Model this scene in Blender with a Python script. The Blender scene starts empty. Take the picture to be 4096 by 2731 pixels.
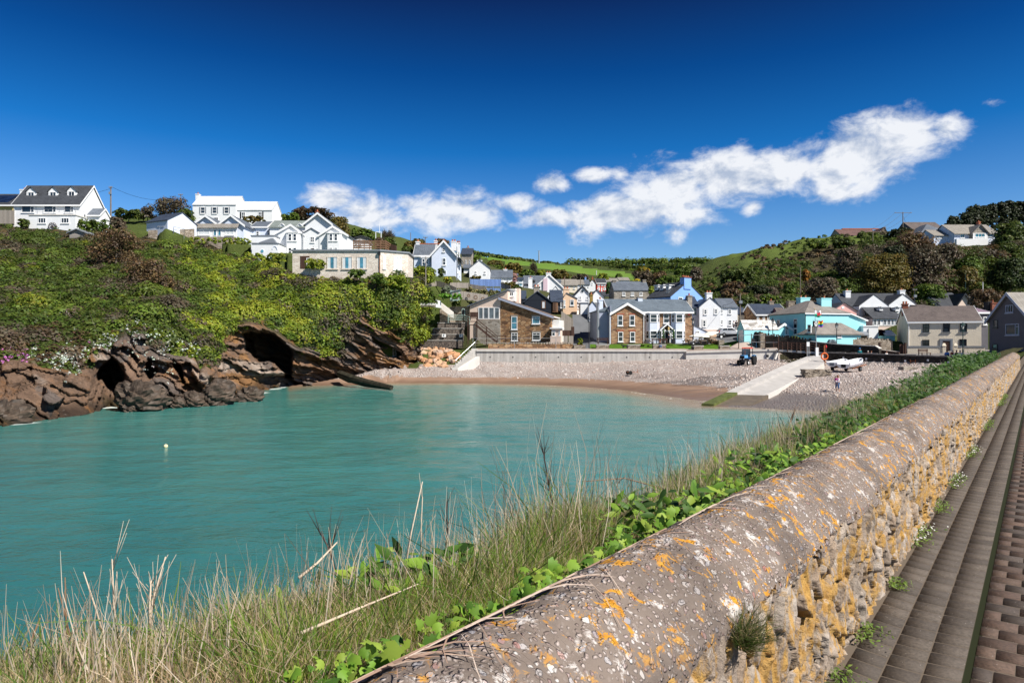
import bpy, math, random
import numpy as np
from mathutils import Vector, Matrix, geometry
R = math.radians
random.seed(7); RNG = np.random.default_rng(11)
SC = bpy.context.scene
COL = SC.collection
# ---------------------------------------------------------------- survey: the place measured from the photograph's station
F = 2731.0; CX = 2048.0; CY = 1380.0; HC = 5.4
SUN_EL, SUN_AZ = 46.0, 127.0           # azimuth clockwise from +Y
def at(px, py, d): return Vector(((px-CX)/F*d, d, HC-(py-CY)/F*d))
def gz(px, d, z): return Vector(((px-CX)/F*d, d, z))
class K:
 def __init__(s, ox, oy, sc): s.o = (ox, oy, sc)
 def __call__(s, x, y): return (s.o[0]+x/s.o[2], s.o[1]+y/s.o[2])
P0 = K(0,0,1.0); C1 = K(0,700,3.357); C2 = K(650,700,3.357); C3 = K(1250,850,3.357); C4 = K(1850,1000,3.92)
C5 = K(2300,1050,3.92); C6 = K(2750,1050,3.357); C7 = K(3350,1050,3.135); C8 = K(3200,750,2.625)
CA = K(0,1000,2.24); CB = K(800,1100,2.138); CS = K(1700,1150,3.357); CD = K(2700,1350,2.352)
# ---------------------------------------------------------------- mesh helpers
class MB:
 def __init__(s): s.v = []; s.f = []; s.k = []
 def add(s, vs, fs):
  o = len(s.v); s.k.append((o,len(s.f))); s.v += [tuple(v) for v in vs]; s.f += [tuple(i+o for i in f) for f in fs]; return s
 def box(s, x0, x1, y0, y1, z0, z1):
  return s.add([(x0,y0,z0),(x1,y0,z0),(x1,y1,z0),(x0,y1,z0),(x0,y0,z1),(x1,y0,z1),(x1,y1,z1),(x0,y1,z1)],
      [(0,3,2,1),(4,5,6,7),(0,1,5,4),(1,2,6,5),(2,3,7,6),(3,0,4,7)])
 def obox(s, c, sx, sy, sz, rz=0.0, M=None):
  m = Matrix.Translation(Vector(c)) @ (M if M else Matrix.Rotation(rz,4,'Z'))
  vs = [m @ Vector((a*sx/2,b*sy/2,e*sz/2)) for e in (-1,1) for a,b in ((-1,-1),(1,-1),(1,1),(-1,1))]
  return s.add(vs, [(0,3,2,1),(4,5,6,7),(0,1,5,4),(1,2,6,5),(2,3,7,6),(3,0,4,7)])
 def frus(s, c, sx, sy, sz, tx, ty):      # tapered box on base centre c
  x,y,z = c
  vs = [(x+a*sx/2,y+b*sy/2,z) for a,b in ((-1,-1),(1,-1),(1,1),(-1,1))]+[(x+a*tx/2,y+b*ty/2,z+sz) for a,b in ((-1,-1),(1,-1),(1,1),(-1,1))]
  return s.add(vs, [(0,3,2,1),(4,5,6,7),(0,1,5,4),(1,2,6,5),(2,3,7,6),(3,0,4,7)])
 def ext(s, pts, d):                      # extrude polygon (3D points) by vector d
  n = len(pts); d = Vector(d); a = [Vector(p) for p in pts]
  vs = a+[p+d for p in a]
  return s.add(vs, [tuple(range(n-1,-1,-1)), tuple(range(n,2*n))]+[(i,(i+1)%n,n+(i+1)%n,n+i) for i in range(n)])
 def bar(s, a, b, w, h=None):
  a = Vector(a); b = Vector(b); h = h or w; t = (b-a)
  if t.length < 1e-6: return s
  t.normalize(); up = Vector((0,0,1)) if abs(t.z) < .95 else Vector((0,1,0))
  x = t.cross(up).normalized(); y = x.cross(t).normalized()
  vs = [p+x*i*w/2+y*j*h/2 for p in (a,b) for i,j in ((-1,-1),(1,-1),(1,1),(-1,1))]
  return s.add(vs, [(3,2,1,0),(4,5,6,7),(0,1,5,4),(1,2,6,5),(2,3,7,6),(3,0,4,7)])
 def tube(s, pts, rs, n=6, cap=True):
  s.k.append((len(s.v),len(s.f))); pts = [Vector(p) for p in pts]
  if not hasattr(rs,'__len__'): rs = [rs]*len(pts)
  o = len(s.v); L = len(pts)
  for i,p in enumerate(pts):
   t = (pts[min(i+1,L-1)]-pts[max(i-1,0)]).normalized()
   up = Vector((0,0,1)) if abs(t.z) < .9 else Vector((1,0,0))
   x = t.cross(up).normalized(); y = x.cross(t)
   for k in range(n):
    a = 2*math.pi*k/n; q = p+(x*math.cos(a)+y*math.sin(a))*rs[i]; s.v.append(tuple(q))
  for i in range(L-1):
   for k in range(n): s.f.append((o+i*n+k,o+i*n+(k+1)%n,o+(i+1)*n+(k+1)%n,o+(i+1)*n+k))
  if cap: s.f.append(tuple(o+k for k in range(n-1,-1,-1))); s.f.append(tuple(o+(L-1)*n+k for k in range(n)))
  return s
 def lathe(s, prof, c=(0,0,0), n=12, M=None):
  o = len(s.v); c = Vector(c); s.k.append((o,len(s.f)))
  for r,z in prof:
   for k in range(n):
    a = 2*math.pi*k/n; q = Vector((r*math.cos(a),r*math.sin(a),z)); q = (M @ q) if M else q; s.v.append(tuple(q+c))
  for i in range(len(prof)-1):
   for k in range(n): s.f.append((o+i*n+k,o+i*n+(k+1)%n,o+(i+1)*n+(k+1)%n,o+(i+1)*n+k))
  s.f.append(tuple(o+k for k in range(n-1,-1,-1))); s.f.append(tuple(o+(len(prof)-1)*n+k for k in range(n)))
  return s
 def ball(s, c, rx, ry, rz, n=8, m=6, jit=0):
  o = len(s.v); s.k.append((o,len(s.f)))
  for i in range(m+1):
   th = math.pi*i/m
   for k in range(n):
    a = 2*math.pi*k/n; j = 1+random.uniform(-jit,jit)
    s.v.append((c[0]+rx*j*max(math.sin(th),.02)*math.cos(a), c[1]+ry*j*max(math.sin(th),.02)*math.sin(a), c[2]-rz*j*math.cos(th)))
  for i in range(m):
   for k in range(n): s.f.append((o+i*n+k,o+i*n+(k+1)%n,o+(i+1)*n+(k+1)%n,o+(i+1)*n+k))
  return s
 def each(s, name, mat, parent=None, **kw):     # one object per piece
  e = s.k+[(len(s.v),len(s.f))]; r = []
  for (v0,f0),(v1,f1) in zip(e[:-1],e[1:]):
   q = MB(); q.v = s.v[v0:v1]; q.f = [tuple(i-v0 for i in f) for f in s.f[f0:f1]]; r.append(q.build(name,mat,parent,**kw))
  return r
 def build(s, name, mat, parent=None, smooth=False, off=None, bevel=0):
  me = bpy.data.meshes.new(name)
  vs = s.v if off is None else [tuple(Vector(v)-off) for v in s.v]
  me.from_pydata(vs, [], s.f); me.update()
  if smooth: me.shade_smooth()
  me.materials.append(mat)
  o = bpy.data.objects.new(name, me); COL.objects.link(o)
  if parent: o.parent = parent
  if off is not None and not parent: o.location = off
  if bevel:
   b = o.modifiers.new('b','BEVEL'); b.width = bevel; b.segments = 2; b.limit_method = 'ANGLE'
  return o
def np_mesh(name, V, Fc, mat, col=None, parent=None, smooth=False, attrs=None):
 me = bpy.data.meshes.new(name); V = np.asarray(V, np.float32); Fc = np.asarray(Fc, np.int32)
 me.vertices.add(len(V)); me.vertices.foreach_set('co', V.ravel())
 k = Fc.shape[1]; me.loops.add(Fc.size); me.loops.foreach_set('vertex_index', Fc.ravel())
 me.polygons.add(len(Fc)); me.polygons.foreach_set('loop_start', np.arange(0, Fc.size, k, dtype=np.int32))
 me.polygons.foreach_set('loop_total', np.full(len(Fc), k, np.int32))
 if smooth: me.polygons.foreach_set('use_smooth', np.ones(len(Fc), bool))
 me.update(calc_edges=True)
 if col is not None:
  a = me.color_attributes.new('Col','FLOAT_COLOR','POINT')
  c4 = np.ones((len(V),4), np.float32); c4[:,:3] = col; a.data.foreach_set('color', c4.ravel())
 for nm,arr in (attrs or {}).items():
  a = me.attributes.new(nm,'FLOAT','POINT'); a.data.foreach_set('value', np.asarray(arr,np.float32))
 me.materials.append(mat); o = bpy.data.objects.new(name, me); COL.objects.link(o)
 if parent: o.parent = parent
 return o
def tag(o, label, cat, group=None, kind=None):
 o['label'] = label; o['category'] = cat
 if group: o['group'] = group
 if kind: o['kind'] = kind
 return o
def struct(o, label=None, cat=None):
 o['kind'] = 'structure'
 if label: o['label'] = label
 if cat: o['category'] = cat
 return o
def thing(name, label, cat, loc, rz=0.0, group=None):
 o = bpy.data.objects.new(name, None); COL.objects.link(o); o.empty_display_size = .3
 o.location = loc; o.rotation_euler = (0,0,rz); return tag(o, label, cat, group)
def copy_thing(src, loc, rz, label, group=None, scale=None):
 def cp(o, par):
  c = o.copy(); COL.objects.link(c); c.parent = par
  for ch in [x for x in bpy.data.objects if x.parent == o]: cp(ch, c)
  return c
 c = cp(src, None); c.location = loc; c.rotation_euler = (0,0,rz); c['label'] = label
 if group: c['group'] = group
 if scale: c.scale = (scale,)*3
 return c
def _h(ix, iy, iz, s):
 n = (ix*374761393 + iy*668265263 + iz*2147483647 + s*974711) & 0xffffffff
 n = ((n ^ (n >> 13))*1274126177) & 0xffffffff
 return ((n ^ (n >> 16)) & 0xffff)/65535.0
def vnoise(p, s=0):
 p = np.asarray(p, float); i = np.floor(p).astype(np.int64); f = p-i; f = f*f*(3-2*f); r = 0
 for dx in (0,1):
  for dy in (0,1):
   for dz in (0,1):
    w = np.where(dx,f[:,0],1-f[:,0])*np.where(dy,f[:,1],1-f[:,1])*np.where(dz,f[:,2],1-f[:,2])
    r = r+w*_h(i[:,0]+dx,i[:,1]+dy,i[:,2]+dz,s)
 return r
def fbm(p, o=4, s=0):
 p = np.asarray(p, float); r = 0; a = .5; t = 0
 for k in range(o): r = r+a*vnoise(p*(2.03**k)+k*7.1, s+k); t += a; a *= .5
 return r/t
def sst(a, b, x): t = np.clip((x-a)/(b-a),0,1); return t*t*(3-2*t)
def voro(p, s=0):            # 2-D: F1, F2, cell id hash
 i = np.floor(p).astype(np.int64); d1 = np.full(len(p),9.); d2 = np.full(len(p),9.); cid = np.zeros(len(p)); off = np.zeros((len(p),2))
 for dx in (-1,0,1):
  for dy in (-1,0,1):
   cx = i[:,0]+dx; cy = i[:,1]+dy; z = np.zeros_like(cx)
   q = np.stack([cx+_h(cx,cy,z,s), cy+_h(cx,cy,z+5,s)],1); d = np.linalg.norm(q-p,axis=1)
   n = d < d1; d2 = np.where(n,d1,np.minimum(d2,d)); cid = np.where(n,_h(cx,cy,z+9,s),cid); off = np.where(n[:,None],p-q,off); d1 = np.minimum(d1,d)
 return d1, d2, cid, off
def inpoly(x, y, poly):
 r = np.zeros(np.shape(x), bool); n = len(poly)
 for i in range(n):
  x1,y1 = poly[i]; x2,y2 = poly[(i+1)%n]
  c = ((y1 > y) != (y2 > y)) & (x < (x2-x1)*(y-y1)/((y2-y1)+1e-12)+x1); r ^= c
 return r
def polydist(x, y, poly):
 d = np.full(np.shape(x), 1e9); n = len(poly)
 for i in range(n):
  x1,y1 = poly[i]; x2,y2 = poly[(i+1)%n]; dx,dy = x2-x1,y2-y1
  t = np.clip(((x-x1)*dx+(y-y1)*dy)/(dx*dx+dy*dy+1e-12),0,1)
  d = np.minimum(d, np.hypot(x-x1-t*dx, y-y1-t*dy))
 return d
class TIN:
 def __init__(s, pts):               # (x,y,val...)
  s.p = np.array(pts, float)
  r = geometry.delaunay_2d_cdt([Vector((a[0],a[1])) for a in s.p], [], [], 0, 1e-7)
  ov = r[3]; s.vp = np.array([[v.x,v.y] for v in r[0]]); s.vv = np.array([s.p[o[0],2:] for o in ov]); s.t = [f for f in r[2]]
 def __call__(s, x, y):
  x = np.asarray(x,float); y = np.asarray(y,float)
  out = np.full((x.size, s.vv.shape[1]), np.nan); xf = x.ravel(); yf = y.ravel()
  for f in s.t:
   a,b,c = s.vp[f[0]],s.vp[f[1]],s.vp[f[2]]
   m = (xf >= min(a[0],b[0],c[0])-1e-6)&(xf <= max(a[0],b[0],c[0])+1e-6)&(yf >= min(a[1],b[1],c[1])-1e-6)&(yf <= max(a[1],b[1],c[1])+1e-6)
   ix = np.nonzero(m)[0]
   if not len(ix): continue
   det = (b[1]-c[1])*(a[0]-c[0])+(c[0]-b[0])*(a[1]-c[1])
   if abs(det) < 1e-12: continue
   w0 = ((b[1]-c[1])*(xf[ix]-c[0])+(c[0]-b[0])*(yf[ix]-c[1]))/det
   w1 = ((c[1]-a[1])*(xf[ix]-c[0])+(a[0]-c[0])*(yf[ix]-c[1]))/det; w2 = 1-w0-w1
   k = (w0 > -1e-6)&(w1 > -1e-6)&(w2 > -1e-6); j = ix[k]
   out[j] = w0[k,None]*s.vv[f[0]]+w1[k,None]*s.vv[f[1]]+w2[k,None]*s.vv[f[2]]
  return out
def rvec(n): v = RNG.normal(size=(n,3)); return v/np.linalg.norm(v,axis=1)[:,None]
def leaves(c, nrm, size, asp=1.5):
 n = len(c); nrm = nrm/np.linalg.norm(nrm,axis=1)[:,None]
 t = np.cross(nrm, rvec(n)); t /= np.linalg.norm(t,axis=1)[:,None]+1e-9; b = np.cross(nrm,t)
 s = np.asarray(size)[:,None]*.5
 V = np.stack([c-t*s*asp, c+b*s+nrm*s*.15, c+t*s*asp, c-b*s+nrm*s*.15],1).reshape(-1,3)
 return V, np.arange(4*n).reshape(n,4)
def blobs(cen, rad, nleaf, size, colors, up=.35, squash=.8, jitter=.25, var=.25, hollow=.75):
 """leaf clumps: cen (B,3) rad (B,) nleaf per blob, colors (B,3)"""
 B = len(cen); nl = np.asarray(nleaf)*np.ones(B,int); idx = np.repeat(np.arange(B), nl); N = len(idx)
 d = rvec(N); d[:,2] = np.where(d[:,2] < -.35, -d[:,2], d[:,2])
 r = rad[idx]*(hollow+(1-hollow)*RNG.random(N)**.5)*(1+jitter*(vnoise(d*2.2+cen[idx]*.7,3)-.5)*2)
 c = cen[idx]+d*r[:,None]*np.array([1,1,squash])
 n = d*1.25+rvec(N)*.6+np.array([0,0,up])
 V,Fc = leaves(c, n, size*(.6+.8*RNG.random(N)))
 k = (1-var+2*var*RNG.random(N))[:,None]*(1+.25*(RNG.random((N,3))-.5))
 C = np.clip(np.repeat(colors[idx]*k,4,axis=0),0,1)
 return V,Fc,C
def sticks(a, b, w, bend=0.0, seg=3):
 """thin tapered two-sided strips from a to b (N,3)"""
 n = len(a); d = b-a; side = np.cross(d, rvec(n)); side /= np.linalg.norm(side,axis=1)[:,None]+1e-9
 bd = rvec(n)*np.linalg.norm(d,axis=1)[:,None]*bend; V = []; w = np.asarray(w)*np.ones(n)
 for i in range(seg+1):
  t = i/seg; p = a+d*t+bd*(t*(1-t)*4); ww = (w*(1-.8*t))[:,None]*side*.5
  V += [p-ww, p+ww]
 V = np.stack(V,1).reshape(-1,3); m = 2*(seg+1); base = np.arange(n)*m
 Fc = np.concatenate([np.stack([base+2*i,base+2*i+1,base+2*i+3,base+2*i+2],1) for i in range(seg)])
 return V,Fc
def merge(parts):
 V=[];Fs=[];C=[];o=0
 for p in parts:
  V.append(p[0]); Fs.append(p[1]+o); o += len(p[0])
  if len(p) > 2: C.append(p[2])
 return np.concatenate(V), np.concatenate(Fs), (np.concatenate(C) if C else None)
# ---------------------------------------------------------------- materials (all procedural)
class NT:
 def __init__(s, name):
  s.m = bpy.data.materials.new(name); s.m.use_nodes = True; s.t = s.m.node_tree
  s.b = s.t.nodes['Principled BSDF']; s.out = s.t.nodes['Material Output']
 def n(s, typ, **kw):
  nd = s.t.nodes.new(typ)
  for k,v in kw.items():
   if k in nd.inputs: nd.inputs[k].default_value = v
   else: setattr(nd, k, v)
  return nd
 def l(s, a, b): s.t.links.new(a, b)
 def obj(s, scale=(1,1,1), rot=(0,0,0)):
  tc = s.n('ShaderNodeTexCoord'); mp = s.n('ShaderNodeMapping'); mp.inputs['Scale'].default_value = scale; mp.inputs['Rotation'].default_value = rot
  s.l(tc.outputs['Object'], mp.inputs['Vector']); return mp.outputs[0]
 def noise(s, vec, scale, detail=4, rough=.55, dist=0):
  nd = s.n('ShaderNodeTexNoise'); nd.inputs['Scale'].default_value = scale; nd.inputs['Detail'].default_value = detail
  nd.inputs['Roughness'].default_value = rough; nd.inputs['Distortion'].default_value = dist
  s.l(vec, nd.inputs['Vector']); return nd.outputs['Fac']
 def ramp(s, fac, stops, interp='LINEAR'):
  r = s.n('ShaderNodeValToRGB'); r.color_ramp.interpolation = interp; e = r.color_ramp.elements
  while len(e) < len(stops): e.new(.5)
  for i,(p,c) in enumerate(stops): e[i].position = p; e[i].color = (c,c,c,1) if not hasattr(c,'__len__') else (*c,1)
  s.l(fac, r.inputs[0]); return r.outputs[0]
 def mix(s, fac, a, b, typ='MIX'):
  m = s.n('ShaderNodeMix'); m.data_type = 'RGBA'; m.blend_type = typ
  for i,v in ((0,fac),(6,a),(7,b)):
   if hasattr(v,'is_linked') or hasattr(v,'links'): s.l(v, m.inputs[i])
   elif i == 0: m.inputs[0].default_value = v
   else: m.inputs[i].default_value = (*v,1)
  return m.outputs[2]
 def math(s, op, a, b=0.0, c=None):
  m = s.n('ShaderNodeMath'); m.operation = op
  for i,v in enumerate((a,b) if c is None else (a,b,c)):
   if hasattr(v,'links'): s.l(v, m.inputs[i])
   else: m.inputs[i].default_value = v
  return m.outputs[0]
 def bump(s, h, st=.3, dist=.02, nrm=None):
  b = s.n('ShaderNodeBump'); b.inputs['Strength'].default_value = st; b.inputs['Distance'].default_value = dist
  s.l(h, b.inputs['Height'])
  if nrm: s.l(nrm, b.inputs['Normal'])
  s.l(b.outputs[0], s.b.inputs['Normal']); return b.outputs[0]
 def done(s, col=None, rough=.7, spec=.3, metal=0.0):
  if col is not None:
   if hasattr(col,'links'): s.l(col, s.b.inputs['Base Color'])
   else: s.b.inputs['Base Color'].default_value = (*col,1)
  if hasattr(rough,'links'): s.l(rough, s.b.inputs['Roughness'])
  else: s.b.inputs['Roughness'].default_value = rough
  s.b.inputs['Specular IOR Level'].default_value = spec; s.b.inputs['Metallic'].default_value = metal
  return s.m
def sc3(c, k): return tuple(min(1,x*k) for x in c)
def paint(name, c, rough=.65, var=.06, scale=.8, bump=.12, bs=9, dirt=.0, spec=.25, metal=0.0):
 t = NT(name); v = t.obj(); n = t.noise(v, scale, 5, .6)
 col = t.mix(t.ramp(n,[(.3,0.),(.7,1.)]), sc3(c,1-var*1.6), sc3(c,1+var*.5))
 if dirt:
  s = t.noise(t.obj((1.5,1.5,.12)), 1.6, 4, .6); col = t.mix(t.ramp(s,[(.55,0.),(.85,dirt)]), col, sc3((.25,.23,.2),.9))
 if bump: t.bump(t.noise(v, bs, 3), bump, .03)
 return t.done(col, rough, spec, metal)
def slate(name, c1, c2, row=.28, wid=.36, lichen=None, lw=.0, bump=.5):
 t = NT(name); tc = t.n('ShaderNodeTexCoord'); sx = t.n('ShaderNodeSeparateXYZ'); t.l(tc.outputs['Object'], sx.inputs[0])
 u = t.math('ADD', sx.outputs[0], sx.outputs[1]); cb = t.n('ShaderNodeCombineXYZ'); t.l(u, cb.inputs[0]); t.l(t.math('MULTIPLY',sx.outputs[2],1.5), cb.inputs[1])
 br = t.n('ShaderNodeTexBrick'); br.inputs['Scale'].default_value = 1.0; br.inputs['Brick Width'].default_value = wid; br.inputs['Row Height'].default_value = row
 br.inputs['Mortar Size'].default_value = .02; br.inputs['Color1'].default_value = (*c1,1); br.inputs['Color2'].default_value = (*c2,1); br.inputs['Mortar'].default_value = (*sc3(c1,.45),1)
 t.l(cb.outputs[0], br.inputs['Vector'])
 n = t.noise(t.obj(), .7, 5, .65); col = t.mix(t.ramp(n,[(.3,0.),(.72,1.)]), br.outputs['Color'], t.mix(.6, br.outputs['Color'], sc3(c2,1.35)))
 if lichen:
  n2 = t.noise(t.obj(), 1.6, 6, .7); col = t.mix(t.ramp(n2,[(.62-lw,0.),(.70-lw,1.)]), col, lichen)
 t.bump(br.outputs['Fac'], bump, -.03)
 return t.done(col, .6, .35)
def stone(name, cols, sc=(2.2,2.2,4.2), mortar=(.3,.27,.23), bump=.8, edge=.06, extra=None, big=1.0):
 t = NT(name); wv = t.obj(sc); dn = t.n('ShaderNodeTexNoise'); dn.inputs['Scale'].default_value = 2.2; t.l(wv, dn.inputs['Vector'])
 ad = t.n('ShaderNodeMixRGB'); ad.blend_type = 'LINEAR_LIGHT'; ad.inputs[0].default_value = .12; t.l(wv, ad.inputs[1]); t.l(dn.outputs['Color'], ad.inputs[2])
 vo = t.n('ShaderNodeTexVoronoi'); vo.inputs['Scale'].default_value = big; t.l(ad.outputs[0], vo.inputs['Vector'])
 ve = t.n('ShaderNodeTexVoronoi'); ve.feature = 'DISTANCE_TO_EDGE'; ve.inputs['Scale'].default_value = big; t.l(ad.outputs[0], ve.inputs['Vector'])
 sp = t.n('ShaderNodeSeparateColor'); t.l(vo.outputs['Color'], sp.inputs[0])
 col = t.ramp(sp.outputs[0], [(i/(len(cols)-1),c) for i,c in enumerate(cols)])
 n = t.noise(t.obj(), 7, 4, .6); col = t.mix(t.ramp(n,[(.3,0.),(.7,.5)]), col, t.mix(.5, col, sc3(cols[0],.5)))
 if extra: n3 = t.noise(t.obj(), extra[1], 6, .65); col = t.mix(t.ramp(n3,[(extra[2],0.),(extra[2]+.08,1.)]), col, extra[0])
 e = t.ramp(ve.outputs['Distance'],[(0.,0.),(edge,1.)]); col = t.mix(e, mortar, col)
 h = t.math('ADD', t.math('MULTIPLY',e,.7), t.math('MULTIPLY',n,.5)); t.bump(h, bump, .05)
 return t.done(col, .85, .2)
def planks(name, c, w=.14, ax=0, bump=.5):
 t = NT(name); tc = t.n('ShaderNodeTexCoord'); sx = t.n('ShaderNodeSeparateXYZ'); t.l(tc.outputs['Object'], sx.inputs[0])
 src = t.math('ADD', sx.outputs[0], sx.outputs[1]) if ax == 0 else sx.outputs[2]
 q = t.math('MULTIPLY', src, 1/w); fr = t.math('FRACT', q); fl = t.math('FLOOR', q)
 wn = t.n('ShaderNodeTexWhiteNoise'); wn.noise_dimensions = '1D'; t.l(fl, wn.inputs['W'])
 col = t.mix(wn.outputs['Value'], sc3(c,.75), sc3(c,1.2)); gap = t.ramp(fr,[(0.,0.),(.08,1.),(.92,1.),(1.,0.)])
 col = t.mix(gap, sc3(c,.2), col); n = t.noise(t.obj((1,1,.2) if ax == 0 else (.2,.2,1)), 12, 4); col = t.mix(t.ramp(n,[(.35,0.),(.7,.4)]), col, sc3(c,.5))
 t.bump(gap, bump, .02); return t.done(col, .75, .2)
def glass(name, c=(.02,.03,.04), rough=.06, spec=.6):
 t = NT(name); n = t.noise(t.obj(), .9, 2); col = t.mix(t.ramp(n,[(.35,0.),(.65,1.)]), sc3(c,.6), sc3(c,1.5)); return t.done(col, rough, spec)
def foliage(name, trans=.3, rough=.55, spec=.25):
 t = NT(name); a = t.n('ShaderNodeAttribute'); a.attribute_name = 'Col'
 t.l(a.outputs['Color'], t.b.inputs['Base Color']); t.b.inputs['Roughness'].default_value = rough; t.b.inputs['Specular IOR Level'].default_value = spec
 tr = t.n('ShaderNodeBsdfTranslucent'); hs = t.n('ShaderNodeHueSaturation'); hs.inputs['Value'].default_value = 1.25; t.l(a.outputs['Color'], hs.inputs['Color']); t.l(hs.outputs[0], tr.inputs[0])
 mx = t.n('ShaderNodeMixShader'); mx.inputs[0].default_value = trans; t.l(t.b.outputs[0], mx.inputs[1]); t.l(tr.outputs[0], mx.inputs[2]); t.l(mx.outputs[0], t.out.inputs[0])
 return t.m
M = {}
def mats():
 M['white'] = paint('white_render', (.80,.81,.82), .6, .04, .7, .1, 8, .10)
 M['white2'] = paint('aged_white_render', (.72,.71,.68), .7, .07, .9, .2, 6, .25)
 M['bluewhite'] = paint('pale_blue_render', (.66,.72,.84), .6, .04, .7, .1, 8, .06)
 M['greyblue'] = paint('grey_blue_render', (.36,.39,.49), .6, .05)
 M['trim'] = paint('white_gloss_trim', (.84,.84,.84), .35, .02, 1, 0)
 M['cream'] = paint('rough_cream_render', (.76,.67,.53), .8, .08, .6, .9, 5, .18)
 M['peach'] = paint('peach_render', (.80,.56,.38), .7, .05)
 M['blush'] = paint('blush_render', (.76,.60,.50), .7, .04, .8, .08)
 M['pink'] = paint('pink_render', (.72,.40,.36), .7, .04)
 M['rosepale'] = paint('pale_rose_render', (.66,.50,.56), .7, .04)
 M['oldrose'] = paint('old_rose_render', (.30,.10,.11), .75, .06)
 M['turq'] = paint('turquoise_render', (.34,.73,.77), .65, .05, .6, .12, 7, .06)
 M['turqd'] = paint('deep_turquoise_render', (.16,.58,.64), .65, .06)
 M['blue'] = paint('sky_blue_render', (.22,.40,.78), .65, .07, .7, .1, 8, .1)
 M['red'] = paint('red_render', (.62,.06,.04), .6, .05)
 M['yellow'] = paint('yellow_render', (.62,.50,.18), .6, .04)
 M['greyhouse'] = paint('dark_grey_render', (.115,.11,.125), .8, .08, .8, .5, 6)
 M['stonegrey'] = stone('grey_rubble', [(.20,.17,.14),(.34,.30,.25),(.42,.38,.33),(.28,.24,.2)], (1.6,1.6,3.2), (.36,.33,.29), .6)
 M['stonebrown'] = stone('brown_rubble', [(.13,.07,.04),(.30,.17,.085),(.50,.33,.19),(.38,.2,.09),(.20,.12,.08)], (1.5,1.5,2.8), (.10,.07,.05), 1.0)
 M['stonepub'] = stone('pub_rubble', [(.13,.07,.045),(.36,.20,.10),(.52,.34,.2),(.28,.14,.075),(.42,.27,.17)], (1.3,1.3,3.8), (.30,.22,.16), 1.0)
 M['stonecream'] = stone('cream_block', [(.60,.52,.44),(.70,.62,.54),(.76,.69,.61)], (1.6,1.6,3.6), (.46,.39,.33), .5, .05)
 M['stonedark'] = stone('shade_toned_rubble', [(.018,.016,.014),(.035,.03,.026),(.055,.047,.04),(.026,.023,.02)], (1.4,1.4,2.8), (.012,.011,.01), 1.0)  # rubble colour lowered to near black, painting in the shade of these walls
 M['stonewall'] = stone('garden_rubble', [(.20,.16,.12),(.34,.28,.22),(.44,.38,.31),(.27,.22,.17)], (2.0,2.0,3.8), (.13,.11,.09), 1.0)
 M['gabion'] = stone('gabion_stone', [(.07,.06,.055),(.16,.13,.11),(.24,.2,.17),(.11,.09,.08)], (5,5,5.5), (.025,.022,.02), 1.0, .12)
 M['slate'] = slate('blue_grey_slate', (.075,.09,.115), (.125,.145,.175))
 M['slatepub'] = slate('pub_slate', (.085,.11,.14), (.13,.16,.19), .25, .32, (.2,.16,.11), -.03)
 M['slatedark'] = slate('dark_slate', (.035,.038,.045), (.055,.06,.07))
 M['slatenavy'] = slate('navy_slate', (.03,.04,.065), (.045,.06,.09))
 M['slatepale'] = slate('cement_washed_slate', (.50,.51,.53), (.60,.61,.62), .22, .5, None, 0, .2)
 M['slatebrown'] = slate('mauve_brown_slate', (.085,.068,.065), (.135,.11,.10), .26, .34, (.24,.19,.12), -.06)
 M['tilebrown'] = slate('brown_tile', (.15,.10,.075), (.24,.165,.12), .22, .25, (.42,.2,.05), -.05)
 M['slatelichen'] = slate('lichened_slate', (.19,.17,.15), (.27,.25,.22), .26, .34, (.40,.30,.12), .0)
 M['slateturq'] = slate('weathered_slate', (.15,.135,.125), (.24,.215,.19), .26, .34, (.36,.25,.11), -.07)
 M['roofred'] = slate('dull_red_tile', (.10,.055,.05), (.15,.085,.075))
 M['roofgreen'] = slate('grey_green_sheet', (.17,.20,.19), (.21,.24,.225), .5, .12)
 M['whitestone'] = stone('white_patched_slate', [(.22,.2,.18),(.74,.72,.69),(.8,.78,.75),(.62,.6,.57)], (1.3,1.3,3.5), (.24,.22,.2), .6, .08)
 M['ridge'] = paint('terracotta_ridge', (.45,.13,.06), .7, .1)
 M['pot'] = paint('terracotta_pot', (.42,.14,.075), .7, .1)
 M['brick'] = stone('chimney_brick', [(.22,.06,.035),(.32,.1,.06),(.26,.09,.05)], (4,4,12), (.26,.22,.19), .5)
 M['brickred'] = stone('red_brick_lintel', [(.36,.09,.05),(.46,.14,.08)], (7,7,3), (.3,.2,.15), .5)
 M['glass'] = glass('dark_window_glass')
 M['glassb'] = glass('blue_window_glass', (.06,.20,.28))
 M['glassg'] = glass('grey_window_glass', (.10,.12,.14))
 M['curtain'] = paint('net_curtain', (.62,.66,.68), .8, .08, 6, .2, 20)
 M['lead'] = paint('lead_grey', (.22,.24,.27), .5, .06)
 M['iron'] = paint('black_iron', (.015,.016,.018), .45, .1, 3, .1, 30, 0, .5)
 M['greeniron'] = paint('green_iron', (.012,.045,.04), .45, .1, 3, .1, 30, 0, .5)
 M['steel'] = paint('galvanised_steel', (.42,.43,.44), .4, .08, 4, .05, 30, 0, .5, .6)
 M['rust'] = paint('rusted_iron', (.30,.11,.05), .85, .25, 5, .4, 20)
 M['timber'] = planks('weathered_timber', (.34,.30,.26)); M['timberh'] = planks('weathered_boards', (.33,.30,.27), .15, 1)
 M['timberd'] = planks('stained_timber', (.075,.04,.03), .2); M['timberb'] = planks('brown_timber', (.22,.12,.07), .12)
 M['timberblue'] = planks('blue_painted_boards', (.19,.30,.58), .14); M['clad'] = planks('navy_boards', (.018,.024,.036), .2, 1)
 M['pole'] = paint('pole_wood', (.21,.175,.14), .8, .15, 3, .3, 20)
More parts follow.
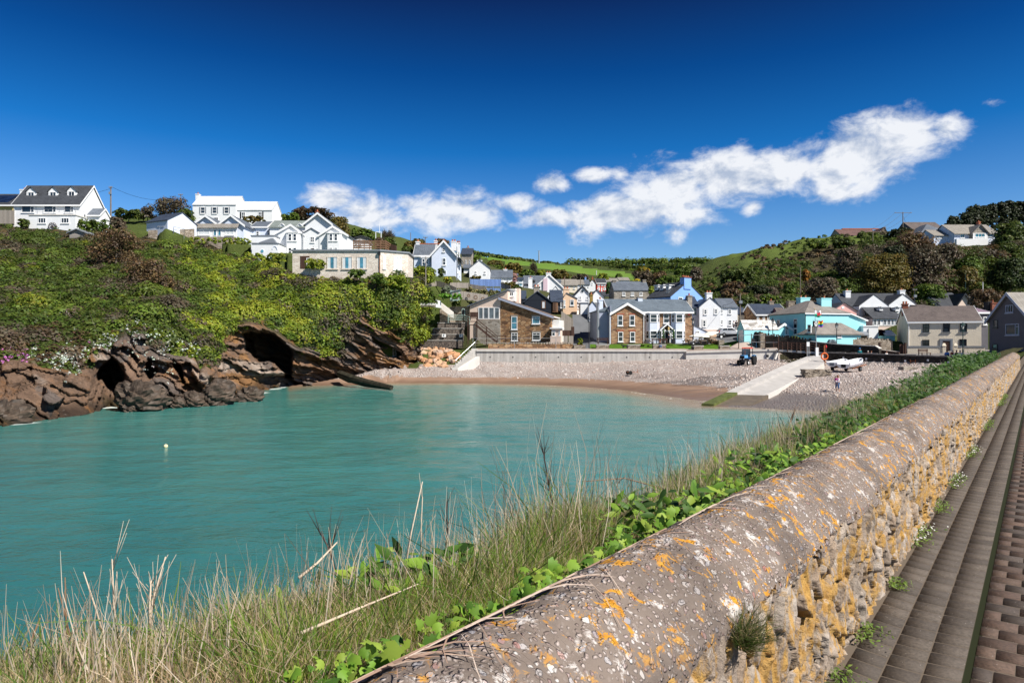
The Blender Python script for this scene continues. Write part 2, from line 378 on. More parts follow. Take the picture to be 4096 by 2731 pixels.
 M['seat'] = planks('bench_slats', (.42,.27,.19), .1, 1)
 M['canvas'] = paint('cream_canvas', (.82,.79,.70), .8, .04)
 M['rubber'] = paint('tyre_rubber', (.016,.016,.016), .8, .15, 6, .3, 25)
 M['skin'] = paint('skin', (.55,.32,.23), .55, .06, 6, 0)
 M['black'] = paint('black_cloth', (.018,.018,.022), .8, .1, 6, .1, 30)
 M['wood_pale'] = paint('pale_tabletop', (.62,.50,.42), .6, .08, 3, .2, 20)
 M['grp'] = paint('white_grp', (.80,.80,.82), .25, .03, 2, 0, 8, .04, .5)
 M['gold'] = paint('gilt', (.7,.5,.2), .4, .05)
 M['solar'] = glass('solar_glass', (.01,.02,.05), .12)
 M['foliage'] = foliage('foliage'); M['twig'] = foliage('twig', .0, .8, .1); M['grassblade'] = foliage('grass_blade', .35, .5, .2)
 t = NT('sea_wall_concrete'); s1 = t.noise(t.obj((.9,.9,.06)), 1.5, 5, .7); s2 = t.noise(t.obj(), .25, 3); n = t.noise(t.obj(), 3, 5)
 col = t.mix(t.ramp(s1,[(.4,0.),(.62,.75)]), (.55,.52,.48), (.17,.15,.13)); col = t.mix(t.ramp(s2,[(.4,0.),(.6,.6)]), col, (.46,.44,.42)); col = t.mix(t.ramp(n,[(.45,0.),(.8,.4)]), col, (.24,.22,.2))
 t.bump(n,.3,.03); M['concrete'] = t.done(col,.85,.2)
 M['concpale'] = paint('pale_concrete', (.60,.57,.53), .85, .1, .9, .3, 6, .12)
 M['concslip'] = paint('slip_concrete', (.44,.42,.40), .85, .12, .8, .4, 5)
 M['concalgae'] = paint('algae_concrete', (.11,.13,.035), .6, .35, 1.5, .4, 6); M['concwet'] = paint('wet_concrete', (.15,.12,.085), .5, .2, 1.2, .4, 6)
 M['prom'] = paint('promenade_paving', (.42,.34,.29), .9, .1, .6, .2, 8)
 M['asphalt'] = paint('asphalt', (.13,.135,.145), .9, .12, .5, .3, 14)
 M['quaydeck'] = paint('quay_paving', (.20,.185,.175), .9, .15, .5, .4, 8)
 t = NT('ground_cover'); a = t.n('ShaderNodeAttribute'); a.attribute_name = 'Col'; n = t.noise(t.obj(), .5, 8, .7); n2 = t.noise(t.obj(), 4, 5, .7)
 col = t.mix(t.ramp(n,[(.3,0.),(.7,1.)]), t.mix(.55,a.outputs['Color'],(.03,.03,.012)), a.outputs['Color']); col = t.mix(t.ramp(n2,[(.4,0.),(.75,.45)]), col, (.10,.10,.035))
 t.bump(n2,.8,.3); M['ground'] = t.done(col,.95,.1)
 t = NT('lawn_grass'); n = t.noise(t.obj(), 1.2, 8, .7); col = t.mix(t.ramp(n,[(.3,0.),(.7,1.)]), (.035,.085,.008), (.10,.19,.018)); t.bump(t.noise(t.obj(),12,3),.8,.06); M['lawn'] = t.done(col,.95,.1)
 t = NT('pasture'); n = t.noise(t.obj(), .05, 8, .7); n2 = t.noise(t.obj((1,.3,1)), .12, 3); col = t.mix(t.ramp(n,[(.3,0.),(.7,1.)]), (.085,.165,.022), (.13,.21,.035)); col = t.mix(t.ramp(n2,[(.5,0.),(.7,.35)]), col, (.17,.21,.06)); M['pasture'] = t.done(col,.95,.1)
 t = NT('beach'); g = t.n('ShaderNodeNewGeometry'); a = t.n('ShaderNodeAttribute'); a.attribute_name = 'sand'; w = t.n('ShaderNodeAttribute'); w.attribute_name = 'wet'
 o = t.obj(); vo = t.n('ShaderNodeTexVoronoi'); vo.inputs['Scale'].default_value = 4.4; t.l(o, vo.inputs['Vector']); sp = t.n('ShaderNodeSeparateColor'); t.l(vo.outputs['Color'], sp.inputs[0])
 peb = t.ramp(sp.outputs[0], [(0.,(.38,.30,.27)),(.3,(.55,.47,.43)),(.7,(.68,.61,.57)),(1.,(.50,.43,.41))])
 big = t.noise(o,.35,6,.7); peb = t.mix(t.ramp(big,[(.4,0.),(.65,.55)]), peb, (.40,.30,.25)); sm = t.ramp(vo.outputs['Distance'],[(.15,1.),(.55,0.)]); peb = t.mix(sm, t.mix(.55,peb,(.12,.1,.09)), peb)
 peb = t.mix(t.math('MULTIPLY',w.outputs['Fac'],.8), peb, t.mix(.75,peb,(.05,.035,.025)))
 n = t.noise(t.obj((.3,1,1)),1.2,6,.65); sand = t.mix(t.ramp(n,[(.3,0.),(.7,1.)]), (.20,.125,.085), (.31,.205,.145))
 sand = t.mix(w.outputs['Fac'], sand, t.mix(.5,sand,(.09,.055,.035)))
 sf = t.math('ADD', a.outputs['Fac'], t.math('MULTIPLY', t.math('SUBTRACT', t.noise(o,.7,6,.75), .5), 1.6)); sf = t.ramp(sf,[(.42,0.),(.58,1.)])
 col = t.mix(sf, peb, sand); h = t.math('MULTIPLY', sm, t.math('SUBTRACT',1.0,sf)); t.bump(h,.9,.14)
 rr = t.math('SUBTRACT', .9, t.math('MULTIPLY', w.outputs['Fac'], .5)); M['beach'] = t.done(col, rr, .25)
 t = NT('cliff_rock'); a = t.n('ShaderNodeAttribute'); a.attribute_name = 'Col'
 o = t.obj((1,1,1),(0,R(-33),0)); n1 = t.noise(t.n('ShaderNodeTexCoord').outputs['Object'],.45,7,.7); st = t.n('ShaderNodeMapping'); st.inputs['Scale'].default_value = (.25,.4,2.2); t.l(o, st.inputs['Vector']); n2 = t.noise(st.outputs[0],1.1,7,.72,.4); n3 = t.noise(o,3,6,.7)
 col = t.mix(t.ramp(n2,[(.33,0.),(.62,1.)]), t.mix(.62,a.outputs['Color'],(.022,.015,.012)), a.outputs['Color'])
 col = t.mix(t.ramp(n1,[(.52,0.),(.66,.7)]), col, (.32,.15,.055)); col = t.mix(t.ramp(n3,[(.6,0.),(.75,.6)]), col, (.40,.35,.30)); col = t.mix(t.ramp(n3,[(.25,.7),(.42,0.)]), col, (.03,.02,.016))
 h = t.math('ADD', t.math('MULTIPLY',n2,1.2), t.math('MULTIPLY',n3,.6)); t.bump(h,1.0,.7); M['rock'] = t.done(col,.85,.2)
 t = NT('boulder_stone'); oi = t.n('ShaderNodeObjectInfo'); n = t.noise(t.obj(),1.8,6,.65); base = t.ramp(oi.outputs['Random'],[(0.,(.42,.21,.10)),(.3,(.50,.38,.28)),(.55,(.36,.17,.08)),(.8,(.55,.47,.40)),(1.,(.24,.18,.16))])
 col = t.mix(t.ramp(n,[(.35,0.),(.65,.8)]), base, (.5,.28,.15)); t.bump(n,.7,.2); M['boulder'] = t.done(col,.85,.2)
 t = NT('sea_water'); sh = t.n('ShaderNodeAttribute'); sh.attribute_name = 'shallow'; fo = t.n('ShaderNodeAttribute'); fo.attribute_name = 'foam'; o = t.obj()
 n = t.noise(o,.05,4,.6); deep = t.mix(t.ramp(n,[(.35,0.),(.65,1.)]), (.014,.088,.094), (.022,.115,.116)); mid = t.mix(t.ramp(sh.outputs['Fac'],[(0.,0.),(.5,1.)]), deep, t.mix(t.ramp(n,[(.35,0.),(.65,1.)]),(.042,.178,.16),(.055,.205,.18))); mid = t.mix(t.ramp(sh.outputs['Fac'],[(.5,0.),(.78,1.)]), mid, (.115,.225,.18)); col = t.mix(t.ramp(sh.outputs['Fac'],[(.72,0.),(1.,1.)]), mid, (.25,.20,.13))
 fn = t.noise(t.obj((.5,1.6,1)),1.7,8,.75); f = t.math('ADD', t.math('MULTIPLY',fo.outputs['Fac'],.62), t.math('SUBTRACT',fn,.56)); f = t.ramp(f,[(.30,0.),(.56,.9)]); col = t.mix(f, col, (.80,.80,.78))
 w1 = t.noise(t.obj((.65,1.0,1),(0,0,R(14))),.9,5,.6,.5); w2 = t.noise(t.obj((.5,1.1,1),(0,0,R(-12))),3.2,4,.6); w3 = t.noise(t.obj((.4,1,1)),.22,3,.5)
 h = t.math('ADD', t.math('ADD', t.math('MULTIPLY',w1,.55), t.math('MULTIPLY',w2,.16)), t.math('MULTIPLY',w3,1.0)); t.bump(h,.42,.5)
 t.b.inputs['IOR'].default_value = 1.33; M['water'] = t.done(col, t.math('ADD',.12,t.math('MULTIPLY',f,.6)), .27)
def tinted(key, c, **kw):
 if key not in M: M[key] = paint(key, c, **kw)
 return M[key]
mats()
# ---------------------------------------------------------------- house builder
GP = []                                   # ground survey points (x, y, z)
def gpt(v): GP.append((v.x, v.y, v.z))
class H:
 def __init__(s, name, label, cat, K_, xa, xb, yb, da, db=None, dep=8, group=None, reg=True):
  s.K = K_; A = at(*K_(xa,yb), da); B = at(*K_(xb,yb), db or da)
  s.A = A; ux = (B-A); ux.z = 0; s.W = ux.length; s.rz = math.atan2(ux.y, ux.x); s.dep = dep
  s.root = thing(name, label, cat, A, s.rz, group)
  s.Mx = Matrix.Translation(A) @ Matrix.Rotation(s.rz,4,'Z'); s.Mi = s.Mx.inverted()
  s.cam = s.Mi @ Vector((0,0,HC))
  if reg:
   for x,y,dz in ((0,-.5,0),(s.W,-.5,0),(0,dep,.3),(s.W,dep,.3)): gpt(s.Mx @ Vector((x,y,-.1+dz)))
 def ray(s, x, y):
  px,py = s.K(x,y); w = Vector(((px-CX)/F,1,-(py-CY)/F)); return s.Mi.to_3x3() @ w
 def fr(s, x, y, yo=0.0):              # hit plane local y=yo -> (x,z)
  d = s.ray(x,y); t = (yo-s.cam.y)/d.y; p = s.cam+d*t; return p.x, p.z
 def sd(s, x, y, xo):                  # hit plane local x=xo -> (y,z)
  d = s.ray(x,y); t = (xo-s.cam.x)/d.x; p = s.cam+d*t; return p.y, p.z
 def part(s, name, mb, mat, par=None, **kw): return mb.build(name, mat, par or s.root, **kw)
 def blk(s, x0, x1, y0, y1, z0, ze, zr, kind, wall, roof, oh=.3, barge=None, apex=.5, ze2=None, name='wall', rname='roof', th=.16):
  ze2 = ze if ze2 is None else ze2
  w = MB()
  if kind == 'x':
   ym = y0+(y1-y0)*apex; w.ext([(x0,y0,z0),(x0,y0,ze),(x0,ym,zr),(x0,y1,ze2),(x0,y1,z0)], (x1-x0,0,0))
  elif kind == 'y':
   xm = x0+(x1-x0)*apex; w.ext([(x0,y0,z0),(x1,y0,z0),(x1,y0,ze2),(xm,y0,zr),(x0,y0,ze)], (0,y1-y0,0))
  else: w.box(x0,x1,y0,y1,z0,ze)
  wo = s.part(name, w, wall)
  r = MB(); ro = None
  if kind == 'x':
   for ya,yb,za in ((y0,ym,ze),(y1,ym,ze2)):
    k = (zr-za)/(yb-ya); e = oh if ya < yb else -oh
    a = (ya-e, za-k*e+.03); b = (yb, zr+.03)
    r.ext([(x0-oh*.6,a[0],a[1]),(x0-oh*.6,b[0],b[1]),(x0-oh*.6,b[0],b[1]+th),(x0-oh*.6,a[0],a[1]+th)], (x1-x0+oh*1.2,0,0))
   ro = s.part(rname, r, roof)
   if barge:
    b = MB(); k = (zr-ze)/(ym-y0)
    b.box(x0-oh*.6,x1+oh*.6,y0-oh-.07,y0-oh-.01,ze-k*oh-.14,ze-k*oh+th*.8)
    for xx in (x0-oh*.6-.05, x1+oh*.6+.01):
     for ya,za in ((y0,ze),(y1,ze2)):
      kk = (zr-za)/(ym-ya); e = oh if ya < ym else -oh
      b.ext([(xx,ya-e,za-kk*e-.16),(xx,ym,zr-.16),(xx,ym,zr+th+.06),(xx,ya-e,za-kk*e+th+.06)], (.04,0,0))
    s.part('bargeboard', b, barge, ro)
  elif kind == 'y':
   for xa_,za in ((x0,ze),(x1,ze2)):
    k = (zr-za)/(xm-xa_); e = oh if xa_ < xm else -oh
    a = (xa_-e, za-k*e+.03); b = (xm, zr+.03)
    r.ext([(a[0],y0-oh,a[1]),(b[0],y0-oh,b[1]),(b[0],y0-oh,b[1]+th),(a[0],y0-oh,a[1]+th)], (0,y1-y0+oh*1.5,0))
   ro = s.part(rname, r, roof)
   if barge:
    b = MB()
    for xa_,za in ((x0,ze),(x1,ze2)):
     kk = (zr-za)/(xm-xa_); e = oh if xa_ < xm else -oh
     b.ext([(xa_-e,y0-oh-.05,za-kk*e-.2),(xm,y0-oh-.05,zr-.2),(xm,y0-oh-.05,zr+th+.06),(xa_-e,y0-oh-.05,za-kk*e+th+.06)], (0,.04,0))
    s.part('bargeboard', b, barge, ro)
  elif kind == 'hip':
   a = min(x1-x0,y1-y0)/2; e = oh; k = (zr-ze)/a
   ex0,ex1,ey0,ey1 = x0-e,x1+e,y0-e,y1+e; zz = ze-k*e+.05
   if (x1-x0) >= (y1-y0): q = [(x0+a,(y0+y1)/2,zr),(x1-a,(y0+y1)/2,zr)]
   else: q = [((x0+x1)/2,y0+a,zr),((x0+x1)/2,y1-a,zr)]
   vs = [(ex0,ey0,zz),(ex1,ey0,zz),(ex1,ey1,zz),(ex0,ey1,zz)]+q
   r.add(vs, [(0,1,5,4),(1,2,5),(2,3,4,5),(3,0,4)] if (x1-x0) >= (y1-y0) else [(0,1,4),(1,2,5,4),(2,3,5),(3,0,4,5)])
   r.box(ex0+.02,ex1-.02,ey0+.02,ey1-.02,zz-.14,zz-.004); ro = s.part(rname, r, roof)
  elif kind == 'flat':
   r.box(x0-oh,x1+oh,y0-oh,y1+oh,ze+.005,ze+.2); ro = s.part(rname, r, roof)
  return wo, ro
 def b(s, xl, xr, ye, yr, y0, dep, kind, wall, roof, z0=-1.5, **kw):   # from photo pixels
  x0,ze = s.fr(xl,ye,y0); x1,_ = s.fr(xr,ye,y0)
  if kind == 'flat' or yr is None: zr = ze
  elif kind == 'y': zr = s.fr((xl+xr)/2,yr,y0)[1]
  elif kind == 'hip': zr = s.fr((xl+xr)/2,yr,y0+min(dep,x1-x0)/2)[1]
  else: zr = s.fr((xl+xr)/2,yr,y0+dep*kw.get('apex',.5))[1]
  s.blk(x0,x1,y0,y0+dep,z0,ze,zr,kind,wall,roof,**kw); return x0,x1,ze,zr
 def _win(s, o, u, n, w, h, style='sash', frame=None, pane=None, sill=True, name='window', surround=None):
  """o lower-left corner (local), u unit along, n outward normal"""
  z = Vector((0,0,1)); o = Vector(o); u = Vector(u); n = Vector(n); f = min(.10, .2*min(w,h)); m = MB()
  def pc(mb,a0,a1,b0,b1,d0,d1):
   p = [o+u*a+z*b_+n*d for d in (d0,d1) for a,b_ in ((a0,b0),(a1,b0),(a1,b1),(a0,b1))]
   mb.add(p, [(3,2,1,0),(4,5,6,7),(0,1,5,4),(1,2,6,5),(2,3,7,6),(3,0,4,7)])
  for a0,a1,b0,b1 in ((0,f,0,h),(w-f,w,0,h),(f,w-f,0,f),(f,w-f,h-f,h)): pc(m,a0,a1,b0,b1,-.06,.07)
  if style in ('sash','grid'): pc(m,f,w-f,h*.5-f*.4,h*.5+f*.4,-.05,.055)
  if style in ('cas','grid'): pc(m,w*.5-f*.35,w*.5+f*.35,f,h-f,-.05,.06)
  if style == 'cas3':
   for k in (1/3,2/3): pc(m,w*k-f*.35,w*k+f*.35,f,h-f,-.05,.06)
  if style == 'pic': pc(m,w*.72-f*.4,w*.72+f*.4,f,h-f,-.05,.06); pc(m,w*.72+f*.4,w-f,h*.72,h*.78,-.05,.055)
  if style == 'fan': pc(m,f,w-f,h*.68-f*.4,h*.68+f*.4,-.05,.055); pc(m,w*.5-f*.3,w*.5+f*.3,h*.68,h-f,-.05,.06)
  if style == 'tgrid':
   pc(m,w*.5-.03,w*.5+.03,f,h-f,-.05,.06)
   for k in (.33,.66): pc(m,f,w-f,h*k-.025,h*k+.025,-.05,.055)
  wo = s.part(name, m, frame or M['trim'])
  g = MB(); pc(g,f*.5,w-f*.5,f*.5,h-f*.5,-.04,.022); s.part('pane', g, pane or M['glass'], wo)
  if sill: k = MB(); pc(k,-.08,w+.08,-.12,-.005,-.05,.14); s.part('sill', k, frame or M['trim'], wo)
  if surround:
   k = MB(); q = .16
   for a0,a1,b0,b1 in ((-q,-.004,-q*.2,h+q),(w+.004,w+q,-q*.2,h+q),(-.004,w+.004,h+.004,h+q)): pc(k,a0,a1,b0,b1,-.05,.045)
   s.part('window_surround', k, surround, wo)
  return wo
 def win(s, x0, y0, x1, y1, style='sash', yo=0.0, **kw):
  a = s.fr(x0,y1,yo); b = s.fr(x1,y0,yo); return s._win((a[0],yo,a[1]),(1,0,0),(0,-1,0),b[0]-a[0],b[1]-a[1],style,**kw)
 def swin(s, x0, y0, x1, y1, style, xo, side=1, **kw):
  a = s.sd((x0+x1)/2,y1,xo); b = s.sd(x0 if side < 0 else x1,y0,xo); c = s.sd(x1 if side < 0 else x0,y1,xo); hgt = s.sd((x0+x1)/2,y0,xo)[1]-a[1]
  if side > 0: return s._win((xo,c[0],a[1]),(0,1,0),(1,0,0),abs(b[0]-c[0]),hgt,style,**kw)
  return s._win((xo,b[0],a[1]),(0,-1,0),(-1,0,0),abs(b[0]-c[0]),hgt,style,**kw)
 def door(s, x0, y0, x1, y1, mat, yo=0.0, frame=None, handle=True):
  a = s.fr(x0,y1,yo); b = s.fr(x1,y0,yo); m = MB(); f = .1
  m.box(a[0],a[0]+f,yo-.08,yo+.05,a[1],b[1]); m.box(b[0]-f,b[0],yo-.08,yo+.05,a[1],b[1]); m.box(a[0]+f,b[0]-f,yo-.08,yo+.05,b[1]-f,b[1])
  d = MB().box(a[0]+f,b[0]-f,yo-.03,yo+.04,a[1],b[1]-f); do = s.part('door', d, mat); s.part('door_frame', m, frame or M['trim'], do)
  if handle: s.part('handle', MB().obox((b[0]-f-.12,yo-.06,a[1]+1.0),.04,.06,.14), M['steel'], do)
  return do
 def chim(s, x0, x1, yt, yb, yo, dep=.8, mat=None, pots=1, pot=None, cap=None):
  a = s.fr(x0,yb,yo); b = s.fr(x1,yt,yo); m = MB(); m.box(a[0],b[0],yo,yo+dep,a[1]-.9,b[1]-.18); c = s.part('chimney', m, mat or M['white'])
  s.part('chimney_cap', MB().box(a[0]-.07,b[0]+.07,yo-.07,yo+dep+.07,b[1]-.178,b[1]), cap or mat or M['white'], c)
  for i in range(pots):
   x = a[0]+(b[0]-a[0])*(i+.5)/pots
   s.part('chimney_pot', MB().lathe([(.15,b[1]),(.13,b[1]+.3),(.16,b[1]+.32),(.16,b[1]+.4),(.11,b[1]+.4)],(x,yo+dep/2,0),8), pot or M['pot'], c, smooth=False)
 def dorm(s, x0, x1, yt, yb, ya, yo, dep=2.6, wall=None, roof=None, kind='y', cheek=None):
  a = s.fr(x0,yb,yo); b = s.fr(x1,yt,yo); zr = s.fr((x0+x1)/2,ya,yo)[1]; m = MB()
  xm = (a[0]+b[0])/2
  if kind == 'y': m.ext([(a[0],yo,a[1]),(b[0],yo,a[1]),(b[0],yo,b[1]),(xm,yo,zr),(a[0],yo,b[1])],(0,dep,0))
  else: m.box(a[0],b[0],yo,yo+dep,a[1],b[1])
  d = s.part('dormer', m, wall or M['white']); r = MB(); oh = .18
  if kind == 'y':
   for xx,sg in ((a[0],1),(b[0],-1)):
    k = (zr-b[1])/(xm-xx); e = oh*sg
    r.ext([(xx-e,yo-oh,b[1]-k*e+.02),(xm,yo-oh,zr+.02),(xm,yo-oh,zr+.12),(xx-e,yo-oh,b[1]-k*e+.12)],(0,dep+oh,0))
  else: r.box(a[0]-oh,b[0]+oh,yo-oh,yo+dep,b[1]+.005,b[1]+.12)
  s.part('dormer_roof', r, roof or M['slate'], d)
  m = (b[0]-a[0])*.16; hh = b[1]-a[1]
  return a[0]+m, a[1]+hh*.18, (b[0]-a[0])-2*m, hh*.74
 def dormwin(s, x0,x1,yt,yb,ya,yo, style='cas', **kw):
  q = s.dorm(x0,x1,yt,yb,ya,yo,**kw); s._win((q[0],yo,q[1]),(1,0,0),(0,-1,0),q[2],q[3],style)
 def bay(s, x0, x1, yt, yb, yo, out, wall, roofmat=None, cant=.35):
  a = s.fr(x0,yb,yo-out); b = s.fr(x1,yt,yo-out); c = cant
  m = MB(); m.ext([(a[0]-c,yo,a[1]),(a[0],yo-out,a[1]),(b[0],yo-out,a[1]),(b[0]+c,yo,a[1])],(0,0,b[1]-a[1])); w = s.part('bay', m, wall)
  r = MB(); r.ext([(a[0]-c-.15,yo,b[1]+.004),(a[0]-.1,yo-out-.15,b[1]+.004),(b[0]+.1,yo-out-.15,b[1]+.004),(b[0]+c+.15,yo,b[1]+.004)],(0,0,.14)); s.part('bay_roof', r, roofmat or M['trim'], w)
  return w
 def pipe(s, x, yt, yb, yo, mat=None):
  a = s.fr(x,yb,yo); b = s.fr(x,yt,yo); s.part('downpipe', MB().tube([(a[0],yo-.1,a[1]),(a[0],yo-.1,b[1])],.06,6), mat or M['iron'])
W,T,G = 'white','trim','glass'
def m(k): return M[k]
def headland():
 h = H('hillside_house','white house with three small dormers in a dark slate roof above a white terrace','house',C1,180,1075,690,130,dep=8)
 x0,x1,ze,zr = h.b(180,1075,388,155,0,8,'x',m(W),m('slatedark'),oh=.35,barge=m(T),z0=-3)
 for a,b,st in ((290,460,'pic'),(590,755,'pic'),(865,988,'pic')): h.win(a,402,b,506,st)
 for q in ((355,480,222,312,165),(650,775,220,310,160),(900,1022,212,302,152)): h.dormwin(*q,1.7,roof=m('slatedark'),dep=2.2)
 h.chim(265,350,192,300,3.2,.9,pots=1)
 b0 = h.fr(385,545,-3.2); b1 = h.fr(1015,545,-3.2)
 w,_ = h.blk(b0[0],b1[0],-3.2,-.01,-3,b0[1],b0[1],'flat',m(W),m('concpale'),oh=.12,name='terrace_wall',rname='terrace_slab')
 for a,b in ((512,618),(822,928)): h.win(a,576,b,648,'cas3',-3.2)
 rl = MB(); zt = b0[1]+.2
 for i in range(9): xx = b0[0]+.5+(b1[0]-b0[0]-.6)*i/8; rl.bar((xx,-3.1,zt),(xx,-3.1,zt+1),.04)
 for z in (.5,1.0): rl.bar((b0[0]+.5,-3.1,zt+z),(b1[0]-.1,-3.1,zt+z),.04)
 for z in (.5,1.0): rl.bar((b1[0]-.1,-3.1,zt+z),(b1[0]-.1,-.3,zt+z),.04)
 h.part('terrace_railing', rl, m('steel'))
 pz = h.sd(1300,350,x1+2.2); pe = h.sd(1180,405,x1+2.2)
 h.blk(x1+.01,x1+2.4,2.2,5.6,-3,2.6,4.0,'x',m(W),m('slate'),oh=.25,barge=m(T),name='porch',rname='porch_roof')
 h._win((x1+2.4,3.3,.9),(0,1,0),(1,0,0),.8,1.3,'sash'); h._win((x1,1.0,1.4),(0,1,0),(1,0,0),.7,1.2,'sash')
 h.pipe(195,395,660,0,m(T))
 wx,wz = h.fr(703,690,-3.35); wh = MB()
 for k in range(24):
  a0,a1 = 2*math.pi*k/24,2*math.pi*(k+1)/24; wh.bar((wx+.72*math.cos(a0),-3.35,wz+.72*math.sin(a0)),(wx+.72*math.cos(a1),-3.35,wz+.72*math.sin(a1)),.08,.07)
 for k in range(5): a = math.pi*k/5; wh.bar((wx-.7*math.cos(a),-3.35,wz-.7*math.sin(a)),(wx+.7*math.cos(a),-3.35,wz+.7*math.sin(a)),.05)
 o = MB(); o.v = [tuple(h.Mx @ Vector(v)) for v in wh.v]; o.f = wh.f
 tag(o.build('wagon_wheel', m('timberd'), off=h.Mx @ Vector((wx,-3.35,wz-.7))),'old spoked cart wheel leaning on the white terrace wall','wheel')
 h = H('yellow_bungalow','pale yellow bungalow with solar panels on its roof, at the far left edge','house',C1,-420,172,560,133,dep=9)
 x0,x1,ze,zr = h.b(-420,172,395,268,0,9,'x',m('yellow'),m('slatedark'),oh=.5,barge=m(T))
 sp = MB(); k = (zr-ze)/4.5
 for i in range(6):
  xa = x1-1.3-i*1.15; sp.ext([(xa,.4,ze+k*.4+.24),(xa,3.6,ze+k*3.6+.24),(xa,3.6,ze+k*3.6+.3),(xa,.4,ze+k*.4+.3)],(-1.05,0,0))
 h.part('solar_panel', sp, m('solar'))
 h = H('white_bungalow','low white outbuilding with a plain dark roof and gable, above a stone retaining wall','bungalow',C1,1968,2250,738,124,121.5,dep=6)
 a = h.fr(1968,640); x1 = h.W
 ya,za = h.sd(1850,545,0); 
 h.blk(0,h.W,0,6,-1.2,a[1],a[1]+1.75,'x',m('bluewhite'),m('slatenavy'),oh=.2)
 h._win((0,4.4,.9),(0,-1,0),(-1,0,0),.8,.9,'sash'); h.win(2115,685,2150,700,'cas',sill=False); h.win(2165,685,2205,700,'cas',sill=False)
 h = H('long_white_house','long white house with pale roof and grey shutters standing on the skyline','house',C2,405,985,650,150,dep=8)
 x0,x1,ze,zr = h.b(405,985,402,296,0,7,'x',m(W),m('slatepale'),oh=.15,barge=None)
 for a,b in ((510,572),(668,730),(828,890)):
  w = h.win(a,432,b,518,'sash')
  for sa,sb in ((a-15,a-1),(b+1,b+15)):
   p = h.fr(sa,518); q = h.fr(sb,432); h.part('shutter', MB().box(p[0],q[0],-.06,-.005,p[1],q[1]), m('lead'), w)
 for a,b in ((500,560),(690,750)): h.win(a,568,b,625,'cas',sill=False)
 h.chim(442,490,255,320,3,.8,pots=1); h.chim(1025,1052,325,380,3,.6,pots=1)
 x0,x1,ze,zr = h.b(992,1470,474,368,.6,6.5,'x',m(W),m('slatepale'),oh=.15,name='wing_wall',rname='wing_roof')
 w = h.win(1288,498,1337,570,'grid',.6); p = h.fr(1340,578,.6); q = h.fr(1356,494,.6); h.part('shutter', MB().box(p[0],q[0],.54,.595,p[1],q[1]), m('black'), w)
 w = h.win(1060,500,1112,585,'grid',.6); p = h.fr(1040,590,.6); q = h.fr(1056,498,.6); h.part('shutter', MB().box(p[0],q[0],.54,.595,p[1],q[1]), m('black'), w)
 h = H('twin_gabled_bungalow','white bungalow with two low gables and pale blue eaves above the green cliff','bungalow',C2,430,985,826,128,dep=9)
 for a,b,ap in ((415,750,553),(757,1090,545)): h.b(a,b,672,ap,0,8.5,'y',m('bluewhite'),m('slate'),oh=.4,barge=m(T))
 e0 = h.fr(432,712,-1.0); e1 = h.fr(1012,712,-1.0); t0 = h.fr(432,668,0)
 h.part('lean_to_roof', MB().ext([(e0[0],-1.1,e0[1]),(e0[0],-.42,t0[1]),(e0[0],-.42,t0[1]+.12),(e0[0],-1.1,e0[1]+.12)],(e1[0]-e0[0],0,0)), m('slatelichen'))
 h.part('front_wall', MB().box(e0[0]+.2,e1[0]-.4,-.7,-.42,-1.2,e0[1]+.05), m(W))
 for a,b in ((475,632),(845,958)): h.win(a,733,b,808,'cas',-.7,pane=m('curtain'))
 for a,b in ((682,728),(742,790)): h.win(a,735,b,818,'plain',-.7,sill=False,pane=m('glassb'))
 h.b(1200,1400,695,637,4.5,6,'x',m('bluewhite'),m('slate'),oh=.3,barge=m(T),name='wing_wall',rname='wing_roof'); h.win(1255,757,1298,820,'sash',4.5)
 h = H('seafront_hotel','big white hotel with three steep gables and two-storey bay windows','hotel',C2,1555,2484,1025,127,dep=9)
 h.b(1885,2112,790,722,-.2,5,'y',m(W),m('slate'),oh=.15,name='porch_wall',rname='porch_roof')
 h.b(1500,1900,800,674,0,8,'y',m(W),m('slate'),oh=.25,barge=m(T),apex=.56)
 h.b(1915,2262,655,520,1.2,9,'y',m(W),m('slate'),oh=.45,barge=m(T))
 h.b(2104,2484,812,693,-.3,8,'y',m(W),m('slate'),oh=.25,barge=m(T),apex=.48)
 h.b(1440,1920,706,625,5.0,6,'x',m(W),m('roofgreen'),oh=.25,name='rear_wall',rname='rear_roof')
 h.dormwin(1555,1655,700,760,655,5.2,roof=m(T)); h.dormwin(1795,1890,700,760,655,5.2,roof=m(T))
 h.bay(1665,1812,778,1095,0,1.0,m(W)); h.bay(2215,2372,783,1010,-.3,1.0,m(W))
 for yo,xs in ((-1.0,((1688,1735),(1752,1800))),(-1.3,((2240,2285),(2305,2350)))):
  for a,b in xs:
   h.win(a,788,b,885,'sash',yo)
   h.win(a,975,b,1068 if yo > -1.2 else 1012,'sash',yo,sill=False)
 h.win(1988,828,2040,906,'grid',-.2); h.door(1988,978,2046,1030,m('timberd'),-.2); 
 for a in (1940,2072): h.win(a,988,a+24,1008,'plain',-.2,sill=False)
 h.chim(2055,2090,488,540,5,.7,mat=m('brick'),pots=1); h.chim(2135,2200,712,770,3,.8,pots=1)
 for x in (1550,1888): h.pipe(x,800,1030,-.25,m('lead'))
 h = H('flat_roofed_annex','white flat-roofed annex with a porthole window beside the clipped hedge','annex',C2,1200,1558,1045,122,dep=5)
 h.b(1200,1558,926,None,0,5,'flat',m(W),m('lead'),oh=.1); px = h.fr(1340,1022,0); r = .26
 g = MB(); g.lathe([(r,0),(r,.05)],(0,0,0),16); g.v = [(px[0]+v[0],-.02-v[2],px[1]+v[1]) for v in g.v]; fo = MB().lathe([(r+.08,0),(r+.08,.03)],(0,0,0),16); fo.v = [(px[0]+v[0],-.01-v[2],px[1]+v[1]) for v in fo.v]
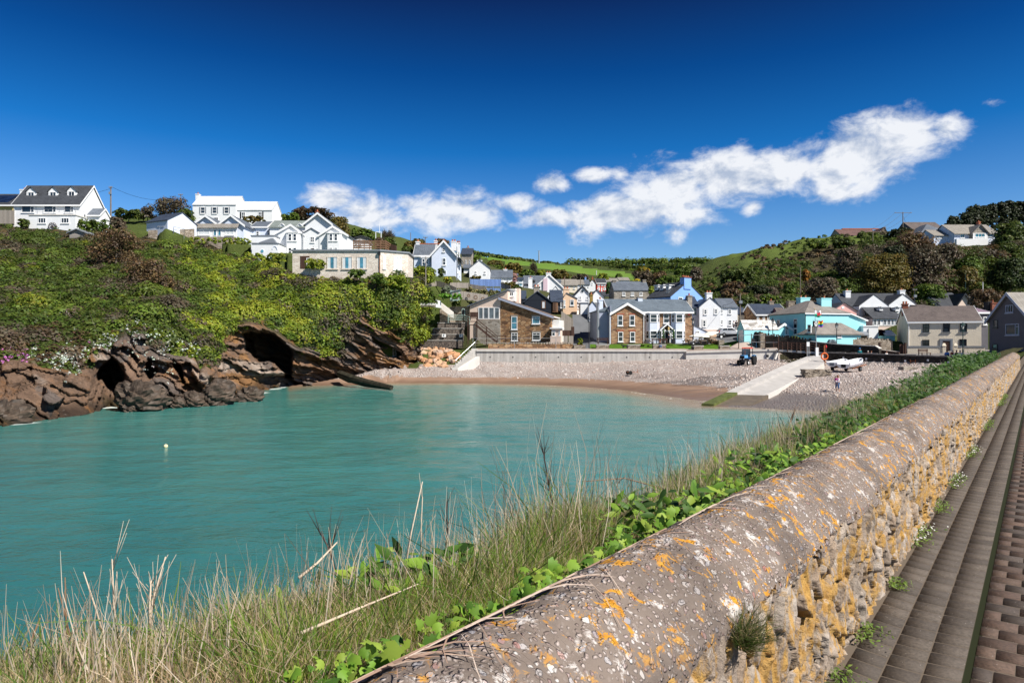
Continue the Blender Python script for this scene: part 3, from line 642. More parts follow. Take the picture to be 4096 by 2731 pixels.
 w = h.part('porthole', fo, m(T)); h.part('pane', g, m('glassb'), w)
 ah = MB(); p = h.fr(1508,1036,0)
 for k in range(10): a0,a1 = math.pi*k/10,math.pi*(k+1)/10; ah.bar((p[0]+.42*math.cos(a0),-.05,p[1]+.5+.55*math.sin(a0)),(p[0]+.42*math.cos(a1),-.05,p[1]+.5+.55*math.sin(a1)),.08)
 h.part('arch', ah, m('bluewhite'))
 h.b(1190,1500,822,None,2.0,6,'flat',m(W),m('lead'),oh=.1,name='link_wall',rname='link_roof')
 sk = h.fr(1300,925,1.2); sk2 = h.fr(1530,925,1.2); rr = MB(); rr.ext([(sk[0],.8,sk[1]+.2),(sk2[0],.8,sk[1]+.2),(sk2[0]-.5,.8,sk[1]+.95),(sk[0]+2.2,.8,sk[1]+.95)],(0,1.1,0)); h.part('roof_lantern', rr, m('lead'))
 h = H('stone_wing','low flat-roofed cream stone building with tall curtained windows and a rusty drainpipe','building',C3,-270,905,872,98,dep=7,reg=False)
 for q in ((0,4),(h.W*.5,4),(h.W,4),(0,8),(h.W,8)): gpt(h.Mx @ Vector((q[0],q[1],-.1)))
 z = h.fr(905,518,0)[1]; Bw = h.W; c = h.Mi @ at(*C3(1285,545),100.6)
 foot = [(0,0),(Bw,0),(c.x,c.y),(c.x,c.y+5),(0,7)]
 h.part('wall', MB().ext([(x,y,-3) for x,y in foot],(0,0,z+3)), m('stonecream'))
 cx = [( -.2,-.2),(Bw+.05,-.2),(c.x+.2,c.y-.1),(c.x+.2,c.y+5.2),(-.2,7.2)]
 h.part('roof', MB().ext([(x,y,z+.004) for x,y in cx],(0,0,.2)), m('lead'))
 for a,b in ((195,340),(395,537),(592,733)):
  w = h.win(a,592,b,758,'plain',pane=m('curtain'),frame=m('stonecream'))
  p = h.fr(a+(b-a)*.34,750); q = h.fr(a+(b-a)*.62,598); h.part('pane', MB().box(p[0],q[0],-.05,.0,p[1],q[1]), m('glassb'), w)
 u = Vector((c.x-Bw,c.y,0)); L = u.length; u.normalize(); n = Vector((u.y,-u.x,0))
 for a,b in ((.11,.2),(.47,.64),(.67,.76)):
  w = h._win(Vector((Bw,0,z-2.6+(.1 if a > .3 else .1)))+u*L*a,u,n,L*(b-a),1.9,'cas' if b-a > .12 else 'plain',pane=m('curtain'))
 h.pipe(903,545,840,0,m('rust')); h.part('hopper', MB().box(Bw-.28,Bw+.1,-.3,-.02,z-.55,z-.12), m('iron'))
 p = h.fr(-165,755); q = h.fr(-40,585); h.part('door_recess', MB().box(p[0],q[0],-.03,.05,p[1],q[1]), m('timberd')); h.win(-80,610,-45,750,'sash',-.05,sill=False)
 t = thing('timber_railing','brown timber rail fence running along the flat stone roof','railing',at(*C3(560,500),103.5)); Mi = Matrix.Translation(-t.location)
 a = at(*C3(548,500),103.2); b = at(*C3(985,500),103.2); c = at(*C3(1060,522),106); rr = MB(); pp = MB()
 for z in (.28,.62,.95,1.28):
  rr.bar(a+Vector((0,0,z)),b+Vector((0,0,z)),.06,.2); rr.bar(b+Vector((0,0,z)),c+Vector((0,0,z-.3)),.06,.2)
 for i in range(7): q = a.lerp(b,i/6); pp.bar(q-Vector((0,0,.4)),q+Vector((0,0,1.45)),.1)
 for mbx,nm in ((rr,'rail'),(pp,'post')):
  mbx.v = [tuple(Mi @ Vector(v)) for v in mbx.v]; (mbx.each if nm == 'post' else mbx.build)(nm,m('timberb'),t)
 t2 = MB(); 
 for i in range(6): q = at(*C3(1058+i*13,430+i*3),105); t2.bar(q,q-Vector((0,0,2.6)),.12,.5)
 tag(t2.build('screen_panel',m('timberd'),off=at(*C3(1090,520),105)),'dark slatted timber screen at the end of the roof rail','screen')
 h = H('weatherboard_shed','grey weatherboarded shed with low pitched roof above the white hut','shed',C3,572,742,402,140,dep=4); h.b(572,742,345,322,0,4,'y',m('timberh'),m('slatedark'),oh=.25); h.win(600,365,622,388,'plain'); h.win(640,362,662,388,'plain')
 h = H('white_hut','small white flat-topped hut behind the timber roof rail','shed',C3,510,735,500,132,dep=4); h.b(510,735,398,None,0,4,'flat',m(W),m('lead'),oh=.2)
 for a in (560,612): h.win(a,425,a+45,446,'cas')
 h = H('garden_shed','small weathered grey garden shed among the bushes below the dormer house','shed',C1,932,1145,838,118,dep=4.5); h.b(932,1145,778,735,0,4.5,'y',m('timberh'),m('lead'),oh=.35)
 h = H('villa','pale blue and white villa with red ridge tiles, solar panels and five chimney stacks','house',C3,1365,1925,850,122,dep=13)
 h.b(1362,1620,572,436,1.4,6,'x',m('bluewhite'),m('slate'),oh=.25,barge=m(T),name='wing_wall',rname='wing_roof')
 x0,x1,ze,zr = h.b(1600,1925,565,388,0,13,'y',m('bluewhite'),m('slate'),oh=.4,barge=m(T))
 h.win(1745,475,1778,530,'sash'); h.win(1745,612,1790,708,'sash'); h.win(1770,778,1795,828,'plain',sill=False)
 h.bay(1462,1560,610,715,1.4,.7,m('bluewhite')); h.win(1470,622,1512,712,'sash',.7,sill=False); h.win(1530,622,1558,700,'sash',.7,sill=False)
 for yy in (3.6,8.0): h._win((x1,yy,1.0+3.4),(0,1,0),(1,0,0),.9,2.0,'sash'); h._win((x1,yy,.9),(0,1,0),(1,0,0),1.0,1.9,'sash')
 sp = MB(); k = (zr-ze)/(x1-(x0+x1)/2); xm = (x0+x1)/2
 for i in range(2):
  for j in range(4):
   xa,xb = xm+.7+i*1.25,xm+1.85+i*1.25; y0 = 2.6+j*1.5; f = lambda x: zr-k*(x-xm)+.26
   sp.ext([(xa,y0,f(xa)),(xb,y0,f(xb)),(xb,y0,f(xb)+.06),(xa,y0,f(xa)+.06)],(0,1.4,0))
 h.part('solar_panel', sp, m('solar'))
 h.part('ridge_tiles', MB().box(xm-.15,xm+.15,-.3,13.2,zr+.16,zr+.32), m('ridge')); a = h.fr(1430,436,4.4); h.part('ridge_tiles', MB().box(a[0]-.4,x0+1.5,4.3,4.6,a[1]+.16,a[1]+.3), m('ridge'))
 h.chim(1387,1437,388,470,4.2,.8,pots=1); h.chim(1632,1672,378,460,5,.8,pots=1); h.chim(1862,1928,385,450,9,.9,pots=2); h.chim(1935,1980,405,470,12.6,.9,pots=2)
 h = H('slate_hung_house','dark slate-hung house half hidden behind the pale blue villa','house',C3,2000,2138,720,146,dep=8); h.b(2000,2138,560,490,0,8,'x',m('stonegrey'),m('slatenavy')); h.chim(2070,2105,468,510,4,.8,mat=m('stonegrey'),pots=1)
 for a in (2050,2100): h.win(a,640,a+22,705,'sash')
 h = H('white_cottage','white gabled cottage with a tall chimney on its gable above the blue decking','cottage',C4,108,425,452,138,dep=8)
 h.b(108,425,288,165,0,8,'y',m(W),m('slate'),oh=.12); h.chim(230,303,160,260,.05,.9,pots=1,pot=m('iron')); h.chim(375,430,290,345,5,.8,pots=0)
 for a in (195,337): h.win(a,335,a+28,376,'sash')
 h.b(20,112,285,240,3,5,'x',m(W),m('slate'),name='wing_wall',rname='wing_roof')
 h = H('slate_cottage','low white cottage with a broad pale slate roof and square chimney','cottage',C4,432,780,540,142,dep=7)
 h.b(432,780,436,325,0,7,'x',m(W),m('slate'),oh=.25); h.win(620,455,646,490,'grid'); h.win(697,455,723,512,'sash'); h.chim(645,700,300,352,3,.9,pots=1)
 h = H('conservatory_house','white house with a glazed conservatory behind the pink blossom tree','house',C4,820,950,578,158,dep=7); h.b(820,950,462,440,0,7,'x',m(W),m('slatenavy'))
 h.win(880,462,945,512,'cas3',pane=m('glassb')); h.win(870,520,945,570,'cas3',pane=m('glassb')); h = H('plum_walled_house','small plum coloured gable behind the pink blossom tree','house',C4,790,866,470,172,dep=5); h.b(790,866,400,378,0,5,'x',m('oldrose'),m('slate'))
headland()
def village():
 h = H('tall_chimney_house','white house with one very tall white chimney rising from its broad gable','house',C4,962,1575,690,160,dep=11)
 x0,x1,ze,zr = h.b(962,1300,560,412,2.5,7,'x',m('bluewhite'),m('slate'),oh=.2,name='wing_wall',rname='wing_roof')
 h.b(1130,1580,590,385,0,10,'y',m(W),m('slate'),oh=.2,barge=m(T)); h.chim(1312,1387,355,470,.4,1.2,pots=2); h.chim(1033,1095,435,560,1.2,.9,pots=1)
 h.win(1200,562,1225,612,'plain'); p = h.fr(1265,640); q = h.fr(1312,450); h.part('chimney_breast', MB().box(p[0],q[0]+.3,-.35,-.01,p[1],q[1]), m('rosepale'))
 dsh = MB().lathe([(.42,0),(.36,.1),(.1,.16)],(0,0,0),12,Matrix.Rotation(R(90),3,'X')); a = h.fr(1115,492,1.6); dsh.v = [(v[0]+a[0],v[1]+1.5,v[2]+a[1]) for v in dsh.v]; h.part('satellite_dish', dsh, m('iron'))
 h = H('slate_annex','small white annex with a plain slate roof behind the peach house','house',C4,1430,1540,640,175,dep=6); h.b(1430,1540,503,470,0,6,'x',m('bluewhite'),m('slate')); h.win(1480,528,1520,580,'cas')
 for nm,lb,xa,xb,yb,ye,yr,d,mt,rf,wins,ch in (
  ('cream_cottage','cream cottage with a brown-grey roof at the lower end of the lane row',1545,1800,690,552,468,185,'cream','slatelichen',((1660,562,1682,598),(1740,575,1765,610)),(1580,1610,455,490)),
  ('grey_roofed_cottage','white cottage with a mottled grey roof, middle of the lane row',1805,1905,680,540,475,200,W,'slatelichen',((1830,560,1850,590),),None),
  ('slate_roofed_cottage','white cottage with a blue slate roof next to the blue-sided gable',1890,1995,660,540,475,212,W,'slate',((1915,548,1932,580),(1962,548,1978,580)),None)):
  h = H(nm,lb,'cottage',C4,xa,xb,yb,d,dep=8); h.b(xa,xb,ye,yr,0,8,'x',m(mt),m(rf),oh=.3)
  for w in wins: h.win(*w,'sash')
  if ch: h.chim(*ch,4,.9,mat=m('stonewall'),pots=1)
 h = H('blue_sided_gable_house','narrow white gabled house with one blue side wall beside the red house','house',C4,1995,2085,650,225,dep=8); h.b(1995,2085,520,468,0,8,'y',m(W),m('roofred'),oh=.15); h.win(2025,510,2042,545,'sash'); h.chim(1918,1942,425,480,4,.9,mat=m('blue'),pots=1)
 h = H('red_house','bright red house with white window surrounds and a dark slate roof','house',C4,2108,2255,658,232,dep=9); h.b(2108,2255,518,455,0,9,'x',m('red'),m('slatedark'),oh=.3,barge=m(T))
 for a in (2125,2176,2218):
  h.win(a,526,a+20,560,'sash',surround=m(T))
  if a != 2176: h.win(a,590,a+22,628,'sash',surround=m(T))
 h.door(2172,585,2194,655,m(T)); h.chim(2028,2050,432,465,4,.9,mat=m('ridge'),pots=1); h._win((0,2,6),(0,-1,0),(-1,0,0),1,1.4)
 h = H('slate_garage','low slate-roofed garage below the red house','garage',C4,2195,2300,730,190,dep=6); h.b(2195,2300,715,658,0,6,'x',m('white2'),m('slatedark'))
 h = H('grey_green_house','pale grey-green house at the top of the village below the pasture','house',C5,470,680,340,270,dep=9); h.b(470,680,300,252,0,9,'x',m('greyblue'),m('slatelichen'),oh=.3); h.win(485,292,508,325,'cas')
 h = H('grey_gabled_bungalow','grey bungalow with a brown roof among the trees, highest in the village','house',C5,692,855,310,290,dep=9); h.b(692,855,280,238,0,9,'x',m('white2'),m('slatelichen'),oh=.3)
 for a in (720,780): h.win(a,284,a+26,305,'cas',sill=False)
 h = H('round_window_house','white gabled house with a small round window under its apex','house',C4,1757,2005,830,140,dep=10); h.b(1757,2005,705,572,0,10,'y',m(W),m('slatedark'),oh=.15,barge=m('iron'))
 for a in (1828,1940): h.win(a,728,a+38,775,'sash')
 p = h.fr(1880,643); fo = MB().lathe([(.42,0),(.42,.05)],(0,0,0),16); fo.v = [(p[0]+v[0],-.01-v[2],p[1]+v[1]) for v in fo.v]; o = h.part('round_window', fo, m(T)); g = MB().lathe([(.3,0),(.3,.07)],(0,0,0),16); g.v = [(p[0]+v[0],-.01-v[2],p[1]+v[1]) for v in g.v]; h.part('pane', g, m(G), o)
 h = H('white_gable_house','plain white gable end with a dark verge beside the round-windowed house','house',C4,2010,2215,800,146,dep=9); h.b(2010,2215,735,628,0,9,'y',m(W),m('slatedark'),oh=.2)
 h = H('white_porch_wall','white garden building with a flat roof under the round-windowed house','building',C4,1850,1965,1000,128,dep=3); h.b(1850,1965,838,None,0,3,'flat',m(W),m('lead'),oh=.1)
 h = H('peach_house','narrow peach house with a big chimney stack on the bend of the lane','house',C4,1600,1790,1105,132,dep=9)
 h.b(1575,1795,765,680,0,8,'y',m('peach'),m('slate'),oh=.12,apex=.25); h.chim(1580,1672,603,720,.3,1.1,mat=m('peach'),pots=2)
 h.win(1687,775,1748,870,'fan'); h.win(1585,782,1615,872,'sash',pane=m('curtain')); h.win(1580,870,1618,912,'plain',sill=False)
 h.b(1790,1925,1025,None,-.2,4,'flat',m('peach'),m('peach'),oh=.02,name='garden_wall',rname='wall_top'); h.b(1792,1912,905,830,1.0,5,'y',m(W),m('slate'),oh=.1,apex=.1,name='annex_wall',rname='annex_roof'); h.win(1803,868,1830,912,'plain',1.0)
 h = H('slate_link_house','white house with a grey slate roof between the dark boarded house and the peach house','house',C4,1512,1640,950,139,dep=7); h.b(1512,1640,752,690,0,7,'x',m(W),m('slate'),oh=.15); h.b(1335,1580,735,575,3,6,'y',m(W),m('slate'),oh=.05,name='gable_wall',rname='gable_roof')
 h = H('navy_boarded_house','dark navy boarded house with a blue-black slate roof and timber bay','house',C4,975,1385,1000,124,dep=11)
 h.b(972,1390,812,655,0,9,'y',m('clad'),m('slatenavy'),oh=.2,apex=.48); h.b(860,1000,772,650,4,6,'x',m('clad'),m('slatenavy'),oh=.1,name='wing_wall',rname='wing_roof')
 x0,x1,ze,zr = h.b(1385,1575,815,640,2.2,7,'x',m('clad'),m('slatenavy'),oh=.1,name='east_wall',rname='east_roof',z0=2); h.win(1242,798,1302,918,'plain',pane=m('curtain'),frame=m('timberb'),sill=False)
 h.bay(1412,1476,812,972,2.2,.8,m('timberb'),m('slatenavy'),cant=.3)
 for a in (1420,1450): h.win(a,820,a+24,950,'tgrid',1.4,frame=m('timberb'),sill=False)
 h.dormwin(1378,1450,742,800,735,3.6,wall=m('clad'),roof=m('slatenavy'),kind='f'); h.dormwin(1515,1560,765,815,760,3.0,wall=m('clad'),roof=m('slatenavy'),kind='f')
 h.chim(1120,1205,572,655,3,1.2,mat=m('stonegrey'),pots=2,pot=m('ridge')); h.win(1535,820,1560,905,'sash',2.2)
 h = H('split_level_house','brown stone house with a long slanting tiled roof and a blush rendered wing','house',C4,595,1392,1440,112,110.2,dep=11)
 zl = h.fr(595,765)[1]; zr_ = h.fr(1392,1040)[1]; Wd = h.W
 h.part('stone_wall', MB().ext([(0,0,-1.5),(Wd,0,-1.5),(Wd,0,zr_),(0,0,zl)],(0,8.5,0)), m('stonebrown'))
 k = (zr_-zl)/Wd; rf = MB(); x0,x1 = -.25,Wd+.45
 ro = h.part('tiled_roof', MB().ext([(x0,-.35,zl+k*x0+.03),(x1,-.35,zl+k*x1+.03),(x1,-.35,zl+k*x1+.25),(x0,-.35,zl+k*x0+.25)],(0,9.2,0)), m('tilebrown'))
 h.part('bargeboard', MB().ext([(x0-.03,-.42,zl+k*x0-.22),(x1,-.42,zl+k*x1-.22),(x1,-.42,zl+k*x1+.16),(x0-.03,-.42,zl+k*x0+.16)],(0,.06,0)), m('greyblue'), ro)
 h.part('gutter', MB().box(x1-.02,x1+.1,-.4,8.8,zl+k*x1-.02,zl+k*x1+.12), m(T), ro)
 sk = MB(); 
 for xa in (2.6,): sk.ext([(xa,2,zl+k*xa+.27),(xa+1.0,2,zl+k*(xa+1.0)+.27),(xa+1.0,2,zl+k*(xa+1)+.33),(xa,2,zl+k*xa+.33)],(0,1.4,0))
 h.part('skylight', sk, m('glassg'), ro)
 for q,st in (((765,1040,860,1246),'sash'),((1090,1038,1215,1158),'fan'),((765,1298,866,1422),'fan'),((1095,1292,1222,1415),'fan')):
  h.win(*q,st,pane=m('glassb') if q[1] < 1200 else m(G)); a = h.fr(q[0]-8,q[1]-4); b = h.fr(q[2]+8,q[1]-22); h.part('lintel', MB().box(a[0],b[0],-.06,.05,a[1],b[1]), m('stonegrey'))
 bl = h.fr(112,1075,-.05); e0 = h.fr(112,880,-.05)[1]; e1x,e1 = h.fr(705,640,-.05); f1 = h.fr(885,595,-.05)
 h.part('rendered_wall', MB().ext([(bl[0],.05,-1.5),(e1x,.05,-1.5),(e1x,.05,e1),(bl[0],.05,e0)],(0,2.6,0)), m('blush'))
 kk = (e1-e0)/(e1x-bl[0]); q0,q1 = bl[0]-.4,e1x+.15; h.part('slate_roof', MB().ext([(q0,-.3,e0+kk*(q0-bl[0])+.03),(q1,-.3,e1+kk*.15+.03),(q1,-.3,e1+kk*.15+.22),(q0,-.3,e0+kk*(q0-bl[0])+.22)],(0,3.1,0)), m('slate'))
 cq = h.fr(825,600,2.5); cw = h.fr(887,775,2.5); h.part('chimney', MB().box(cq[0],cw[0],2.5,4.0,cw[1]-1,cq[1]), m('blush')); dq = h.fr(705,640,1.6); dw = h.fr(822,745,1.6); h.part('dormer', MB().box(dq[0],dw[0],1.6,3.4,dw[1]-.6,dq[1]+.1), m(W)); h.win(735,655,800,725,'cas',1.6); h.part('dormer_roof', MB().box(dq[0]-.1,dw[0]+.1,1.4,3.5,dq[1]+.104,dq[1]+.28), m(T))
 g0 = h.fr(250,1082,-.0); g1 = h.fr(585,898,-.0)
 for i,(a,b) in enumerate(((250,325),(328,410),(412,498),(500,580))): h.win(a,898,b,1082,'plain',.05,sill=False,pane=m('glassg'))
 h.part('stone_plinth', MB().box(h.fr(225,1090)[0],-.01,-.25,.04,-1.5,h.fr(300,1095)[1]), m('stonegrey'))
 h.part('side_wall', MB().box(Wd+.01,Wd+1.1,1.0,7,-1.5,zr_-.5), m('white2')); pz = h.fr(1450,1225,-1.0)[1]
 h.b(1395,1540,1235,None,-1.0,1.9,'flat',m('blush'),m(W),oh=.25,name='porch_wall',rname='porch_roof'); h.win(1400,1265,1455,1350,'fan',-1.0); h.win(1510,1250,1533,1340,'plain',-1.0,pane=m('curtain'))
 h.b(1378,1540,1368,None,-2.2,.3,'flat',m('blush'),m('blush'),oh=.02,name='yard_wall',rname='yard_coping')
 st = thing('timber_staircase','dark brown timber staircase slanting down across the stone house to a landing','staircase',at(*C4(540,1470),109.5)); o = st.location
 def L(x,y,d): return at(*C4(x,y),d)-o
 tr = MB(); rl = MB(); ps = MB(); top = L(215,1170,109.5); bot = L(545,1440,109.5)
 for i in range(16): q = top.lerp(bot,i/15); tr.obox((q.x,q.y,q.z),.36,1.1,.06); 
 for dy in (-.55,.55): rl.bar(top+Vector((0,dy,-.12)),bot+Vector((0,dy,-.12)),.08,.28); rl.bar(top+Vector((0,dy,.95)),bot+Vector((0,dy,.95)),.08,.12); rl.bar(top+Vector((0,dy,.5)),bot+Vector((0,dy,.5)),.06,.1)
 l0 = L(90,1170,109.5); tr.box(l0.x,top.x+.2,l0.y-.6,l0.y+.6,top.z-.1,top.z)
 for z in (.5,1.0): rl.bar(l0+Vector((0,-.55,z)),top+Vector((.2,-.55,z)),.06,.12)
 for q in (l0,top+Vector((.15,0,0)),top.lerp(bot,.5),bot): ps.bar(q+Vector((0,-.55,-3.2 if q is not bot else -.8)),q+Vector((0,-.55,1.1)),.14)
 f0 = L(560,1345,109.5); f1 = L(680,1345,109.5)
 for z in (0,-.5): rl.bar(f0+Vector((0,-.55,z)),f1+Vector((0,-.55,z)),.08,.12)
 ps.bar(f1+Vector((0,-.55,.1)),f1+Vector((0,-.55,-1.6)),.14)
 tr.build('tread',m('timberd'),st); rl.build('handrail',m('timberd'),st); ps.each('post',m('timberd'),st)
 bx = at(*C4(180,1085),109.3); tag(MB().obox((0,0,.35),1.3,.5,.08).obox((0,.22,.75),1.3,.06,.8).obox((-.55,0,.1),.08,.5,.5).obox((.55,0,.1),.08,.5,.5).build('garden_bench',m('timberd'),off=None),'dark timber bench on the stair landing of the stone house','bench').location = bx
 fz = at(*C4(1640,1200),117); fe = thing('picket_fence','weathered picket fence with a gate beside the stone house yard','fence',fz)
 pk = MB(); a = at(*C4(1555,1180),116)-fz; b = at(*C4(1728,1215),119)-fz
 for i in range(18): q = a.lerp(b,i/17); pk.bar(q+Vector((0,0,-1.2)),q+Vector((0,0,2.4-.9*i/17)),.16,.03)
 pk.build('pickets',m('timber'),fe); MB().bar(a+Vector((0,.05,1)),b+Vector((0,.05,.9)),.06,.1).build('rail',m('timber'),fe)
 h = H('timber_gate','brown double timber gate closing the stone house yard','gate',C4,1535,1712,1345,113,dep=1,reg=False); p = h.fr(1535,1345); q = h.fr(1705,1258); h.part('gate_leaf', MB().box(p[0],q[0],0,.08,p[1],q[1]), m('timberd')); h.part('gate_post', MB().box(q[0],q[0]+.5,-.1,.4,p[1],q[1]+.6), m('timberd'))
 h = H('weathered_gate','pale weathered plank gate and bin store at the end of the low stone wall','gate',C4,1585,1740,1470,106.5,dep=1,reg=False)
 for a,b in ((1585,1655),(1665,1738)): p = h.fr(a,1470); q = h.fr(b,1345); h.part('gate_leaf', MB().box(p[0],q[0],0,.08,p[1],q[1]), m('timber'))
 h = H('grey_stone_house','grey rubble stone house with slate roof and a stone chimney at each end','house',C5,645,1160,640,150,dep=8)
 h.b(612,1162,440,308,0,8,'x',m('stonegrey'),m('slate'),oh=.15); h.chim(592,645,275,335,3.4,1,mat=m('stonegrey'),pots=0); h.chim(1063,1113,268,325,3.4,1,mat=m('stonegrey'),pots=0)
 for a in (740,876,1010): h.win(a,466,a+50,522,'tgrid'); h.win(a+5,572,a+52,630,'tgrid')
 h = H('blue_gabled_house','sky blue gable-ended house with slate roof, three white flat dormers and a broad chimney','house',C5,1130,1500,640,131,126,dep=9)
 h.blk(0,h.W,0,9,-1.5,h.fr(1300,552)[1],h.fr(1300,552)[1]+2.9,'x',m('blue'),m('slatedark'),oh=.15)
 zg = h.fr(1300,552)[1]; bz = MB(); bz.box(h.W-.9,h.W+.15,3.5,5.4,zg+1.6,zg+3.75); c = h.part('chimney', bz, m('blue'))
 h.part('chimney_cap', MB().box(h.W-1.0,h.W+.25,3.4,5.5,zg+3.755,zg+3.9), m('brick'), c)
 for i in range(4): h.part('chimney_pot', MB().lathe([(.16,zg+3.9),(.14,zg+4.2)],(h.W-.4,3.7+i*.48,0),8), m('pot'), c)
 for a,b in ((1248,1300),(1330,1385),(1425,1478)): h.dormwin(a,b,358,440,350,2.3,kind='f',roof=m(T),dep=2.5)
 for (xx,yy) in ((h.W*.62,.9),(h.W*.78,3.0)): s_ = 2.9/4.5; h.part('skylight', MB().ext([(xx,yy,zg+s_*yy+.22),(xx+.8,yy,zg+s_*yy+.22),(xx+.8,yy+1.0,zg+s_*(yy+1)+.22),(xx,yy+1.0,zg+s_*(yy+1)+.22)],(0,0,.07)), m('glassg'))
 h._win((h.W,2.0,zg-1.0),(0,1,0),(1,0,0),1.2,1.0,'plain'); h.win(1160,575,1240,600,'cas',frame=m('rosepale'))
 return
def seafront():
 h = H('seafront_inn','two-storey inn of brown rubble stone with white bays, gabled porch and long slate roof','inn',C5,565,1860,1276,112,113,dep=9)
 ze = h.fr(1400,765)[1]; zr = h.fr(1400,590,4.5)[1]; x1 = h.W
 h.blk(-.0,x1,.8,9.2,-1.2,ze,zr,'x',m('stonepub'),m('slatepub'),oh=.35,barge=m(T))
 g0 = h.fr(568,800)[0]; g1,gz_ = h.fr(1066,800); ga = h.fr(812,650)[1]
 h.blk(g0,g1,0,4.6,-1.2,gz_,ga,'y',m('stonepub'),m('slatepub'),oh=.3,barge=m(T),name='gable_wall',rname='gable_roof')
 h.part('side_wall', MB().box(-.10,-.01,.03,9.1,-1.2,ze+.9), m('greyblue'))
 sw = h.fr(395,800,1.5); h.part('side_annex', MB().box(-1.9,-.12,1.6,8.5,-1.2,ze), m('greyblue')); h.part('annex_roof', MB().ext([(-2.0,1.45,ze+.01),(-.12,1.45,ze+.01),(-.12,1.45,ze+.8),(-2.0,1.45,ze+.15)],(0,7.2,0)), m('slatepub'))
 h.part('downpipe', MB().tube([(-.2,-.06,-1),(-.2,-.06,gz_)],.07,6), m(T)); h.part('downpipe', MB().tube([(g1+.1,-.1,-1),(g1+.1,-.1,gz_)],.07,6), m(T))
 h.part('flue_pipe', MB().tube([(-1.9,1.3,.4),(-1.9,1.3,ze+.5),(-1.7,1.5,ze+1.5)],.2,8), m('steel'))
 for a in (668,855):
  h.win(a,825,a+82,990,'sash',0); h.win(a+8,1085,a+86,1240,'sash',0)
  for yy in (802,1060): p = h.fr(a-15,yy+14); q = h.fr(a+100,yy-4); h.part('lintel', MB().box(p[0],q[0],-.05,.05,p[1],q[1]), m('brickred'))
 for a,b in ((1175,1290),(1580,1692)):
  h.bay(a,b,800,1270,.8,.75,m('greyblue' if 0 else 'bluewhite'),m(T),cant=.6)
  for y0,y1 in ((808,940),(1068,1192)):
   h.win(a+2,y0,b-2,y1,'sash',.05,sill=False)
   bay0 = h.fr(a,y1,.05); bay1 = h.fr(b,y0,.05); hh = bay1[1]-bay0[1]; L = math.hypot(.6,.75)
   u = Vector((.6,-.75,0))/L; h._win(Vector((bay0[0]-.6,.8,bay0[1]))+u*.18,u,(u.y,-u.x,0),L-.3,hh,'sash',sill=False)
   u = Vector((.6,.75,0))/L; h._win(Vector((bay1[0],.05,bay0[1]))+u*.14,u,(u.y,-u.x,0),L-.3,hh,'sash',sill=False)
 h.win(1385,806,1475,950,'sash',.8)
 h.door(1405,1085,1475,1275,m('black'),.8); pz = h.fr(1375,1075,-.6)[1]; px0 = h.fr(1350,1075,-.6)[0]; px1 = h.fr(1540,1075,-.6)[0]; pa = h.fr(1445,968,-.6)[1]; xm = (px0+px1)/2
 po = MB()
 for xx in (px0+.15,px1-.15):
  for yy in (-.5,.65): po.box(xx-.07,xx+.07,yy-.07,yy+.07,-1,pz)
 for sg in (-1,1): po.bar((xm+sg*.95,-.5,pz-.9),(xm+sg*.35,-.5,pz-.1),.09); po.bar((xm,-.52,pz),(xm+sg*.5,-.52,pz+.35),.07)
 po.box(px0,px1,-.57,-.43,pz,pz+.14); pp = h.part('porch_frame', po, m(T)); pr = MB()
 for xx in (px0-.2,px1+.2): pr.ext([(xx,-.7,pz+.02),(xm,-.7,pa),(xm,-.7,pa+.13),(xx,-.7,pz+.15)],(0,1.48,0))
 pq = h.part('porch_roof', pr, m('slatepub'), pp); bb = MB()
 for xx in (px0-.22,px1+.22): bb.ext([(xx,-.76,pz-.06),(xm,-.76,pa-.08),(xm,-.76,pa+.18),(xx,-.76,pz+.2)],(0,.05,0))
 h.part('porch_bargeboard', bb, m(T), pp); h.part('porch_lantern', MB().lathe([(.05,pa-1.0),(.13,pa-.95),(.16,pa-.6),(.03,pa-.45)],(xm+.2,-.75,0),6), m('gold'), pp)
 h.chim(370,440,575,760,2.0,1.2,pots=1,mat=m('bluewhite')); h.chim(990,1060,540,650,4.2,1,mat=m('bluewhite'),pots=0,cap=m('stonegrey')); h.chim(1770,1838,515,620,4.2,1,mat=m('stonegrey'),pots=1)
 h.part('alarm_box', MB().obox((x1-.55,.7,ze-.45),.3,.15,.35), m('red'))
 h = H('lane_side_building','pale slate-roofed outbuilding with a mossy chimney up the lane beside the inn','building',C5,222,330,950,126,dep=8); h.b(222,330,690,620,0,8,'y',m('bluewhite'),m('slate'),oh=.1); h.chim(235,282,500,570,2,.9,mat=tinted('mossybrick',(.30,.2,.05)),pots=1)
 h.win(228,790,262,870,'sash')
 h = H('lean_to_store','pale blue lean-to store with a sloping top between the inn and its pub tables','building',C5,1862,2085,1200,115,dep=4); p = h.fr(1862,978); q = h.fr(2085,1100); h.part('wall', MB().ext([(0,0,-1),(q[0],0,-1),(q[0],0,q[1]),(0,0,p[1])],(0,4,0)), m('bluewhite')); h.part('roof', MB().ext([(-.1,-.1,p[1]+.004),(q[0]+.1,-.1,q[1]+.004),(q[0]+.1,-.1,q[1]+.1),(-.1,-.1,p[1]+.1)],(0,4.2,0)), m('slate')); h.win(1895,1078,1952,1110,'cas')
 h = H('white_t_shaped_house','white house with a steep central gable, corner chimney and dark slate wings','house',C6,160,672,925,123,dep=9)
 h.b(60,165,610,470,1.2,8,'x',m(W),m('slatenavy'),oh=.15,name='left_wall',rname='left_roof')
 h.b(160,447,600,478,0,9,'y',m(W),m('slatenavy'),oh=.08); h.b(447,672,606,494,.4,7,'x',m(W),m('slate'),oh=.2,name='wing_wall',rname='wing_roof')
 h.chim(258,332,402,490,.05,1.1,pots=2)
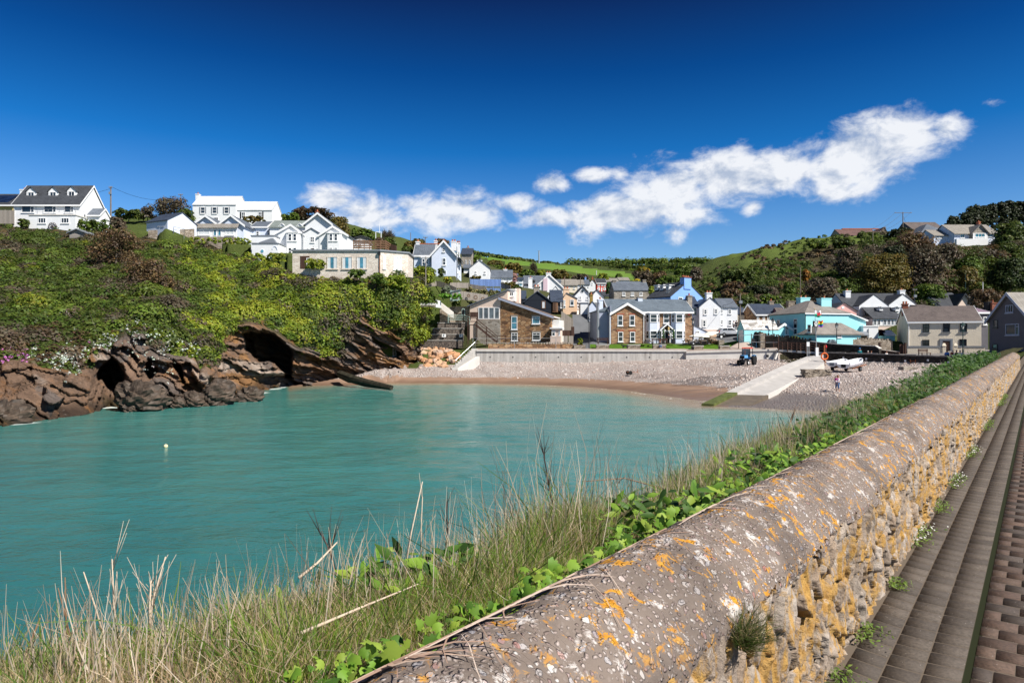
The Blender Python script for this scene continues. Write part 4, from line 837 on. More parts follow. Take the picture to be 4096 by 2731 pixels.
 for q in ((220,630,260,695),(362,625,400,690),(205,775,245,862)): h.win(*q,'sash',surround=m('white2'))
 for q in ((447,630,474,682),(547,628,588,690),(447,770,474,830),(549,770,590,842)): h.win(*q,'sash',.4)
 h.part('plinth', MB().box(-.02,h.W,-.08,-.01,-1,.35), m('blush')); q = h.fr(90,640,1.2); h._win((q[0]-.3,1.2,q[1]-1),(1,0,0),(0,-1,0),.8,1.5)
 h = H('white_garage_house','low white gabled cottage with dark slate roof between two chimneyed houses','cottage',C6,680,925,860,127,dep=6)
 h.b(680,800,705,612,0,5,'x',m('cream'),m('slatenavy'),oh=.1); h.b(800,958,708,612,-.2,6,'y',m(W),m('slatenavy'),oh=.2,barge=m(T),name='gable_wall',rname='gable_roof'); h.win(830,748,925,760,'plain',-.2,frame=m('blue'),sill=False)
 h = H('stone_fronted_cottage','dark stone cottage with a navy slate roof and two stone chimneys','cottage',C6,920,1350,870,121,dep=8)
 h.b(920,1350,700,568,0,8,'x',m('stonebrown'),m('slatenavy'),oh=.15,barge=m(T))
 for a in (932,1010,1072,1135): h.win(a,715,a+28,765,'sash')
 h.chim(1103,1163,515,585,3.6,1,mat=m('stonewall'),pots=1); h.chim(1358,1445,515,600,4,1.1,mat=m('stonewall'),pots=0); h.b(1210,1320,690,620,-1.2,3,'x',m('oldrose'),m('slatebrown'),oh=.05,name='rose_wall',rname='rose_roof'); h.win(1240,705,1266,790,'sash',-1.2)
 h = H('turquoise_garage','long low garage with a turquoise pointed gable and white-patched slate roof','garage',C6,668,762,1045,108.5,106.5,dep=6)
 z = h.fr(700,905)[1]; za = h.fr(712,785)[1]; h.blk(0,h.W,0,5.9,-1,z,za,'y',m('turq'),m('whitestone'),oh=.05)
 p = h.fr(688,1040); q = h.fr(748,905); d = h.part('garage_door', MB().box(p[0],q[0],-.04,.05,p[1]-.2,q[1]), m('trim')); h.part('handle', MB().obox(((p[0]+q[0])/2,-.07,p[1]+.9),.15,.04,.05), m('steel'), d)
 h = H('turquoise_house','big turquoise house with a hipped slate roof and two block chimneys','house',C6,1585,2170,1015,110,112,dep=12)
 x0,_ = h.fr(1582,672); x1,ze = h.fr(2165,672); y_w = 9.5
 h.blk(x0,x1,0,y_w,-1.5,ze,h.fr(1760,508,3.5)[1],'hip',m('turq'),m('slateturq'),oh=.25)
 h.part('fascia', MB().box(x0-.2,x1+.2,-.24,-.19,ze-.34,ze-.16), m(T))
 h.chim(1800,1935,478,640,2.0,1.2,mat=m('turq'),pots=1); h.chim(1520,1645,470,560,9,1.2,mat=m('turq'),pots=2)
 h.pipe(1578,690,1005,-.02)
 for yy,z0,z1 in ((2.0,ze-2.6,ze-1.0),(6.5,ze-2.6,ze-1.0),(8.3,ze-2.6,ze-1.0),(2.0,.6,2.7)): h._win((x0,yy+.9,z0),(0,-1,0),(-1,0,0),.95,z1-z0,'sash')
 e0 = h.fr(2168,690,.3); e1 = h.fr(2395,790,.3); h.part('side_extension', MB().ext([(x1+.01,.3,-1.5),(e1[0],.3,-1.5),(e1[0],.3,e1[1]),(x1+.01,.3,ze-.2)],(0,8,0)), m('turq'))
 h.part('extension_roof', MB().ext([(x1+.02,-.05,ze-.15),(e1[0]+.2,-.05,e1[1]+.03),(e1[0]+.2,-.05,e1[1]+.2),(x1+.02,-.05,ze+.02)],(0,8.6,0)), m('trim'))
 a0,az = h.fr(1685,940,-3.2); a1,_ = h.fr(2280,940,-3.2); ap = h.fr(1900,822,-1.0)[1]
 h.blk(a0,a1,-4.0,-.01,-1.5,az,max(ap,az+1.6),'hip',m('turq'),m('slateturq'),oh=.35,name='annex_wall',rname='annex_roof')
 w = h.win(2012,958,2065,1004,'tgrid',-4.0); h._win((a0,-2.0,.9),(0,-1,0),(-1,0,0),.8,1.2,'sash'); p = h.fr(1905,900,-2.9)
 h.blk(x0-3.6,x0-.01,3.0,6.6,-1.5,ze-3.0,ze-1.9,'y',m('turq'),m('slatedark'),oh=.2,barge=m(T),name='porch_wall',rname='porch_roof'); h.door(1310,900,1345,1005,m('timberd'),2.98); h._win((x0-1.6,3.0,.6),(1,0,0),(0,-1,0),.7,1.4,'tgrid')
 h.blk(x0-7.4,x0-3.65,4.0,7.5,-1.5,ze-3.4,ze-2.7,'x',m('turq'),m('slateturq'),oh=.1,name='store_wall',rname='store_roof'); h.win(1230,905,1252,965,'sash',4.0)
 h = H('white_flat_block','white flat-roofed block with a brown timber porch beside the turquoise house','building',C7,325,512,960,112,dep=6); h.b(325,512,805,None,0,6,'flat',m(W),m('trim'),oh=.1); h.door(300,905,362,960,m('timberd'),-.2); h.b(250,372,905,880,-1.2,1.1,'x',m('timberb'),m('lead'),name='porch_wall',rname='porch_roof'); h.pipe(385,830,955,0,m('lead'))
 h = H('turquoise_hut','little turquoise hut with a ribbed lean-to roof behind the crenellated wall','shed',C7,610,722,975,112,dep=3); h.b(610,722,915,862,0,3,'x',m('turq'),m('trim'),oh=.2)
 h = H('pink_house','pale pink house with a low gable and small round vent','house',C7,0,240,760,122,dep=9); h.b(-75,240,606,508,0,9,'y',m('pink'),m('slatedark'),oh=.2); p = h.fr(68,565); h.part('vent', MB().obox((p[0],-.02,p[1]),.45,.06,.4), m(W))
 h = H('twin_gabled_white_house','white house with two tall front gables, glazed doors and a chimney at each end','house',C7,275,1005,790,130,dep=10)
 h.b(95,1000,548,398,2.5,8,'x',m('bluewhite'),m('slatedark'),oh=.15,name='rear_wall',rname='rear_roof'); h.b(272,640,545,407,0,9,'y',m(W),m('slatedark'),oh=.06); h.b(636,1003,540,402,0,9,'y',m(W),m('slatedark'),oh=.06,name='gable_wall',rname='gable_roof')
 h.chim(103,167,352,425,5,1,pots=1); h.chim(785,850,345,412,5,1,pots=1)
 h.win(334,552,400,664,'cas',sill=False); 
 for a in (515,725,895): h.win(a,545,a+40,602,'sash')
 bl = MB(); p = h.fr(322,665,-.5); q = h.fr(412,598,-.5); bl.box(p[0],q[0],-.5,0,p[1]-.08,p[1])
 for i in range(8): xx = p[0]+(q[0]-p[0])*i/7; bl.bar((xx,-.48,p[1]),(xx,-.48,q[1]),.03)
 bl.bar((p[0],-.48,q[1]),(q[0],-.48,q[1]),.05); h.part('balcony', bl, m('iron'))
 e0 = h.fr(440,705,-4); e1 = h.fr(805,705,-4); zt = h.fr(560,562,-.5)[1]
 cw = h.part('conservatory', MB().box(e0[0],e1[0],-4,-.1,-.3,e0[1]-.05), m(W)); h.part('conservatory_roof', MB().ext([(e0[0]-.1,-4.3,e0[1]-.05),(e1[0]+.1,-4.3,e0[1]-.05),(e1[0]+.1,-4.3,e0[1]+.08),(e0[0]-.1,-4.3,e0[1]+.08)],(0,4.2,zt-e0[1])), m('slatedark'), cw)
 for a in (450,500,575,625,670,715): h.win(a,715,a+38,785,'plain',-4,sill=False,pane=m('glassg'))
 h.dormwin(520,570,570,600,565,-2,kind='f',dep=1.5); h.dormwin(722,775,570,600,565,-2,kind='f',dep=1.5)
 h = H('yard_wall','buff rendered retaining wall under the twin-gabled white house','wall',C7,512,740,880,126,dep=1,reg=False); h.b(512,740,798,None,0,.5,'flat',m('blush'),m('concpale'),oh=.05)
 h = H('dark_roofed_house','house with a big near-black tiled roof and pink-white gable among the trees','house',C7,1290,1690,600,140,dep=12); h.b(1300,1640,548,388,0,11,'x',m('white2'),m('slatedark'),oh=.3); h.b(1480,1700,548,395,-.6,8,'y',m('blush'),m('slatedark'),oh=.4,barge=m('iron'),name='gable_wall',rname='gable_roof')
 h = H('flat_shed_roof','low brown shed roof behind the cream house chimney','shed',C7,1000,1160,580,128,dep=5); h.b(1000,1160,556,540,0,5,'x',m('timberh'),m('slatebrown'))
 h = H('cream_house','rough cream rendered house with a mauve slate roof, dark windows and open doorway','house',C7,885,1805,1150,106.5,103.2,dep=9)
 x0,x1,ze,zr = h.b(885,1805,745,560,0,9,'x',m('cream'),m('slatebrown'),oh=.2,barge=m(T)); h.chim(818,888,515,600,3.8,1,mat=m('brick'),pots=2)
 for q in ((1068,770,1152,875),(1322,765,1410,870),(1535,765,1625,870),(1065,968,1152,1052),(1528,960,1620,1055)): h.win(*q,'grid' if q[0] < 1200 else 'sash',frame=m('iron'),sill=False); a = h.fr(q[0]-20,q[3]+10); b = h.fr(q[2]+15,q[3]+2); (q[3] < 900) and h.part('sill', MB().box(a[0],b[0],-.14,-.005,a[1],b[1]), m('lead'))
 h.door(1310,975,1420,1150,m('timberd'),0,frame=m('lead'),handle=False); a = h.fr(1283,975); b = h.fr(1445,955); dz = h.fr(1300,1150)[1]
 h.part('door_surround', MB().box(a[0],h.fr(1308,970)[0],-.1,-.005,dz,b[1]).box(h.fr(1421,970)[0],b[0],-.1,-.005,dz,b[1]).box(h.fr(1308,970)[0],h.fr(1421,970)[0],-.1,-.005,a[1]+.0,b[1]), m('lead'))
 h.pipe(892,750,1140,0,m(T));
 fw = H('cream_garden_wall','low cream boundary wall with grey coping and two capped gate piers before the cream house','wall',C7,878,1850,1152,103.2,99.6,dep=.3,reg=False)
 for a,b in ((878,1312),(1505,1560),(1592,1850)): p = fw.fr(a,1152); q = fw.fr(b,1062); fw.part('wall', MB().box(p[0],q[0],0,.35,p[1]-.6,q[1]), m('cream')); fw.part('coping', MB().box(p[0]-.05,q[0]+.05,-.06,.41,q[1]+.004,q[1]+.2), m('lead'))
 for a in (1316,1460): p = fw.fr(a,1152); q = fw.fr(a+44,1045); fw.part('gate_pier', MB().box(p[0],q[0],-.1,.45,p[1]-.6,q[1]).frus(((p[0]+q[0])/2,.17,q[1]),q[0]-p[0]+.12,.65,.42,.25,.2), m('cream'))
 h = H('grey_gabled_house','dark grey rendered gable house with pale bargeboards and a lichened roof at right','house',C7,1905,2440,1100,90,83,dep=14,reg=True)
 a = h.fr(1880,745); ax = h.fr(2155,392)
 xm = ax[0]; x0 = 0; x1 = 2*xm; z0e = a[1]+.2
 h.blk(0,x1,0,12,-2,z0e,ax[1],'y',m('greyhouse'),m('slatelichen'),oh=.4,barge=m('greyblue'))
 h.win(2112,528,2208,632,'cas3',frame=m('greyblue')); h.win(2112,765,2282,910,'pic',frame=m('greyblue')); h.win(1958,720,2012,815,'plain',frame=m('iron')); h.win(1945,1022,2010,1085,'plain',frame=m('iron'))
 h = H('brick_chimney_house','shadowed house with a mauve roof and a tall mossy brick chimney','house',C7,1762,1900,1080,108,dep=8); h.b(1762,1890,628,572,0,8,'x',m('greyhouse'),tinted('slatemauve',(.22,.15,.2)),oh=.2,barge=m(T)); h.chim(1940,2000,500,620,2,1,mat=m('brick'),pots=1); h.chim(1886,1938,490,620,2.4,1,mat=m('black'),pots=0); h.win(1828,680,1870,780,'sash')
 h = H('red_roofed_barn','long low barn with a dull red roof on the crest of the right-hand hill','barn',C8,420,905,515,232,dep=10); h.b(440,830,512,444,0,10,'x',m('stonegrey'),m('roofred'),oh=.2); h.part('ridge_tiles', MB().box(h.fr(440,444,5)[0],h.fr(830,444,5)[0],4.7,5.3,h.fr(640,444,5)[1]+.15,h.fr(640,444,5)[1]+.45), m('ridge'))
 h.b(810,922,490,420,-2,10,'y',m('stonewall'),m('roofred'),oh=.2,name='gable_wall',rname='gable_roof',apex=.7); h.chim(880,902,415,450,-1.9,1.2,mat=m('stonewall'),pots=0); h.dormwin(628,668,480,510,465,.3); h.chim(526,536,430,445,5,.5,mat=m('iron'),pots=0)
 h = H('hilltop_hipped_house','grey hipped-roof house behind the hedge on the right-hand hill','house',C8,1265,1570,500,190,dep=11); h.b(1275,1565,468,385,0,11,'hip',m('bluewhite'),m('slate'),oh=.5)
 h.b(1190,1520,445,370,12,10,'x',m('greyhouse'),m('slatebrown'),oh=.3,name='rear_wall',rname='rear_roof')
 h = H('hilltop_white_house','broad white house with a grey slate-hung gable standing over the right-hand wood','house',C8,1630,2090,615,180,dep=10)
 h.b(1405,1635,505,452,2.5,7,'x',m('bluewhite'),m('slatelichen'),oh=.3,name='left_wall',rname='left_roof'); h.b(1620,2080,482,398,0,10,'x',m('bluewhite'),m('slatelichen'),oh=.5)
 h.b(1810,1975,478,392,-1.2,6,'y',m('stonegrey'),m('slatelichen'),oh=.4,name='gable_wall',rname='gable_roof'); p = h.fr(1815,605,-1.21); q = h.fr(1970,480,-1.21); h.part('white_front', MB().box(p[0],q[0],-1.3,-1.205,p[1],q[1]), m(W)); h.chim(1878,1898,358,395,4,1,mat=m('pot'),pots=1)
 h.win(1684,488,1726,530,'cas',pane=m('glassb')); h.win(1840,482,1942,522,'cas3',-1.3,pane=m('glassb')); h.win(1975,485,2020,518,'cas',pane=m('glassb')); h.win(1750,562,1782,602,'plain'); h.win(1852,560,1884,600,'plain',-1.3)
 h.part('terrace_wall', MB().box(h.fr(1640,540,-2)[0],h.fr(1970,540,-2)[0],-2.2,-1.35,-2,h.fr(1640,540,-2)[1]), m(W))
 for a in (1430,1470,1575): h.win(a,512,a+35,535,'cas',2.5)
village(); seafront()
# ---------------------------------------------------------------- terrain
NX, NY = .79, -.61; UX, UY = .61, .79            # the sea-wall path: normal and direction; p = offset from the wall foot, t = along
_l = math.hypot(NX,NY); NX/=_l; NY/=_l; _l = math.hypot(UX,UY); UX/=_l; UY/=_l
def wp(p, t, drop): return Vector((NX*(p-.825)+UX*t, NY*(p-.825)+UY*t, HC-drop))
def ptof(x, y): return NX*x+NY*y+.825, UX*x+UY*y
CLIFF = {-700:((1740,41),(1600,45),(1450,50),(1300,60),(1100,88),(900,122)),
 -300:((1725,43),(1600,46),(1450,51),(1300,61),(1100,88),(905,124)), 0:((1702,46.1),(1600,48.5),(1500,51),(1430,53.5),(1300,64),(1150,82),(1000,105),(905,128)),
 200:((1682,49),(1600,50.5),(1480,54),(1420,57),(1300,66),(1150,83),(1000,106),(912,128)), 350:((1655,54),(1560,55),(1480,57),(1400,59),(1300,66),(1150,83),(1000,108),(935,122)),
 440:((1630,60),(1550,62),(1450,62),(1380,62.5),(1300,67),(1150,84),(1000,108),(930,124)), 560:((1637,57.5),(1540,59),(1450,61),(1350,63),(1250,70),(1100,90),(1000,110),(945,124)),
 650:((1612,63.5),(1540,64.5),(1430,65.5),(1340,67),(1200,79),(1050,100),(960,121)), 740:((1612,63),(1540,64.5),(1450,66.5),(1395,68),(1270,77),(1150,90),(1020,112),(962,125)),
 820:((1612,63),(1540,65.5),(1440,67.5),(1395,69.5),(1280,79),(1150,93),(1010,117),(965,125)), 900:((1597,68),(1500,72),(1420,75),(1330,78),(1200,90),(1100,103),(1010,121)),
 1000:((1582,73),(1500,79),(1400,81),(1300,83),(1200,92),(1100,105),(1025,118)), 1130:((1548,88),(1500,87),(1360,87),(1250,91),(1150,95.5),(1085,98)),
 1250:((1530,93),(1470,92),(1390,90),(1300,91),(1200,93.5),(1112,96.5)), 1380:((1505,96),(1450,95.2),(1350,94.6),(1270,94.2),(1200,95),(1122,96.8)),
 1500:((1472,99.5),(1400,98),(1330,97.4),(1250,96.8),(1180,96.6),(1118,96.8)), 1600:((1462,104),(1400,101.5),(1300,99.5),(1200,98.8),(1105,99.2)), 1650:((1452,108),(1400,106.5),(1300,104),(1200,103),(1110,102.2)),
 1700:((1440,113.5),(1380,114),(1300,114.4),(1200,114.8),(1120,116))}
WATERLINE = [(-700,41),(-300,43),(0,46.1),(200,49),(350,54),(440,60),(500,57),(560,57.5),(650,63.5),(740,63),(820,63),(900,68),(1000,73),(1130,88),(1300,95),(1560,97.5),(2000,96),(2300,90),(2500,82),(2700,70),(2850,60.5),(2990,59.5),(3200,56.7),(3420,54),(3700,50),(4200,44)]
QA = at(3300,1412,98); QB = gz(3880,88.2,3.75)
def ground_points():
 g = list(GP)
 def a(px,row,d): g.append(tuple(at(px,row,d)))
 def z(px,d,zz): g.append(tuple(gz(px,d,zz)))
 wl = np.array(WATERLINE)
 for px,d in WATERLINE[12:]:
  z(px,d,0.0); z(px,d-8,-.9); z(px,max(d-26,20),-2.2)
 for px,c in CLIFF.items():
  d0 = c[0][1]; dt = c[-1][1]; zt = HC-(c[-1][0]-CY)*dt/F
  z(px,dt+1.4,zt-.35)
  if dt-d0 > 22: z(px,d0-6,-2.5); z(px,d0+6,-1.2); z(px,dt-9,max(zt-9,-1))
  else: zb = HC-(c[0][0]-CY)*d0/F; z(px,d0,min(zb,2)); z(px,d0+1.0 if dt > d0+1 else d0+.3,min(zb,2))
 for px in (-2500,-700,500,1500,2500,3300): z(px,18,-3)
 z(-2500,43,-2); z(-2500,50,-1); z(-2500,125,26); z(5600,18,3)
 for d_,zz in ((102,2.2),(105,2.6),(108,4.2),(110,4.9),(113,6)): z(1676,d_,zz)
 for px in (1715,1780,1850):
  z(px,109.8,4.6); z(px,113.4,4.9); z(px,114.9,10.5); z(px,116.5,12.6)
 for px,row,d in ((1640,1468,105),(1900,1475,103),(1300,1520,97),(1560,1490,102)): a(px,row,d)
 for px,row in ((1925,1457),(2250,1456),(2450,1450),(2750,1437),(2900,1434),(3115,1440)): a(px,row,103.7)
 for px in (1925,2250,2450,2750,2900,3110): z(px,104.9,4.62); z(px,107,4.74)
 z(2050,112,5.4); z(1930,112,5.4)
 for px in (2350,2500,2750,2950): z(px,107.5,4.85); z(px,111.6,5.55)
 a(2985,1459,92); a(2900,1480,88); a(3100,1452,95); a(2700,1500,88); a(3040,1530,76); a(3352,1567,68); a(3300,1500,78); a(3440,1484,86)
 z(3150,99,3.2); z(3230,104,3.2); z(3180,112,3.4); z(3120,112,3.6); z(3290,107,3.3)
 for px,dd in ((3312,.4),(3500,.4),(3700,.4),(3860,.4)):
  x = (px-CX)/F; k = QB-QA; s = (x*QA.y-QA.x)/(k.x-x*k.y); q = QA+k*s
  g.append((q.x-.25,q.y-.35,2.42)); g.append((q.x+.35,q.y+.45,q.z)); g.append((q.x+4,q.y+5,q.z+.05))
 for px,row,d in ((2330,1385,112),(2400,1345,118),(2385,1300,130),(2375,1282,142),(2800,1368,113.5),(2850,1340,120),(2900,1330,124),(2960,1360,110),(2880,1375,111)): a(px,row,d)
 for px,row,d in ((3000,1368,107),(3130,1372,107),(3250,1385,106),(3420,1392,108),(3560,1400,108),(3700,1412,103),(3850,1412,103),(3960,1405,100),(4090,1400,95)): a(px,row,d)
 for t in (12,20,30,40,52,64,76,86):
  for p,dz in ((-7,None),(-.4,1.9),(3,1.72),(14,1.5),(40,.8)):
   v = wp(p,t,dz or 0)
   if p == -7: v.z = float(np.interp(t,[44,52,64,76,86],[-1.2,0,1.2,2.0,2.4]))
   if v.y > 8: g.append(tuple(v))
 for px,row,d in ((-700,880,160),(0,885,165),(300,878,170),(560,874,160),(600,948,125),(670,950,125),(740,952,126),(640,940,129),(720,942,130),(700,868,165),(900,860,190),(1150,862,165),(1300,872,165),(1420,915,160),(1560,948,165),(1720,978,185),(1850,1015,250),(-2500,900,170),
  (1885,1014,450),(2000,1030,470),(2150,1050,500),(2300,1064,560),(2500,1062,640),(2700,1058,640),(2830,1054,600),(1950,1070,330),(2200,1098,360),(2500,1116,380),(2750,1108,340),(1960,1105,240),(2100,1140,240),(2400,1180,260),(2650,1190,230),
  (2760,1300,136),(2900,1272,142),(3050,1268,142),(3200,1262,142),(3400,1262,146),(3600,1242,148),(3800,1242,152),(4100,1240,150),(4700,1240,150),(5600,1240,150),
  (2790,1180,190),(2950,1150,190),(3150,1130,180),(3400,1105,170),(3650,1065,168),(3850,1042,168),(4100,1000,165),(4700,980,165),(5600,980,165),
  (2775,1070,260),(2860,1030,240),(2995,1000,235),(3135,968,232),(3239,952,230),(3400,948,228),(3530,935,220),(3640,955,200),(3740,985,182),(4000,980,182),(4100,960,185),(4700,940,190),(5600,940,190)): a(px,row,d)
 for px in (-2500,-700,300,1000,1500): z(px,420,28)
 for px in (2850,3200,3600,4200,5600): z(px,420,44)
 for px in (-2500,0,1200,1885,2300,2830,3600,5600): z(px,900,24); z(px,3200,10)
 return g
def build_terrain():
 global TER
 TER = TIN(ground_points())
 cols = np.concatenate([np.arange(-2400,-100,60),np.arange(-100,4200,10),np.arange(4200,5560,50)]).astype(float)
 rows = np.concatenate([np.arange(20,50,1.5),np.arange(50,130,.55),130*1.016**np.arange(0,56),130*1.016**56*1.035**np.arange(0,60)]); rows = rows[rows < 3100]
 P,D = np.meshgrid(cols,rows); X = (P-CX)/F*D; Y = D; Z = TER(X,Y)[:,0].reshape(P.shape); Z = np.where(np.isnan(Z),-4,Z)
 q = np.stack([X.ravel(),Y.ravel(),np.zeros(X.size)],1); n = (fbm(q*.12,4,3)-.5).reshape(P.shape); n2 = (fbm(q*.02,3,9)-.5).reshape(P.shape)
 rough = (D > 150)*1.0; hill = (D > 134)&(P > 2720)
 Z = Z+n*np.where(hill,2.2,.8)*rough+n2*np.where(D > 300,5,0)*rough
 beach = (D < 103.9)&(Z < 3.6)&(P > 1100); Z = Z+np.where(beach,(fbm(q*.35,4,5)-.5).reshape(P.shape)*.16,0)
 ct = cliff_tin(); keys = sorted(CLIFF); b0 = np.interp(P,keys,[CLIFF[k][0][0] for k in keys]); d0 = np.interp(P,keys,[CLIFF[k][0][1] for k in keys]); zb = np.minimum(HC-(b0-CY)*d0/F,2.1)
 rw = CY-(Z-HC)/D*F; cd_ = ct(P,np.minimum(rw,b0+40))[:,0].reshape(P.shape); fr = (P > -690)&(P < 1690)&~np.isnan(cd_)&(D < cd_+np.where((P > 880)&(P < 1200),13,5.0))&(rw < b0-4); Z = np.where(fr,np.minimum(Z,zb-.25),Z)
 V = np.stack([X.ravel(),Y.ravel(),Z.ravel()],1); nr,nc = P.shape
 i = np.arange(nr*nc).reshape(nr,nc); Fc = np.stack([i[:-1,:-1],i[:-1,1:],i[1:,1:],i[1:,:-1]],-1).reshape(-1,4)
 pc = P.ravel()[Fc].mean(1); dc = D.ravel()[Fc].mean(1); xc = V[Fc][:,:,0].mean(1); yc = V[Fc][:,:,1].mean(1)
 kx,ky = QB.x-QA.x, QB.y-QA.y; side = (xc-QA.x)*ky-(yc-QA.y)*kx      # <0 behind the quay face
 pp,tt = ptof(xc,yc)
 cls = np.zeros(len(Fc),int)
 zc = V[Fc][:,:,2].mean(1); cls[(pc > 1050)&(pc < 3305)&(dc < 104.2)&(zc < 3.8)] = 1
 cls[(pc >= 3305)&(side > 0)&(pp < -3.5)&(dc < 104)] = 1
 cls[(pc > 3115)&(pc < 3300)&(dc < 112)&(dc > 98)] = 7
 cls[(pc > 1900)&(pc < 3130)&(dc >= 104.2)&(dc < 107.3)] = 2
 cls[(pc > 2355)&(pc < 3005)&(dc >= 107.3)&(dc < 111.8)] = 3
 cls[(pc > 2290)&(pc < 2440)&(dc >= 107.3)&(dc < 146)&~((pc > 2355)&(dc < 111.8))] = 4
 cls[(pc > 2700)&(pc < 2985)&(dc >= 111.8)&(dc < 126)] = 4
 cls[(pc >= 3005)&(pc < 3300)&(dc >= 104.2)&(dc < 111)&~((pc > 3115)&(dc < 112))] = 5
 cls[cls == 7] = 0; bridge = (pc > 3115)&(pc < 3300)&(dc < 112)&(dc > 97)&(zc < 4.2); cls[bridge] = 0
 cls[(pc > 3290)&(side <= 0)&(dc < 108)&(pp < 6)] = 5
 fy = dc; cls[(dc > 300)&(pc > 1830)&(pc < 2760)] = 6
 row = CY-(V[Fc][:,:,2].mean(1)-HC)/dc*F
 field = (dc > 250)&(pc > 1830)&(pc < 2620)&(row < 1122-(2620-pc)*.125+8)&(row > 1019+(pc-1885)*.118-2)&(dc < 620); cls[(cls == 6)&~field] = 0
 C = np.tile(np.array([.05,.075,.018]),(len(V),1)); pr,dr = P.ravel(),D.ravel()
 def cz(mask,c): C[mask] = c
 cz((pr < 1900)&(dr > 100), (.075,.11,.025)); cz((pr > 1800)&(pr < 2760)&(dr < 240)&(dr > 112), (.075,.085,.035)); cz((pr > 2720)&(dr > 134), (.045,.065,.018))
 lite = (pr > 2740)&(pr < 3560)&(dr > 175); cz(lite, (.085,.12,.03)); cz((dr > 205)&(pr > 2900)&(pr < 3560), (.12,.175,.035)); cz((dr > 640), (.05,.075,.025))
 cz((pr > 3112)&(pr < 3305)&(dr > 96)&(dr < 113), (.03,.026,.02)); br = fbm(q*.06,4,21) > .56; cz(br&(pr > 2720)&(dr > 134)&(dr < 215), (.07,.055,.03))  # ground under the footbridge coloured near black to stand in for shade
 nm = ('ground','beach','promenade','lawn','road','quay_deck','pasture'); mt = ('ground','beach','prom','lawn','asphalt','quaydeck','pasture')
 sand = sst(1.05,.45,Z.ravel())*(pr < 2920); rw2 = CY-(Z.ravel()-HC)/dr*F; wet = np.maximum(sst(.62,.05,Z.ravel()),(pr > 2930)*sst(.85,.4,Z.ravel())); wet = np.maximum(wet,sst(.47,.6,fbm(q*np.array([.16,.6,1]),4,77))*sst(2450,2650,pr)*(pr < 2990)*sst(1490,1510,rw2)*.9)
 for k in range(7):
  f = Fc[cls == k]
  if not len(f): continue
  u,inv = np.unique(f,return_inverse=True)
  at_ = {'sand':sand[u],'wet':wet[u]} if k == 1 else None
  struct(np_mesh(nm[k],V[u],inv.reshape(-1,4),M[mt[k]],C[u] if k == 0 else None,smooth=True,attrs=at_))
 n = 34000; px = RNG.uniform(1250,3900,n); d = RNG.uniform(56,104,n); x = (px-CX)/F*d; zz = TER(x,d)[:,0]; pp,tt = ptof(x,d)
 sd = (x-QA.x)*ky-(d-QA.y)*kx; ok = (zz > .55)&(zz < 3.5)&((px < 3300)|(sd > .5))&(pp < -4)&~((px < 2900)&(zz < 1.0)&(RNG.random(n) < .9)); x,d,zz = x[ok],d[ok],zz[ok]; n = len(x)
 s = RNG.gamma(2.0,.022,n)+.03
 ic = np.array([(0,0,1),(.9,0,.3),(.28,.85,.3),(-.73,.53,.3),(-.73,-.53,.3),(.28,-.85,.3),(.73,.53,-.4),(-.28,.85,-.4),(-.9,0,-.4),(-.28,-.85,-.4),(.73,-.53,-.4)])
 tr = np.array([(0,1,2),(0,2,3),(0,3,4),(0,4,5),(0,5,1),(1,6,2),(2,7,3),(3,8,4),(4,9,5),(5,10,1),(1,10,6),(2,6,7),(3,7,8),(4,8,9),(5,9,10)])
 an = RNG.uniform(0,6.28,n); sx = s*RNG.uniform(.8,1.6,n); sy = s*RNG.uniform(.6,1,n); sz = s*RNG.uniform(.45,.8,n)
 vx = ic[None,:,0]*sx[:,None]; vy = ic[None,:,1]*sy[:,None]; VV = np.stack([x[:,None]+vx*np.cos(an)[:,None]-vy*np.sin(an)[:,None], d[:,None]+vx*np.sin(an)[:,None]+vy*np.cos(an)[:,None], zz[:,None]+.0+ic[None,:,2]*sz[:,None]],-1).reshape(-1,3)
 FF = (tr[None]+np.arange(n)[:,None,None]*11).reshape(-1,3); pal = np.array([(.52,.46,.43),(.62,.57,.54),(.40,.33,.30),(.45,.33,.27),(.30,.26,.25),(.58,.50,.45)])
 C = np.repeat(pal[RNG.integers(0,6,n)]*RNG.uniform(.75,1.15,(n,1)),11,axis=0); wz = np.repeat(sst(.75,.45,zz),11)[:,None]; C = C*(1-.6*wz)
 tag(np_mesh('pebbles',VV,FF,M['twig'],C),'pale rounded pebbles strewn over the whole beach','pebbles',kind='stuff')
